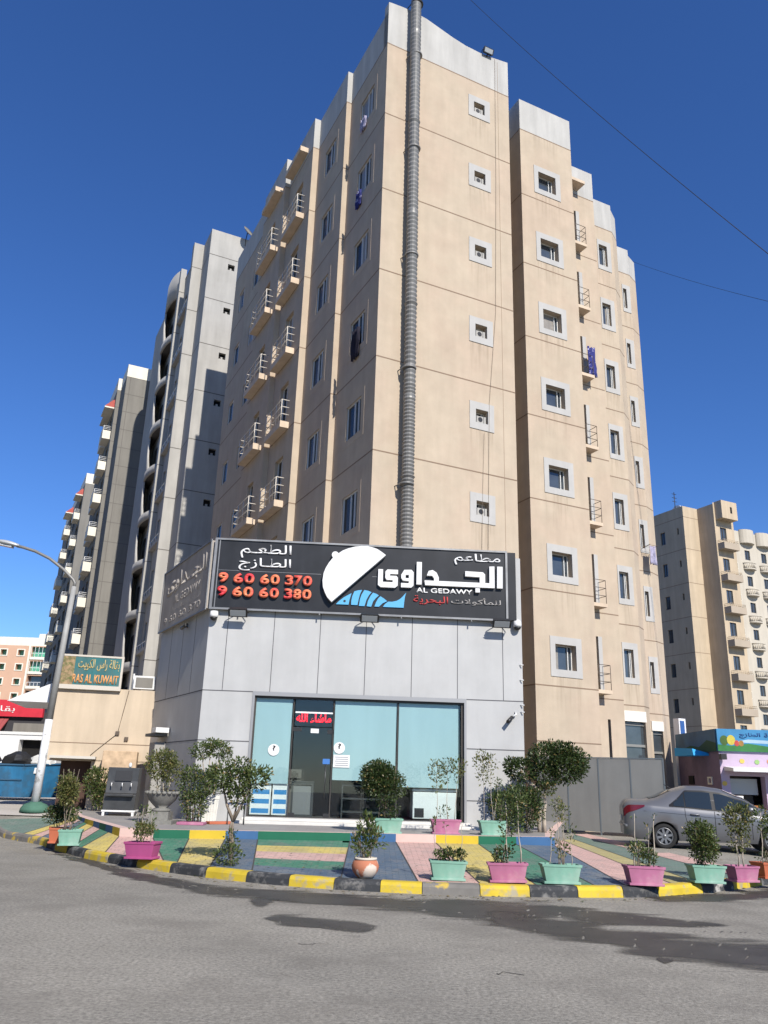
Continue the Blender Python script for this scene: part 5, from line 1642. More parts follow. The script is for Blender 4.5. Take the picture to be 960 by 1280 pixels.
for k, z in enumerate((22.4, 19.2, 15.9, 9.9)):
    t = thing('air_conditioner', ['highest', 'second highest', 'third highest', 'lowest'][k] + ' air conditioner on the narrow tan wall beside the box balconies', 'air conditioner', TO, TA, 'air conditioners on the tan block')
    Fq, _ = seg((54.3, 33), (55.4, 33))
    m1 = MB(); bx(m1, Fq, 0.25, 0.8, z, z + 0.65, 0.01, 0.4); m1.build('casing', CREAM, t)
    m1 = MB(); bx(m1, Fq, 0.3, 0.75, z + 0.05, z + 0.6, 0.401, 0.41); m1.build('grille', GREYD, t)
t = thing('roof_antenna', 'thin antenna and white tank on the roof of the tan block', 'antenna', TO, TA)
m1 = MB(); m1.tube([(50.9, 36, 28), (50.9, 36, 30.6)], 0.04, 5)
for z in (29.6, 30.0, 30.4): m1.tube([(50.6, 36, z), (51.2, 36, z)], 0.03, 4)
m1.build('mast', BLACKM, t)
t2 = thing('water_tank', 'white water tank on the roof of the tan block', 'tank', TO, TA)
m1 = MB(); m1.tube([(51.6, 36.5, 28.7), (53.4, 36.5, 28.7)], 0.75, 16); m1.build('barrel', WHITE, t2)
m1 = MB(); bx(m1, frame((0, 0), 0), 51.8, 52.1, 27.2, 28.1, -37, -36); bx(m1, frame((0, 0), 0), 52.9, 53.2, 27.2, 28.1, -37, -36); m1.build('cradle', GREYD, t2)

rc = bld('cream_apartment_block', 'cream apartment block at the right edge with rows of half round balconies')
mb = MB()
RZ = [24.65 - 2.68 * k for k in range(8)]
COLS = [1.85, 4.2, 6.6, 9.0, 11.4]
HH = [(c - 0.36, c + 0.36, z - 0.95, z) for z in RZ for c in COLS] if False else [(c - 0.36, c + 0.36, z, z + 1.0) for z in [z - 0.95 for z in RZ] for c in COLS]
F_, L_ = seg((55.45, 33.2), (68, 33.2))
wall(mb, F_, 0, L_, 0, 26.6, HH, 0.15, 0)
shell(mb, [(68, 33.2), (68, 44), (55.45, 44), (55.45, 33.2)], 0, 26.6, 0, False)
mb.face([(55.45, 33.2, 26.2), (68, 33.2, 26.2), (68, 44, 26.2), (55.45, 44, 26.2)], 0)
mb.build('wall', RCREAM, rc)


def half_round(F, c, z0, z1, r, name, ribs=True, d=0.62):
    m1 = MB()
    n = 14
    P = [F(c + r * math.cos(math.pi * k / n), 0, d * math.sin(math.pi * k / n) * (1.0 if k % 2 or not ribs else 0.95)) for k in range(n + 1)]
    m1.grid([[Vector((p.x, p.y, z0)) for p in P], [Vector((p.x, p.y, z1)) for p in P]], 0, False)
    m1.face([Vector((p.x, p.y, z0)) for p in P]); m1.face([Vector((p.x, p.y, z1)) for p in reversed(P)])
    return m1.build(name, RCREAM, rc)


for c in COLS:
    half_round(F_, c, 25.35, 26.75, 0.95, 'roof_bay')
    for z in RZ:
        hole_window(F_, (c - 0.36, c + 0.36, z - 0.95, z + 0.05), rc, 0.12, PANE)
        b = half_round(F_, c, z - 2.0, z - 1.88, 0.78, 'balcony', False, 0.6)
        m2 = MB()
        n = 12
        for k in range(n + 1):
            q = (c + 0.74 * math.cos(math.pi * k / n), 0.55 * math.sin(math.pi * k / n))
            m2.tube([F_(q[0], z - 1.88, q[1]), F_(q[0], z - 1.38, q[1])], 0.05, 5)
        Q = [F_(c + 0.76 * math.cos(math.pi * k / n), z - 1.35, 0.57 * math.sin(math.pi * k / n)) for k in range(n + 1)]
        m2.tube(Q, 0.06, 5)
        m2.build('balustrade', RCREAM, b)


# unseen blocks added out of view to shade and colour the left-facing walls
for (bx0, by0, bw, bd, bh, lab) in ((-47.0, -6.0, 20.0, 24.0, 27.0, 'added brown block out of view that tints the side street shade'), (-52.0, 22.0, 22.0, 26.0, 24.0, 'added taupe block out of view further along that tints the shade')):
    ob = thing('added_shade_block', lab, 'building', (bx0, by0, 0))
    mb = MB(); Fo, Lo = seg((bw, 0), (bw, bd))
    HO = [(1.5 + 3.2 * c, 2.9 + 3.2 * c, 1.5 + 3.2 * k, 2.9 + 3.2 * k) for c in range(7) for k in range(7)]
    wall(mb, Fo, 0, Lo, 0, bh, HO, 0.2, 0)
    shell(mb, [(bw, bd), (0, bd), (0, 0), (bw, 0)], 0, bh, 0)
    mb.face([(0, 0, bh), (bw, 0, bh), (bw, bd, bh), (0, bd, bh)], 0)
    mb.build('wall', mat('taupe_render', (0.20, 0.165, 0.13), 0.95, 0.1, 0.5), ob)
    for h in HO: hole_window(Fo, h, ob, 0.15, DIMPANE, mull=False)

# ---------------------------------------------------------------- hoarding on the right
t = thing('metal_hoarding', 'grey sheet metal hoarding behind the parked car beside the restaurant', 'fence')
Fh, Lh = seg((5.3, 27.95), (8.76, 25.98))
for k in range(4):
    a, b = Lh * k / 4 + 0.02, Lh * (k + 1) / 4 - 0.02
    mb = MB(); bx(mb, Fh, a, b, 0.3, 2.47, -0.02, 0.01)
    mb.build('sheet', FENCEM, t)
for k in range(5):
    mb = MB(); bx(mb, Fh, Lh * k / 4 - 0.02, Lh * k / 4 + 0.02, 0.2, 2.5, -0.03, 0.02); mb.build('post', mat('post_grey', (0.11, 0.13, 0.145), 0.6) if 'post_grey' not in bpy.data.materials else bpy.data.materials['post_grey'], t)
mb = MB(); bx(mb, Fh, -0.02, Lh + 0.02, 2.475, 2.51, -0.03, 0.022); mb.build('top_rail', bpy.data.materials['post_grey'], t)
mb = MB()
Fh2, _ = seg((8.78, 25.98), (9.3, 28.2)); bx(mb, Fh2, 0.03, 2.2, 0.3, 2.47, -0.02, 0.01); mb.build('return_sheet', FENCEM, t)
t = thing('sign_pillar', 'narrow white pillar with a small blue plate at the right foot of the beige tower', 'pillar', TO, TA)
Fp, _ = seg((19.35, 7.0), (20.1, 7.0))
mb = MB(); bx(mb, Fp, 0.0, 0.42, 0, 4.75, -0.35, 0); mb.build('shaft', WHITE, t)
mb = MB(); bx(mb, Fp, 0.06, 0.32, 3.95, 4.65, 0.003, 0.02); mb.build('plate', mat('plate_blue', (0.03, 0.09, 0.25), 0.5), t)

# street lamp
lx, ly = -9.49, 24.3
t = thing('street_lamp', 'tall leaning street lamp with a curved arm and peeling white paint on its lower half', 'street lamp', (lx, ly, 0.48))
t.scale = (0.853,) * 3
mb = MB(); mb.lathe([(0.47, 0.0), (0.45, 0.12), (0.36, 0.24), (0.2, 0.3), (0.19, 0.32)], (0, 0, 0), 22); mb.build('base', GREENC, t)
mb = MB(); mb.tube([(-0.02, 0, 0.3), (0.02, 0, 2.95)], [0.14, 0.125], 14); mb.build('painted_shaft', POLEW, t)
mb = MB(); mb.tube([(0.02, 0, 2.95), (0.18, 0, 7.55)], [0.12, 0.085], 14); mb.build('shaft', POLE, t)
mb = MB()
mb.tube([(0.18, 0, 7.5), (0.19, 0, 7.68), (0.12, 0, 7.79), (-0.3, 0, 8.17), (-0.85, 0, 8.55), (-1.4, 0, 8.8), (-1.85, 0, 8.93), (-2.1, 0, 8.98)], 0.055, 10)
mb.build('arm', STEEL, t)
mb = MB()
rows = []
for k in range(9):
    q = k / 8
    x = -2.0 - 0.95 * q; w = 0.06 + 0.13 * math.sin(math.pi * min(1, q * 0.9 + 0.08)) ; zc = 8.97 + 0.17 * q
    rows.append([(x, w * math.cos(a * math.pi / 6), zc + w * (0.65 if math.sin(a * math.pi / 6) > 0 else 0.3) * math.sin(a * math.pi / 6)) for a in range(12)])
mb.grid(rows, 0, True, True); mb.face(rows[0]); mb.face(rows[-1])
hd = mb.build('lamp_head', mat('lamp_casing', (0.45, 0.46, 0.46), 0.4, metal=0.3), t)
mb = MB(); mb.hexa([(-2.25, -0.11, 8.90), (-2.8, -0.12, 9.0), (-2.8, 0.12, 9.0), (-2.25, 0.11, 8.90), (-2.25, -0.1, 8.97), (-2.8, -0.1, 9.07), (-2.8, 0.1, 9.07), (-2.25, 0.1, 8.97)]); mb.build('lens', LENS, hd)

# blue rubbish skip and its load
t = thing('rubbish_skip', 'battered blue open rubbish skip on the side street behind the lamp', 'skip', (-14.03, 33.17, 0.52))
t.scale = (0.825,) * 3
mb = MB()
rows_o = [(-3.4, -0.9, 0.1), (0.95, -0.9, 0.1), (2.2, 0.9, 0.1), (-3.4, 0.9, 0.1)]
rows_t = [(-3.6, -1.1, 1.5), (0.95, -1.1, 1.5), (2.65, 1.0, 1.62), (-3.6, 1.1, 1.5)]
for i in range(4):
    a, b = i, (i + 1) % 4
    mb.face([rows_o[a], rows_o[b], rows_t[b], rows_t[a]])
    ia = [(p[0] * 0.97, p[1] * 0.93, p[2]) for p in rows_t]; io = [(p[0] * 0.95, p[1] * 0.9, p[2] + 0.06) for p in rows_o]
    mb.face([ia[a], ia[b], io[b], io[a]]); mb.face([rows_t[a], rows_t[b], ia[b], ia[a]])
mb.face(rows_o); mb.face(io)
mb.build('body', SKIP, t)
mb = MB()
for i in range(4):
    mb.tube([rows_t[i], rows_t[(i + 1) % 4]], 0.05, 6)
mb.tube([(-3.5, -1.03, 0.85), (0.9, -1.0, 0.85)], 0.045, 6)
mb.build('rim', mat('dark_blue_rim', (0.02, 0.07, 0.13), 0.6), t)
mb = MB(); bx(mb, frame((0, 0), 0), 1.15, 1.55, 1.15, 1.4, 0.0, 0.02)
o = mb.build('plate', WHITE, t); o.location = (0, -0.72, 0); o.rotation_euler.z = R(3)
for i, (x, y, z, rr, m, lab) in enumerate([(-1.3, 0, 1.75, 0.42, 'b', 'black rubbish bag heaped in the left of the blue skip'), (0.3, -0.2, 1.72, 0.45, 'b', 'black rubbish bag rising from the middle of the blue skip'), (1.2, 0.1, 1.66, 0.4, 'w', 'white rubbish bag at the right end of the blue skip'), (-2.3, 0.1, 1.75, 0.5, 'w', 'white rubbish bag at the left edge of the photo in the skip')]):
    mb = MB()
    rows = [[(rr * math.sin(math.pi * a / 8) * math.cos(2 * math.pi * b / 12) * random.uniform(.8, 1.15) * 1.3, rr * math.sin(math.pi * a / 8) * math.sin(2 * math.pi * b / 12) * random.uniform(.8, 1.15), -rr * 0.8 * math.cos(math.pi * a / 8) + random.uniform(-.04, .04)) for b in range(12)] for a in range(9)]
    mb.grid(rows, 0, False, True)
    tag(mb.build('rubbish_bag', BLACKM if m == 'b' else mat('dirty_white_bag', (0.5, 0.5, 0.48), 0.5), loc=(-14.03 + x * 0.825, 33.17 + y * 0.825, 0.47 + z * 0.825)), lab, 'rubbish bag')

# white food van behind the skip
t = thing('parked_van', 'white van with a dark open serving side parked behind the blue skip', 'van', (-16.2, 38.0, 0.52))
t.scale = (0.826,) * 3
F0 = frame((0, 0), 0)
mb = MB(); wall(mb, F0, -1.2, 2.4, 0.5, 3.1, [(0.25, 1.6, 1.75, 2.85)], 0.5); shell(mb, [(2.4, 0), (2.4, 1.9), (-1.2, 1.9), (-1.2, 0)], 0.5, 3.1, 0); mb.build('body', WHITE, t)
mb = MB(); bx(mb, F0, 0.2, 1.65, 1.7, 2.9, -0.6, -0.5); mb.build('hatch', DARK, t)
mb = MB(); bx(mb, F0, -1.3, 2.5, 3.1, 3.25, -1.9, 0.05); mb.build('roof', ALU, t)
mb = MB(); bx(mb, F0, 1.7, 2.3, 1.7, 2.9, 0.005, 0.03); mb.build('side_panel', CREAM, t)
for x in (-0.6, 1.8):
    mb = MB(); mb.tube([(x, -0.02, 0.35), (x, 0.25, 0.35)], 0.35, 16); mb.build('wheel', TYRE, t)

# lilac snack kiosk
t = thing('lilac_kiosk', 'lilac painted snack kiosk with a landscape banner behind the parked car', 'kiosk', (13.75, 34.0, 0.15))
LIL = mat('lilac_render', (0.45, 0.36, 0.46), 0.85, 0.08, 1.5)
mb = MB()
wall(mb, F0, 0, 7, 0, 3.0, [(0.35, 1.75, 0.2, 2.05), (2.0, 3.0, 0.1, 2.05)], 0.4, 0)
shell(mb, [(7, 0), (7, 4.6), (0, 4.6), (0, 0)], 0, 3.0, 0)
mb.build('wall', LIL, t)
mb = MB(); bx(mb, F0, 0.3, 1.8, 0.1, 2.1, -1.4, -1.38); mb.build('back_wall', mat('kiosk_interior', (0.25, 0.24, 0.23), 0.8), t)
mb = MB(); bx(mb, F0, 1.95, 3.05, 0, 2.1, -0.42, -0.4); mb.build('doorway', DARK, t)
mb = MB(); bx(mb, F0, 0.95, 1.7, 0.2, 0.95, -0.5, -0.42); mb.build('counter', mat('orange_wood', (0.35, 0.14, 0.04), 0.6), t)
mb = MB(); bx(mb, F0, 0.4, 1.6, 1.35, 1.95, -0.45, -0.42); mb.build('serving_window', mat('pale_pane', (0.42, 0.44, 0.43), 0.2), t)
mb = MB(); bx(mb, F0, 0.12, 0.8, 0.72, 1.3, 0.005, 0.03); b = mb.build('poster', WHITE, t)
mb = MB(); mb.prism([(0.35, 0.95), (0.42, 0.88), (0.55, 0.9), (0.62, 1.0), (0.55, 1.03), (0.5, 0.97), (0.42, 0.98)], F0, 0.03, 0.034); mb.build('motif', BLACKM, b)
mb = MB(); mb.hexa([F0(0.15, 2.2, 0.9), F0(4.5, 2.2, 0.9), F0(4.5, 2.25, 0), F0(0.15, 2.25, 0), F0(0.15, 2.32, 0.9), F0(4.5, 2.32, 0.9), F0(4.5, 2.4, 0), F0(0.15, 2.4, 0)]); mb.build('awning', WHITE, t)
for i, (x, z) in enumerate([(0.9, 2.62), (1.5, 2.6), (2.0, 2.63), (0.12, 1.75), (0.08, 1.3), (0.1, 1.0)]):
    mb = MB(); mb.prism([(x + 0.1 * math.cos(k * math.pi / 6), z + 0.09 * math.sin(k * math.pi / 6)) for k in range(12)], F0, 0.004, 0.02)
    mb.build('painted_dot', [mat('dot_yellow', (0.6, 0.42, 0.10), 0.8), mat('dot_green', (0.25, 0.40, 0.15), 0.8), mat('dot_orange', (0.6, 0.25, 0.10), 0.8)][i % 3], t)
mb = MB(); bx(mb, F0, 6.5, 6.9, 2.0, 3.0, 0.01, 0.03); mb.build('panel', WHITE, t)
Fk, Lk = seg((0, 4.6), (0, 0))
mb = MB(); bx(mb, Fk, 1.2, 1.75, 1.7, 2.05, 0.005, 0.06); mb.build('vent', DARK, t)
mb = MB(); ring(mb, Fk, (3.3, 3.75, 1.7, 2.0), (3.38, 3.67, 1.76, 1.94), 0.004, 0.05); mb.build('wall_box', CREAM, t)
mb = MB(); bx(mb, Fk, 0.0, Lk, 0.0, 2.98, 0.002, 0.004); mb.build('side_shade', mat('shaded_lilac', (0.16, 0.12, 0.17), 0.9, 0.15, 1.5), t)  # darker lilac sheet stands for the shade on this side wall
for i, (x, z) in enumerate([(0.05, 2.75), (6.0, 2.75)]):
    mb = MB(); bx(mb, F0, x - 0.1, x + 0.12, z - 0.1, z + 0.12, 0.1, 0.35); mb.build('spot_lamp', BLACKM, t)
kb = thing('kiosk_banner', 'landscape banner of blue sky, fruit and green hills wrapped round the lilac kiosk top', 'banner', (13.75, 34.0, 0.15))
SKYB = mat('banner_blue', (0.04, 0.19, 0.36), 0.6, 0.2, 0.8)
HILL = mat('banner_green', (0.03, 0.15, 0.04), 0.6, 0.25, 2.0)
CLD = mat('banner_cloud', (0.30, 0.42, 0.50), 0.6, 0.2, 2.0)
mb = MB(); bx(mb, F0, -0.05, 7.0, 2.98, 3.85, 0.004, 0.1); bo = mb.build('sheet', SKYB, kb)
mb = MB(); mb.prism([(-0.05, 2.985), (7, 2.985), (7, 3.2), (5, 3.14), (3.2, 3.25), (2.0, 3.2), (1.2, 3.3), (0.5, 3.2), (-0.05, 3.24)], F0, 0.1, 0.104); mb.build('hills', HILL, bo)
mb = MB(); mb.prism([(0.6, 3.34), (2.4, 3.30), (6.9, 3.34), (6.9, 3.46), (3.0, 3.40), (1.2, 3.46)], F0, 0.1, 0.103); mb.build('clouds', CLD, bo)
for (x, z, rr, c) in ((0.22, 3.4, 0.17, (0.05, 0.10, 0.02)), (0.5, 3.42, 0.17, (0.45, 0.38, 0.06)), (0.72, 3.3, 0.1, (0.42, 0.06, 0.05)), (0.9, 3.3, 0.1, (0.30, 0.16, 0.04))):
    mb = MB(); mb.prism([(x + rr * math.cos(k * math.pi / 8), z + rr * 1.15 * math.sin(k * math.pi / 8)) for k in range(16)], F0, 0.104, 0.108 + 0.002 * x); mb.build('fruit', mat('banner_fruit', c, 0.6, 0.2, 8), bo)
NAVY = mat('banner_navy', (0.01, 0.05, 0.17), 0.6)
lettering(arabic('الطازج'), F0, 0.85, 1.7, 3.5, 3.72, 0.104, 0.11, NAVY, bo, bold=0.02)
lettering(arabic('بقالة'), F0, 1.85, 2.5, 3.5, 3.72, 0.104, 0.11, NAVY, bo, bold=0.02)
mb = MB(); bx(mb, Fk, 0.0, Lk, 2.98, 3.85, 0.004, 0.08); bs = mb.build('side_sheet', mat('banner_blue_shaded', (0.03, 0.09, 0.16), 0.6, 0.3, 1.0), kb)  # shaded copy of the blue sheet, the shade put into its colour
mb = MB(); mb.prism([(0, 2.985), (Lk, 2.985), (Lk, 3.3), (Lk * .8, 3.45), (Lk * .6, 3.2), (Lk * .4, 3.3), (Lk * .15, 3.15), (0, 3.2)], Fk, 0.08, 0.085); mb.build('hills', mat('banner_green_shaded', (0.01, 0.05, 0.02), 0.7), bs)  # same hills in a green darkened for the shaded side
t = thing('blue_awning', 'bright blue triangular awning between the beige tower and the lilac kiosk', 'awning', (13.0, 36.0, 0))
mb = MB(); mb.hexa([(0.1, -1.0, 2.98), (1.02, -1.0, 2.98), (0.6, 1.2, 3.0), (0.1, 1.2, 3.0), (0.1, -0.9, 3.25), (0.95, -0.98, 3.03), (0.55, 1.2, 3.1), (0.1, 1.2, 3.35)]); mb.build('canvas', mat('bright_blue_canvas', (0.02, 0.30, 0.66), 0.7), t)
mb = MB(); mb.tube([(0.9, -0.9, 0.2), (0.95, -0.95, 3.0)], 0.03, 6); mb.build('pole', INOX, t)

# water dispenser
t = thing('water_dispenser', 'steel drinking water dispenser on white legs standing on the platform', 'dispenser', (-6.72, 23.0, ZP), R(8))
mb = MB()
prof = [(-0.42, 0.14), (-0.42, 0.52), (-0.30, 0.56), (-0.24, 0.86), (-0.22, 1.2), (0.3, 1.2), (0.3, 0.14)]
mb.prism(prof, lambda a, b, d_: (d_, a, b), -0.4, 0.4); mb.build('cabinet', INOX, t, 0.01)
mb = MB(); mb.hexa([(-0.2, -0.275, 0.86), (0.22, -0.275, 0.86), (0.22, -0.23, 0.86), (-0.2, -0.23, 0.86), (-0.2, -0.245, 1.12), (0.22, -0.245, 1.12), (0.22, -0.2, 1.12), (-0.2, -0.2, 1.12)]); mb.build('display_panel', BLACKM, t)
mb = MB(); bx(mb, F0, -0.34, 0.34, 0.48, 0.54, 0.4, 0.56); mb.build('drip_tray', INOX, t, 0.01)
for x in (-0.25, 0.02, 0.25):
    mb = MB(); mb.tube([(x, -0.27, 0.8), (x, -0.38, 0.8), (x, -0.39, 0.72)], 0.016, 6); mb.build('tap', WHITE, t)
mb = MB()
for x in (-0.4, 0.34): bx(mb, F0, x, x + 0.06, 0, 0.1, 0.36, 0.42); bx(mb, F0, x, x + 0.06, 0, 0.1, -0.3, -0.24)
bx(mb, F0, -0.42, 0.42, 0.1, 0.14, -0.31, 0.43)
mb.build('leg_frame', WHITE, t)
mb = MB(); mb.lathe([(0.02, 0), (0.045, 0.03), (0.04, 0.1), (0.015, 0.13)], (-6.6, 23.0, ZP + 1.2), 10)
tag(mb.build('white_cup', WHITE), 'small white cup left on top of the steel water dispenser', 'cup')

# stool in front of the shop corner
t = thing('metal_stool', 'blue topped folding stool with thin metal legs beside the shop front', 'stool', (-3.25, 20.4, ZP), R(12))
mb = MB(); bx(mb, F0, -0.22, 0.22, 0.44, 0.47, -0.16, 0.16); mb.build('seat', mat('navy_vinyl', (0.02, 0.04, 0.13), 0.5), t, 0.01)
for sx in (-0.19, 0.19):
    for a, b in ((-0.15, 0.15), (0.15, -0.15)):
        mb = MB(); mb.tube([(sx, a, 0.0), (sx, b, 0.44)], 0.012, 6); mb.build('leg', INOX, t)


# ---------------------------------------------------------------- planting
def crown_part(t, clumps, size, m, name='foliage', **k):
    mb = MB(); leaves(mb, clumps, size, **k)
    return build_leaves(mb, name, m, t)


def stems(t, lines, rad, m=BARK, name='stem'):
    for ln in lines:
        mb = MB(); n = len(ln)
        mb.tube(ln, [rad * (1 - 0.6 * i / max(1, n - 1)) for i in range(n)], 6)
        mb.build(name, m, t)


def box_pot(t, w, d, h, m, tray=True):
    mb = MB()
    F = lambda a, z: [(-a * w / 2, -a * d / 2, z), (a * w / 2, -a * d / 2, z), (a * w / 2, a * d / 2, z), (-a * w / 2, a * d / 2, z)]
    R0, R1, R2, R3 = F(0.8, 0.03), F(0.95, h * 0.86), F(1.0, h * 0.865), F(1.02, h)
    for A, B in ((R0, R1), (R1, R2), (R2, R3)):
        for i in range(4): mb.face([A[i], A[(i + 1) % 4], B[(i + 1) % 4], B[i]])
    R4, R5 = F(0.93, h), F(0.9, h - 0.05)
    for A, B in ((R3, R4), (R4, R5)):
        for i in range(4): mb.face([A[i], A[(i + 1) % 4], B[(i + 1) % 4], B[i]])
    mb.face(list(reversed(R0)))
    p = mb.build('pot', m, t, 0.006)
    if tray:
        m2 = MB(); m2.box(-w * 0.46, w * 0.46, -d * 0.48, d * 0.48, 0.0, 0.035); m2.build('tray', m, p, 0.004)
    m3 = MB(); m3.face([(x * 1.0, y, z) for x, y, z in F(0.905, h - 0.045)]); m3.build('soil', SOIL, t)


def planter(label, loc, rz, w, d, h, m, plants, group='plastic planters along the kerb', name='planter'):
    t = thing(name, label, 'planter', loc, rz, group)
    t.rotation_euler.x = random.uniform(-0.02, 0.02); t.rotation_euler.y = random.uniform(-0.025, 0.025)
    box_pot(t, w, d, h, m)
    for pl in plants:
        pl(t, h)
    return t


def seedling(x, y, top, n_l=26, size=0.05, m=LEAFM, lean=0.05, tuft=0.09, bark=BARKP, rad=0.008):
    def f(t, h, n_l=n_l):
        p1 = (x + random.uniform(-lean, lean) * 2, y + random.uniform(-lean, lean), top)
        stems(t, [wig((x, y, h - 0.06), p1, 5, 0.018)], rad, bark)
        n_l = n_l * 1.35
        crown_part(t, [(p1[0], p1[1], top - tuft * 0.5, tuft, tuft, tuft * 1.2, n_l), (p1[0] - 0.01, p1[1], top - tuft * 2, tuft * 0.6, tuft * 0.6, tuft, n_l * 0.3)], size, m, upbias=0.7)
    return f


def bushy(x, y, r, top, n, size=0.05, m=LEAFM, bot=0.0):
    def f(t, h):
        zc = (top + h + bot) / 2; rz = (top - h - bot) / 2
        cl = [(x + random.uniform(-.3, .3) * r, y + random.uniform(-.3, .3) * r, zc + random.uniform(-.4, .4) * rz, r * random.uniform(.55, .8), r * random.uniform(.55, .8), rz * random.uniform(.5, .7), n / 5) for _ in range(5)]
        cl = [c[:6] + (c[6] * 1.5,) for c in cl]
        crown_part(t, cl, size * random.uniform(0.85, 1.05), m)
        stems(t, [wig((x + random.uniform(-.3, .3) * r, y, h - 0.06), (x + random.uniform(-.6, .6) * r, y, zc + rz * 0.6), 3, 0.02) for _ in range(4)], 0.01)
    return f


# row of planters along the kerb
planter('mint planter holding a tall slim shrub near the street lamp', (-6.2, 17.95, 0.165), R(12), 0.46, 0.34, 0.3, MINTP,
        [bushy(-0.13, 0.0, 0.3, 1.68, 1900, 0.055, LEAFY, 0.36), bushy(-0.02, 0.02, 0.16, 0.75, 160, 0.05, LEAFM)])
planter('orange planter with a dark low bush, tucked behind the left mint planter', (-6.6, 18.35, 0.17), R(20), 0.4, 0.34, 0.3, ORANGEP, [bushy(-0.05, 0.0, 0.36, 0.86, 1200, 0.055, LEAFD)])
planter('magenta planter with a twiggy leafy shrub at the left of the kerb', (-4.1, 15.68, 0.165), R(-14), 0.6, 0.3, 0.28, MAGP,
        [bushy(-0.02, 0, 0.26, 0.62, 420, 0.055, LEAFY), seedling(-0.05, 0, 0.85, 24), seedling(0.12, 0.03, 0.75, 20), seedling(-0.16, 0.03, 0.72, 18)])
planter('mint planter with two bare stems and low leaves right of the terracotta pot', (1.17, 13.86, 0.165), R(2), 0.58, 0.28, 0.28, MINTP,
        [bushy(-0.12, 0, 0.12, 0.45, 120, 0.05), bushy(0.05, 0, 0.15, 0.48, 160, 0.05, LEAFD), bushy(0.2, 0, 0.1, 0.5, 110, 0.05), seedling(-0.22, 0, 0.85, 12, tuft=0.05), seedling(0.0, 0, 0.8, 4, tuft=0.03), seedling(0.2, 0.02, 0.85, 4, tuft=0.03)])
planter('pink planter with two wavy stemmed olive topped saplings near the kerb middle', (2.1, 13.8, 0.165), R(-3), 0.62, 0.3, 0.28, PINKP,
        [bushy(-0.05, 0, 0.2, 0.62, 110, 0.06, LEAFD), bushy(-0.15, 0, 0.1, 0.5, 60, 0.05), seedling(0.02, 0.05, 1.18, 230, 0.055, LEAFM, 0.02, 0.2, BARKP, 0.014), seedling(0.22, 0.05, 1.25, 230, 0.055, LEAFM, 0.02, 0.2, BARKP, 0.014)])
planter('mint planter with sparse tall wispy stems right of the pink one', (2.93, 13.84, 0.165), R(2), 0.62, 0.3, 0.28, MINTP,
        [seedling(-0.18, 0, 0.75, 14, tuft=0.06), seedling(-0.02, 0, 1.2, 60, 0.05, LEAFY, 0.03, 0.11), seedling(0.08, 0.03, 1.1, 60, 0.05, LEAFY, 0.03, 0.12), seedling(0.18, 0, 0.8, 20), bushy(0.05, 0, 0.17, 0.75, 60, 0.05, LEAFY)])
planter('pink planter with two pale twigs over low green leaves before the car wheel', (4.27, 13.95, 0.165), R(2), 0.6, 0.3, 0.28, PINKP,
        [bushy(-0.08, 0, 0.16, 0.68, 190, 0.055), bushy(0.1, 0, 0.15, 0.6, 150, 0.055), seedling(-0.14, 0, 1.05, 3, tuft=0.05, rad=0.012), seedling(0.16, 0, 1.05, 3, tuft=0.04, rad=0.014), seedling(0.1, 0, 0.85, 10)])
planter('mint planter with one dense bushy olive shrub before the car doors', (5.5, 14.6, 0.165), R(5), 0.58, 0.3, 0.27, MINTP, [bushy(-0.06, 0, 0.36, 1.0, 1900, 0.05, LEAFM)])
planter('small pink planter with a round topped two stemmed sapling near the right edge', (6.25, 14.95, 0.165), R(10), 0.46, 0.34, 0.25, PINKP,
        [seedling(-0.06, 0, 1.1, 320, 0.055, LEAFY, 0.02, 0.23, BARKP, 0.013), seedling(0.05, 0, 1.12, 320, 0.055, LEAFY, 0.02, 0.22, BARKP, 0.015)])
planter('brick red planter with thin stems at the right edge of the photo', (6.98, 15.6, 0.17), R(20), 0.5, 0.34, 0.26, ORANGEP,
        [seedling(-0.1, 0, 1.1, 120, 0.055, LEAFM, 0.03, 0.15, BARKP, 0.012), seedling(0.06, 0, 0.95, 110, 0.055, LEAFM, 0.03, 0.15, BARKP, 0.012), bushy(0.0, 0, 0.2, 0.5, 80, 0.05, LEAFD)])
# planters on the platform
G2 = 'plastic planters on the platform edge'
planter('mint planter half hidden behind the round ball shrub on the platform edge', (0.3, 18.95, ZP), R(5), 0.62, 0.34, 0.3, MINTP,
        [bushy(-0.13, -0.05, 0.66, 1.6, 5200, 0.065, LEAFD, 0.28), bushy(-0.02, 0, 0.3, 0.8, 350, 0.06, LEAFD, -0.05)], G2)
planter('pink planter with three spindly saplings before the right shop glass', (1.57, 19.25, ZP), R(4), 0.66, 0.34, 0.3, PINKP,
        [seedling(-0.2, 0, 1.42, 130, 0.06, LEAFY, 0.06, 0.2), seedling(0.05, 0, 1.5, 100, 0.06, LEAFY, 0.06, 0.17), seedling(0.2, 0, 1.52, 100, 0.06, LEAFY, 0.06, 0.17), seedling(0.1, 0.05, 0.55, 26), seedling(-0.1, 0.05, 0.5, 22)], G2)
planter('mint planter with a very tall spindly sapling against the grey wall', (2.62, 19.3, ZP), R(4), 0.62, 0.34, 0.3, MINTP,
        [seedling(-0.18, 0, 1.68, 150, 0.06, LEAFY, 0.05, 0.22), seedling(0.02, 0, 1.62, 90, 0.06, LEAFY, 0.05, 0.2), seedling(0.05, 0, 1.15, 50, 0.05, LEAFM), bushy(0.2, 0.05, 0.14, 0.7, 110, 0.05, LEAFM)], G2)

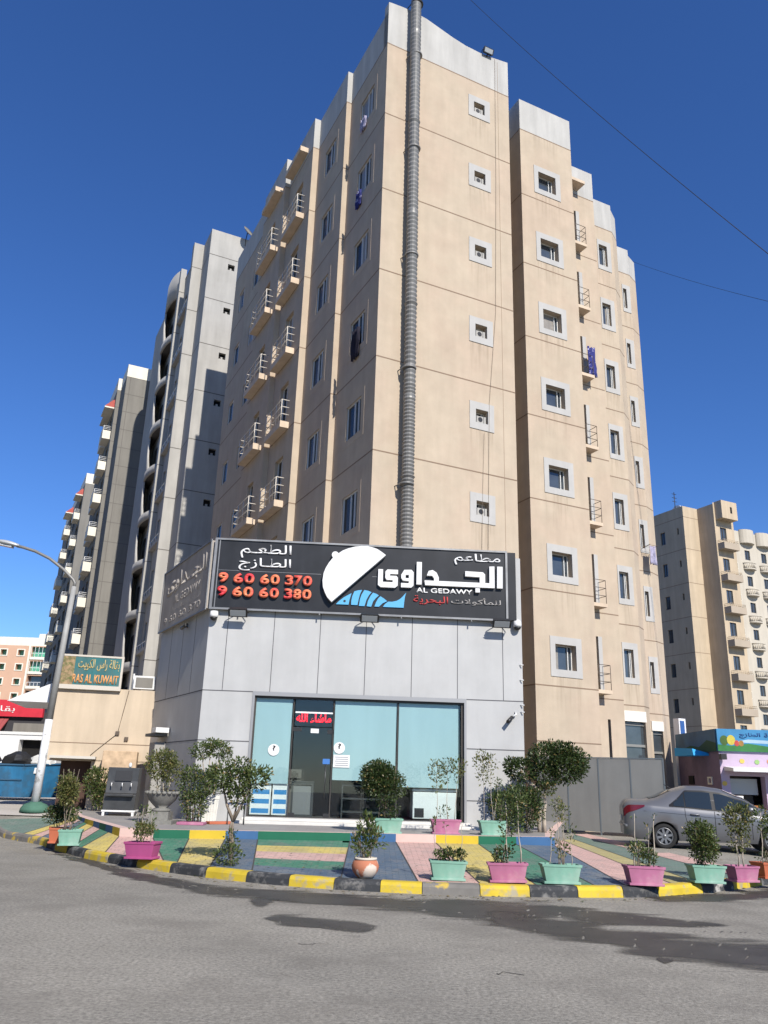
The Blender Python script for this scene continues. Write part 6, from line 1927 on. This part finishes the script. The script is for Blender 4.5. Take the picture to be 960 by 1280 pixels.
# painted round terracotta pot
t = thing('terracotta_pot', 'round terracotta pot with peeling white paint and a grassy shrub at the kerb', 'planter', (-0.12, 13.82, 0.16))
mb = MB(); mb.lathe([(0.11, 0.0), (0.15, 0.03), (0.2, 0.1), (0.215, 0.17), (0.19, 0.24), (0.165, 0.265), (0.165, 0.27), (0.14, 0.27), (0.13, 0.24)], (0, 0, 0), 26); p = mb.build('pot', TERRA, t)
mb = MB(); mb.lathe([(0.155, 0.258), (0.18, 0.265), (0.18, 0.29), (0.15, 0.295), (0.14, 0.27)], (0, 0, 0), 26); mb.build('rim', mat('cream_rim', (0.55, 0.50, 0.42), 0.8), p)
mb = MB(); mb.lathe([(0.14, 0.24), (0.13, 0.25)], (0, 0, 0), 16); mb.build('soil', SOIL, t)
crown_part(t, [(-0.06, 0, 0.5, 0.17, 0.16, 0.25, 330), (0.08, 0, 0.62, 0.12, 0.12, 0.2, 150), (0.2, 0.02, 0.55, 0.1, 0.1, 0.16, 60), (0.0, 0, 0.75, 0.15, 0.12, 0.2, 130)], 0.085, LEAFM, aspect=3.4, upbias=1.0)
stems(t, [wig((random.uniform(-.08, .08), 0, 0.24), (random.uniform(-.2, .25), random.uniform(-.1, .1), random.uniform(.5, .8)), 3, 0.02) for _ in range(9)], 0.008)

# stone urn with a topiary
t = thing('stone_urn', 'grey stone urn with a scalloped rim holding a yellow green topiary on the platform', 'urn', (-4.85, 19.75, ZP))
mb = MB()
mb.box(-0.33, 0.33, -0.33, 0.33, 0, 0.08); mb.box(-0.22, 0.22, -0.22, 0.22, 0.08, 0.26)
mb.lathe([(0.2, 0.26), (0.22, 0.3), (0.13, 0.34), (0.2, 0.4), (0.3, 0.5), (0.36, 0.62), (0.37, 0.64), (0.34, 0.65), (0.3, 0.6)], (0, 0, 0), 24); mb.build('bowl', STONE, t)
mb = MB()
for k in range(20):
    a = 2 * math.pi * k / 20
    mb.lathe([(0.01, -0.02), (0.055, 0.0), (0.05, 0.04), (0.01, 0.055)], (0.36 * math.cos(a), 0.36 * math.sin(a), 0.645), 8)
mb.build('rim', STONE, t)
mb = MB(); mb.lathe([(0.3, 0.6), (0.29, 0.61)], (0, 0, 0), 16); mb.build('soil', SOIL, t)
crown_part(t, [(-0.12, 0, 1.28, 0.36, 0.36, 0.36, 1300), (0.15, 0, 1.15, 0.28, 0.28, 0.28, 600), (0.0, 0, 1.4, 0.25, 0.25, 0.2, 400)], 0.06, LEAFY)
crown_part(t, [(-0.05, -0.1, 0.85, 0.25, 0.2, 0.2, 160)], 0.05, LEAFY, 'undergrowth')
stems(t, [wig((x, 0, 0.58), (x * 1.6, 0, 1.15), 4, 0.03) for x in (-0.12, 0.0, 0.1)], 0.018, BARKP)


def tree(label, loc, trunks, crowns, size, m, bark=BARK, group=None, name='small_tree', cat='tree', rad=0.04, under=None):
    t = thing(name, label, cat, loc, 0, group)
    for ln in trunks:
        mb = MB(); n = len(ln); mb.tube(ln, [rad * (1 - 0.55 * i / max(1, n - 1)) for i in range(n)], 8); mb.build('trunk', bark, t)
    crown_part(t, crowns, size, m, 'crown')
    if under: crown_part(t, under, size * 0.9, LEAFM, 'undergrowth')
    return t


tree('goblet shaped tree with one dark stem growing from the blue painted stripe', (-2.45, 14.95, 0.17),
     [wig((0.05, 0, 0), (0.03, 0, 0.72), 4, 0.012), [(0.03, 0, 0.7), (-0.1, 0, 0.95), (-0.2, 0.05, 1.25)], [(0.03, 0, 0.7), (0.15, -0.03, 0.95), (0.3, 0, 1.3)], [(0.03, 0, 0.7), (0.06, 0.1, 1.0), (0.08, 0.1, 1.4)], [(0.03, 0, 0.1), (-0.01, 0, 0.6), (0.02, 0, 0.75)]],
     [(-0.22, 0, 1.42, 0.28, 0.3, 0.24, 620), (0.05, 0, 1.35, 0.3, 0.32, 0.3, 620), (0.34, 0, 1.4, 0.26, 0.28, 0.22, 520), (0.1, 0.05, 1.1, 0.24, 0.24, 0.2, 300), (0.1, 0, 1.6, 0.25, 0.25, 0.14, 260), (0.52, 0, 1.52, 0.12, 0.12, 0.1, 90), (-0.4, 0, 1.5, 0.1, 0.1, 0.1, 70)],
     0.062, LEAFM, rad=0.032, under=[(0.0, -0.05, 0.16, 0.25, 0.22, 0.18, 380), (0.03, 0, 0.4, 0.12, 0.12, 0.18, 120)])
tree('big dark tree with several trunks at the right corner of the platform', (4.05, 21.0, ZP),
     [wig((0.05, 0, 0), (0.1, 0, 1.05), 5, 0.02), wig((-0.05, 0.05, 0), (-0.02, 0, 1.0), 5, 0.02), [(0.1, 0, 1.0), (0.35, 0, 1.25), (0.6, 0, 1.6)], [(-0.02, 0, 0.95), (-0.4, 0, 1.2), (-0.5, 0, 1.5)], wig((-0.45, 0.15, 0.2), (-0.55, 0.1, 1.2), 5, 0.02), wig((-0.3, 0.2, 0.2), (-0.25, 0.1, 1.2), 5, 0.02)],
     [(0.62, 0, 1.55, 0.5, 0.55, 0.45, 2300), (0.2, 0, 1.75, 0.5, 0.5, 0.38, 1800), (0.9, 0, 1.65, 0.32, 0.4, 0.35, 900), (-0.45, 0.05, 1.42, 0.42, 0.4, 0.3, 1200), (0.1, 0, 1.3, 0.38, 0.4, 0.32, 900), (-0.72, 0, 1.55, 0.22, 0.25, 0.16, 260), (0.5, 0, 1.95, 0.4, 0.4, 0.18, 600)],
     0.075, LEAFD, BARKP, rad=0.055, under=[(0.12, -0.1, 1.0, 0.22, 0.2, 0.2, 260)])
tree('dark spreading bush filling the gap between the grey wall and big tree', (3.4, 20.6, ZP), [wig((x, 0, 0), (x * 1.5, 0, 0.6), 3, 0.03) for x in (-0.2, 0.0, 0.2)],
     [(-0.3, 0, 0.55, 0.42, 0.4, 0.42, 1100), (0.2, 0, 0.5, 0.45, 0.45, 0.48, 1400), (0.0, 0, 0.85, 0.35, 0.35, 0.25, 700), (0.35, 0, 0.8, 0.25, 0.25, 0.25, 400), (-0.55, -0.05, 0.7, 0.22, 0.25, 0.25, 300)], 0.07, LEAFD, name='bush', cat='bush', rad=0.025)
tree('rounded green bush between the street lamp and steel water dispenser', (-7.95, 25.0, ZP), [wig((x, 0, 0), (x * 1.5, 0, 0.7), 3, 0.03) for x in (-0.15, 0.1)],
     [(-0.05, 0, 0.75, 0.45, 0.45, 0.5, 1300), (0.12, 0, 0.4, 0.35, 0.35, 0.35, 700), (-0.2, 0, 0.9, 0.3, 0.3, 0.3, 500)], 0.075, LEAFM, name='bush', cat='bush', rad=0.02)
tree('tall leafy bush standing in a pink tray beside the stone urn', (-4.15, 19.9, ZP + 0.06), [wig((x, 0, 0), (x * 1.3, 0, 0.6), 3, 0.03) for x in (-0.12, 0.0, 0.12)],
     [(-0.05, 0, 0.75, 0.42, 0.36, 0.42, 1200), (0.0, 0, 0.35, 0.3, 0.3, 0.35, 800), (0.3, 0.05, 0.85, 0.25, 0.3, 0.28, 500), (-0.1, 0, 1.05, 0.25, 0.25, 0.2, 350)], 0.062, LEAFM, name='bush', cat='bush', rad=0.02)
mb = MB(); mb.box(-0.3, 0.3, -0.2, 0.2, 0, 0.06); tag(mb.build('plant_tray', PINKP, None, 0.01, (-4.12, 19.7, ZP)), 'shallow pink tray under the tall leafy bush', 'tray')
mb = MB(); mb.box(-0.3, 0.3, -0.12, 0.12, 0, 0.06); tag(mb.build('plant_tray', ORANGEP, None, 0.01, (-3.6, 20.3, ZP), R(35)), 'empty brick red tray lying slanted by the grey shop corner', 'tray')
t = thing('ribbed_planter', 'white ribbed square planter with a pale trunked flat topped tree at the shop corner', 'planter', (-3.93, 20.6, ZP), R(15))
box_pot(t, 0.42, 0.42, 0.62, mat('white_planter', (0.58, 0.58, 0.53), 0.7, 0.1, 3.0), False)
mb = MB()
for k in range(6):
    x = -0.17 + k * 0.068
    mb.hexa([(x * 0.9 - 0.01, -0.178, 0.06), (x * 0.9 + 0.01, -0.178, 0.06), (x * 0.9 + 0.01, -0.16, 0.06), (x * 0.9 - 0.01, -0.16, 0.06), (x - 0.01, -0.208, 0.53), (x + 0.01, -0.208, 0.53), (x + 0.01, -0.18, 0.53), (x - 0.01, -0.18, 0.53)])
mb.build('ribs', bpy.data.materials['white_planter'], t)
stems(t, [wig((x, 0.0, 0.55), (x * 2.2 - 0.05, 0, 1.55), 4, 0.03) for x in (-0.1, -0.02, 0.08)], 0.028, BARKP, 'trunk')
crown_part(t, [(-0.3, 0, 1.62, 0.3, 0.3, 0.2, 500), (0.1, 0, 1.68, 0.33, 0.3, 0.2, 520), (-0.05, 0, 1.8, 0.28, 0.25, 0.12, 260), (0.3, 0, 1.55, 0.15, 0.2, 0.2, 160)], 0.065, LEAFM, 'crown')
crown_part(t, [(0.15, -0.05, 0.95, 0.2, 0.2, 0.35, 260)], 0.055, LEAFM, 'undergrowth')

# ---------------------------------------------------------------- silver sedan
car = thing('parked_car', 'silver grey four door sedan parked behind the planters with its tail towards the hoarding', 'car', (6.52, 22.9, 0.19), R(-12))
LCAR, HW_ = 4.42, 0.85


def lerp_tab(tab, x):
    for (a, va), (b, vb) in zip(tab, tab[1:]):
        if a <= x <= b:
            t = (x - a) / (b - a); t = t * t * (3 - 2 * t) * 0.5 + t * 0.5
            return va + (vb - va) * t
    return tab[0][1] if x < tab[0][0] else tab[-1][1]


TOPZ = [(0.0, 0.98), (0.06, 1.10), (0.14, 1.145), (0.55, 1.15), (0.75, 1.2), (1.25, 1.41), (1.6, 1.5), (2.0, 1.51), (2.4, 1.465), (2.9, 1.28), (3.35, 1.02), (3.6, 0.965), (4.1, 0.86), (4.3, 0.76), (4.42, 0.6)]
BELT = [(0.0, 0.90), (0.12, 1.02), (0.6, 1.03), (1.2, 0.99), (2.2, 0.92), (3.3, 0.86), (3.8, 0.84), (4.2, 0.74), (4.42, 0.55)]
HWID = [(0.0, 0.62), (0.08, 0.72), (0.25, 0.79), (0.7, 0.835), (1.5, 0.85), (3.0, 0.85), (3.7, 0.82), (4.1, 0.74), (4.32, 0.6), (4.42, 0.45)]
ROOFW = [(0.0, 0.58), (0.5, 0.62), (1.2, 0.57), (2.0, 0.58), (2.6, 0.58), (3.3, 0.66), (4.0, 0.6), (4.42, 0.36)]
WR, WF, WRAD, WZ_ = 0.97, 3.52, 0.335, 0.295
xs = sorted(set([round(k * 0.085, 3) for k in range(int(LCAR / 0.085) + 1)] + [LCAR] + [round(w + d, 3) for w in (WR, WF) for d in (-0.345, -0.335, -0.3, -0.25, -0.18, -0.09, 0, 0.09, 0.18, 0.25, 0.3, 0.335, 0.345)]))


def section(x):
    w, b, zt, wr = lerp_tab(HWID, x), lerp_tab(BELT, x), lerp_tab(TOPZ, x), lerp_tab(ROOFW, x)
    zs = 0.2 + 0.1 * smooth((0.5 - x) / 0.5) + 0.06 * smooth((x - 3.9) / 0.5)
    za = zs
    for c in (WR, WF):
        if abs(x - c) < WRAD:
            za = max(za, WZ_ + math.sqrt(WRAD ** 2 - (x - c) ** 2))
    zt = max(zt, b + 0.03)
    g = zt - b
    H = [(w * 0.9, za), (w * 0.965, max(za + 0.005, zs + 0.1)), (w * 0.995, max(za + 0.012, 0.45)), (w, max(za + 0.02, 0.62)), (w * 1.0, max(za + 0.03, b - 0.16)), (w * 0.985, max(za + 0.04, b - 0.04)), (w * 0.955, max(za + 0.05, b)),
         (wr + (w * 0.955 - wr) * 0.5, max(b + g * 0.46, za + 0.055)), (wr, max(b + g * 0.84, za + 0.06)), (wr * 0.88, max(zt - g * 0.05, za + 0.07)), (wr * 0.5, zt + 0.012), (0.0, zt + 0.02)]
    return H, zs


rows = []
for x in xs:
    H, zs = section(x)
    rows.append([(x, -y, z) for y, z in H] + [(x, y, z) for y, z in reversed(H[:-1])])
mb = MB()
mb.grid(rows, 0, True)
mb.face([p for p in rows[0]]); mb.face([p for p in reversed(rows[-1])])
body = mb.build('body', CARP, car)
mb = MB()
mb.box(0.25, 4.2, -0.72, 0.72, 0.2, 0.5); mb.build('underbody', BLACKM, car)


def side_pt(x, t, off=0.006, s=-1):
    H, _ = section(x)
    (y0, z0), (ym, zm), (y1, z1) = H[6], H[7], H[8]
    y = y0 + (y1 - y0) * t; z = z0 + (z1 - z0) * t
    return (x, s * (y + off), z)


def side_patch(name, xa, xb, lo, hi, m, parent, s=-1, off=0.007, n=14):
    m1 = MB(); r0, r1 = [], []
    for k in range(n + 1):
        x = xa + (xb - xa) * k / n
        a, b = lo(x), hi(x)
        r0.append([side_pt(x, a + (b - a) * q / 3, off, s) for q in range(4)])
    m1.grid(r0, 0, True)
    return m1.build(name, m, parent)


hi_t = lambda x: 0.1 + 0.84 * min(1, max(0.0, (x - 1.12)) / 0.42) if x < 1.6 else (0.94 if x < 2.5 else 0.94 - 0.0 * (x - 2.5))
lo_t = lambda x: 0.09
TRIM = mat('black_window_trim', (0.012, 0.012, 0.013), 0.35)
for s in (-1, 1):
    side_patch('window_trim', 1.13, 3.22, lambda x: 0.04, lambda x: min(1.0, hi_t(x) + 0.05), TRIM, car, s, 0.011, 40)
    for a, b in ((1.24, 1.5), (1.53, 2.15), (2.24, 3.12)):
        side_patch('side_window', a, b, lo_t, lambda x: hi_t(x) - 0.03, CARG, car, s, 0.017)
# rear window and windscreen


def top_patch(name, xa, xb, k, m):
    m1 = MB(); r0 = []
    for i in range(11):
        x = xa + (xb - xa) * i / 10
        H, _ = section(x)
        P = [(H[9][0] * k, H[9][1] + 0.012), (H[10][0] * k, H[10][1] + 0.01), (0, H[11][1] + 0.01)]
        r0.append([(x, -y, z) for y, z in P] + [(x, y, z) for y, z in P[1::-1]])
    m1.grid(r0, 0, True)
    return m1.build(name, m, car)


top_patch('rear_window', 0.66, 1.2, 1.0, CARG)
top_patch('windscreen', 2.5, 3.3, 1.0, CARG)
for s in (-1, 1):
    m1 = MB()
    for x in (1.5, 2.2, 3.05):
        H = lambda x, i: section(x)[0][i]
        pts = [(x + (0.0 if x != 1.5 else 0.12 * max(0, (0.75 - section(x)[0][i][1]) * 2)), s * (section(x)[0][i][0] + 0.003), section(x)[0][i][1]) for i in range(1, 7)]
        m1.tube(pts, 0.006, 4)
    m1.tube([(x, s * (section(x)[0][4][0] + 0.002), section(x)[0][4][1] + 0.01) for x in (0.5, 1.0, 1.5, 2.0, 2.5, 3.0, 3.4)], 0.004, 4)
    m1.build('door_gaps', BLACKM, car)
    for x in (1.62, 2.38):
        m1 = MB(); w, b = lerp_tab(HWID, x), lerp_tab(BELT, x)
        m1.tube([(x, s * (w + 0.005), b - 0.13), (x + 0.05, s * (w + 0.028), b - 0.125), (x + 0.17, s * (w + 0.028), b - 0.13), (x + 0.22, s * (w + 0.005), b - 0.135)], 0.016, 8); m1.build('door_handle', CARP, car)
    m1 = MB(); rows = []
    for k in range(9):
        a = math.pi * k / 8
        rows.append([(3.02 + 0.11 * math.cos(2 * math.pi * q / 10) * math.sin(a) ** 0.6, s * (0.86 + 0.1 - 0.1 * math.cos(a)), 0.99 + 0.075 * math.sin(2 * math.pi * q / 10) * math.sin(a) ** 0.6) for q in range(10)])
    m1.grid(rows, 0, True, True); m1.build('side_mirror', CARP, car)
    m1 = MB(); r0 = []
    for k in range(9):
        x = 0.03 + 0.5 * k / 8
        w, b = lerp_tab(HWID, x), lerp_tab(BELT, x)
        top = b - 0.005; bot = b - 0.2 + 0.16 * (k / 8) ** 1.5
        r0.append([(x - 0.012 if k == 0 else x, s * (w * (1.0 if q < 2 else 0.99) + 0.008), bot + (top - bot) * q / 3) for q in range(4)])
    for q in (1,): pass
    m1.grid(r0, 0, True)
    m1.grid([[(0.02 - 0.018, s * y, 0.72), (0.03 - 0.018, s * y, 0.9)] for y in (0.36, 0.5, 0.63)], 0, True)
    m1.build('tail_lamp', TAIL, car)
    for nm_, c in (('wheel', WR), ('wheel', WF)):
        m1 = MB()
        F = lambda r, a, y: (c + r * math.cos(a), s * y, WZ_ + r * math.sin(a))
        N = 32
        prof = [(0.2, 0.80), (0.225, 0.815), (0.27, 0.815), (0.295, 0.79), (0.3, 0.72), (0.295, 0.62)]
        m1.grid([[F(r, 2 * math.pi * k / N, y) for k in range(N)] for r, y in prof], 0, True, True)
        wheel = m1.build('wheel', TYRE, car)
        m1 = MB()
        m1.grid([[F(r, 2 * math.pi * k / N, y) for k in range(N)] for r, y in [(0.203, 0.80), (0.195, 0.807), (0.183, 0.803), (0.18, 0.76)]], 0, True, True)
        m1.face([F(0.18, 2 * math.pi * k / N, 0.755) for k in range(N)], 1)
        for k in range(8):
            a = 2 * math.pi * k / 8 + 0.2
            d_ = 0.2
            m1.hexa([F(0.03, a - 1.0, 0.775), F(0.18, a - 0.16, 0.785), F(0.18, a + 0.16, 0.785), F(0.03, a + 1.0, 0.775), F(0.03, a - 1.0, 0.80), F(0.18, a - 0.16, 0.803), F(0.18, a + 0.16, 0.803), F(0.03, a + 1.0, 0.80)])
        m1.grid([[F(r, 2 * math.pi * k / 16, y) for k in range(16)] for r, y in [(0.05, 0.79), (0.045, 0.81), (0.01, 0.812)]], 0, True, True)
        m1.build('rim', [RIM, BLACKM], wheel)
        m1 = MB()
        m1.grid([[(c + rr * math.cos(a), s * y, WZ_ + rr * math.sin(a)) for a in [math.pi * k / 16 for k in range(-3, 20)]] for rr, y in ((WRAD - 0.004, 0.82), (WRAD - 0.004, 0.45))], 0, True)
        m1.face([(c + (WRAD - 0.004) * math.cos(2 * math.pi * k / 24), s * 0.5, WZ_ + (WRAD - 0.004) * math.sin(2 * math.pi * k / 24)) for k in range(24)])
        m1.build('wheel_housing', BLACKM, car)
m1 = MB(); bx(m1, lambda s_, z, d: (-0.012 - d, s_, z), -0.26, 0.26, 0.62, 0.75, 0.0, 0.012); m1.build('number_plate', WHITE, car)
m1 = MB(); m1.tube([(0.06, -0.79, 0.52), (0.0, -0.6, 0.53), (-0.02, 0.0, 0.53), (0.0, 0.6, 0.53), (0.06, 0.79, 0.52)], 0.03, 8); m1.build('bumper_trim', CARP, car)
m1 = MB(); m1.tube([(1.3, 0, 1.43), (1.12, 0, 1.54)], [0.02, 0.006], 6); m1.build('aerial', BLACKM, car)

# ---------------------------------------------------------------- overhead cables and litter


def cable(label, a, b, sag, r):
    a, b = Vector(a), Vector(b)
    d = b - a
    a2, b2 = a - d * 0.5, b + d * 0.8
    pts = []
    for k in range(41):
        t = k / 40
        p = a2.lerp(b2, t); p.z -= sag * 4 * t * (1 - t)
        pts.append(p)
    mb = MB(); mb.tube(pts, r, 5)
    return tag(mb.build('overhead_cable', BLACKM), label, 'cable')


cable('thick dark overhead cable crossing the sky from the top to the right edge', (5.88, 45.00, 56.75), (16.48, 30.00, 25.56), 2.0, 0.018)
cable('thin faint overhead wire low in the sky right of the beige tower', (21.14, 60, 45.4), (21.5, 40, 28.9), 0.9, 0.014)
mb = MB()
pts = [[(0.09 * math.sin(math.pi * a / 6) * math.cos(2 * math.pi * b / 9) * random.uniform(.6, 1.3), 0.06 * math.sin(math.pi * a / 6) * math.sin(2 * math.pi * b / 9) * random.uniform(.6, 1.3), 0.035 - 0.035 * math.cos(math.pi * a / 6) * random.uniform(.7, 1.2)) for b in range(9)] for a in range(7)]
mb.grid(pts, 0, False, True)
tag(mb.build('crumpled_paper', WHITE, None, 0, (5.95, 13.1, 0.0)), 'crumpled scrap of white paper lying on the asphalt before the kerb', 'litter')

# dry leaves and grit blown over the paving and the gutter
mb = MB()
for _ in range(420):
    x = random.uniform(-6.5, 7.5)
    y = kerb_y(x) + (random.uniform(-0.5, -0.02) if random.random() < 0.45 else random.uniform(0.25, 2.8))
    if y > kerb_y(x):
        t = min(1.0, (y - kerb_y(x)) / 3.6); z = 0.17 + 0.2 * t if x < 3.8 else 0.185 + 0.02 * t
    else:
        z = 0.008
    a = random.uniform(0, 6.28); L = random.uniform(0.015, 0.05); w = L * random.uniform(0.25, 0.6); h = random.uniform(0.0, 0.012)
    ca, sa = math.cos(a), math.sin(a)
    mb.face([(x - ca * L, y - sa * L, z), (x + sa * w, y - ca * w, z + h), (x + ca * L, y + sa * L, z + 0.003), (x - sa * w, y + ca * w, z + h)], random.choice((0, 0, 1, 2)))
o = mb.build('fallen_leaves', [LEAFDRY, LEAFM, mat('grit', (0.22, 0.19, 0.15), 0.95)])
tag(o, 'dry leaves and grit scattered over the painted paving and gutter', 'leaf litter', kind='stuff')
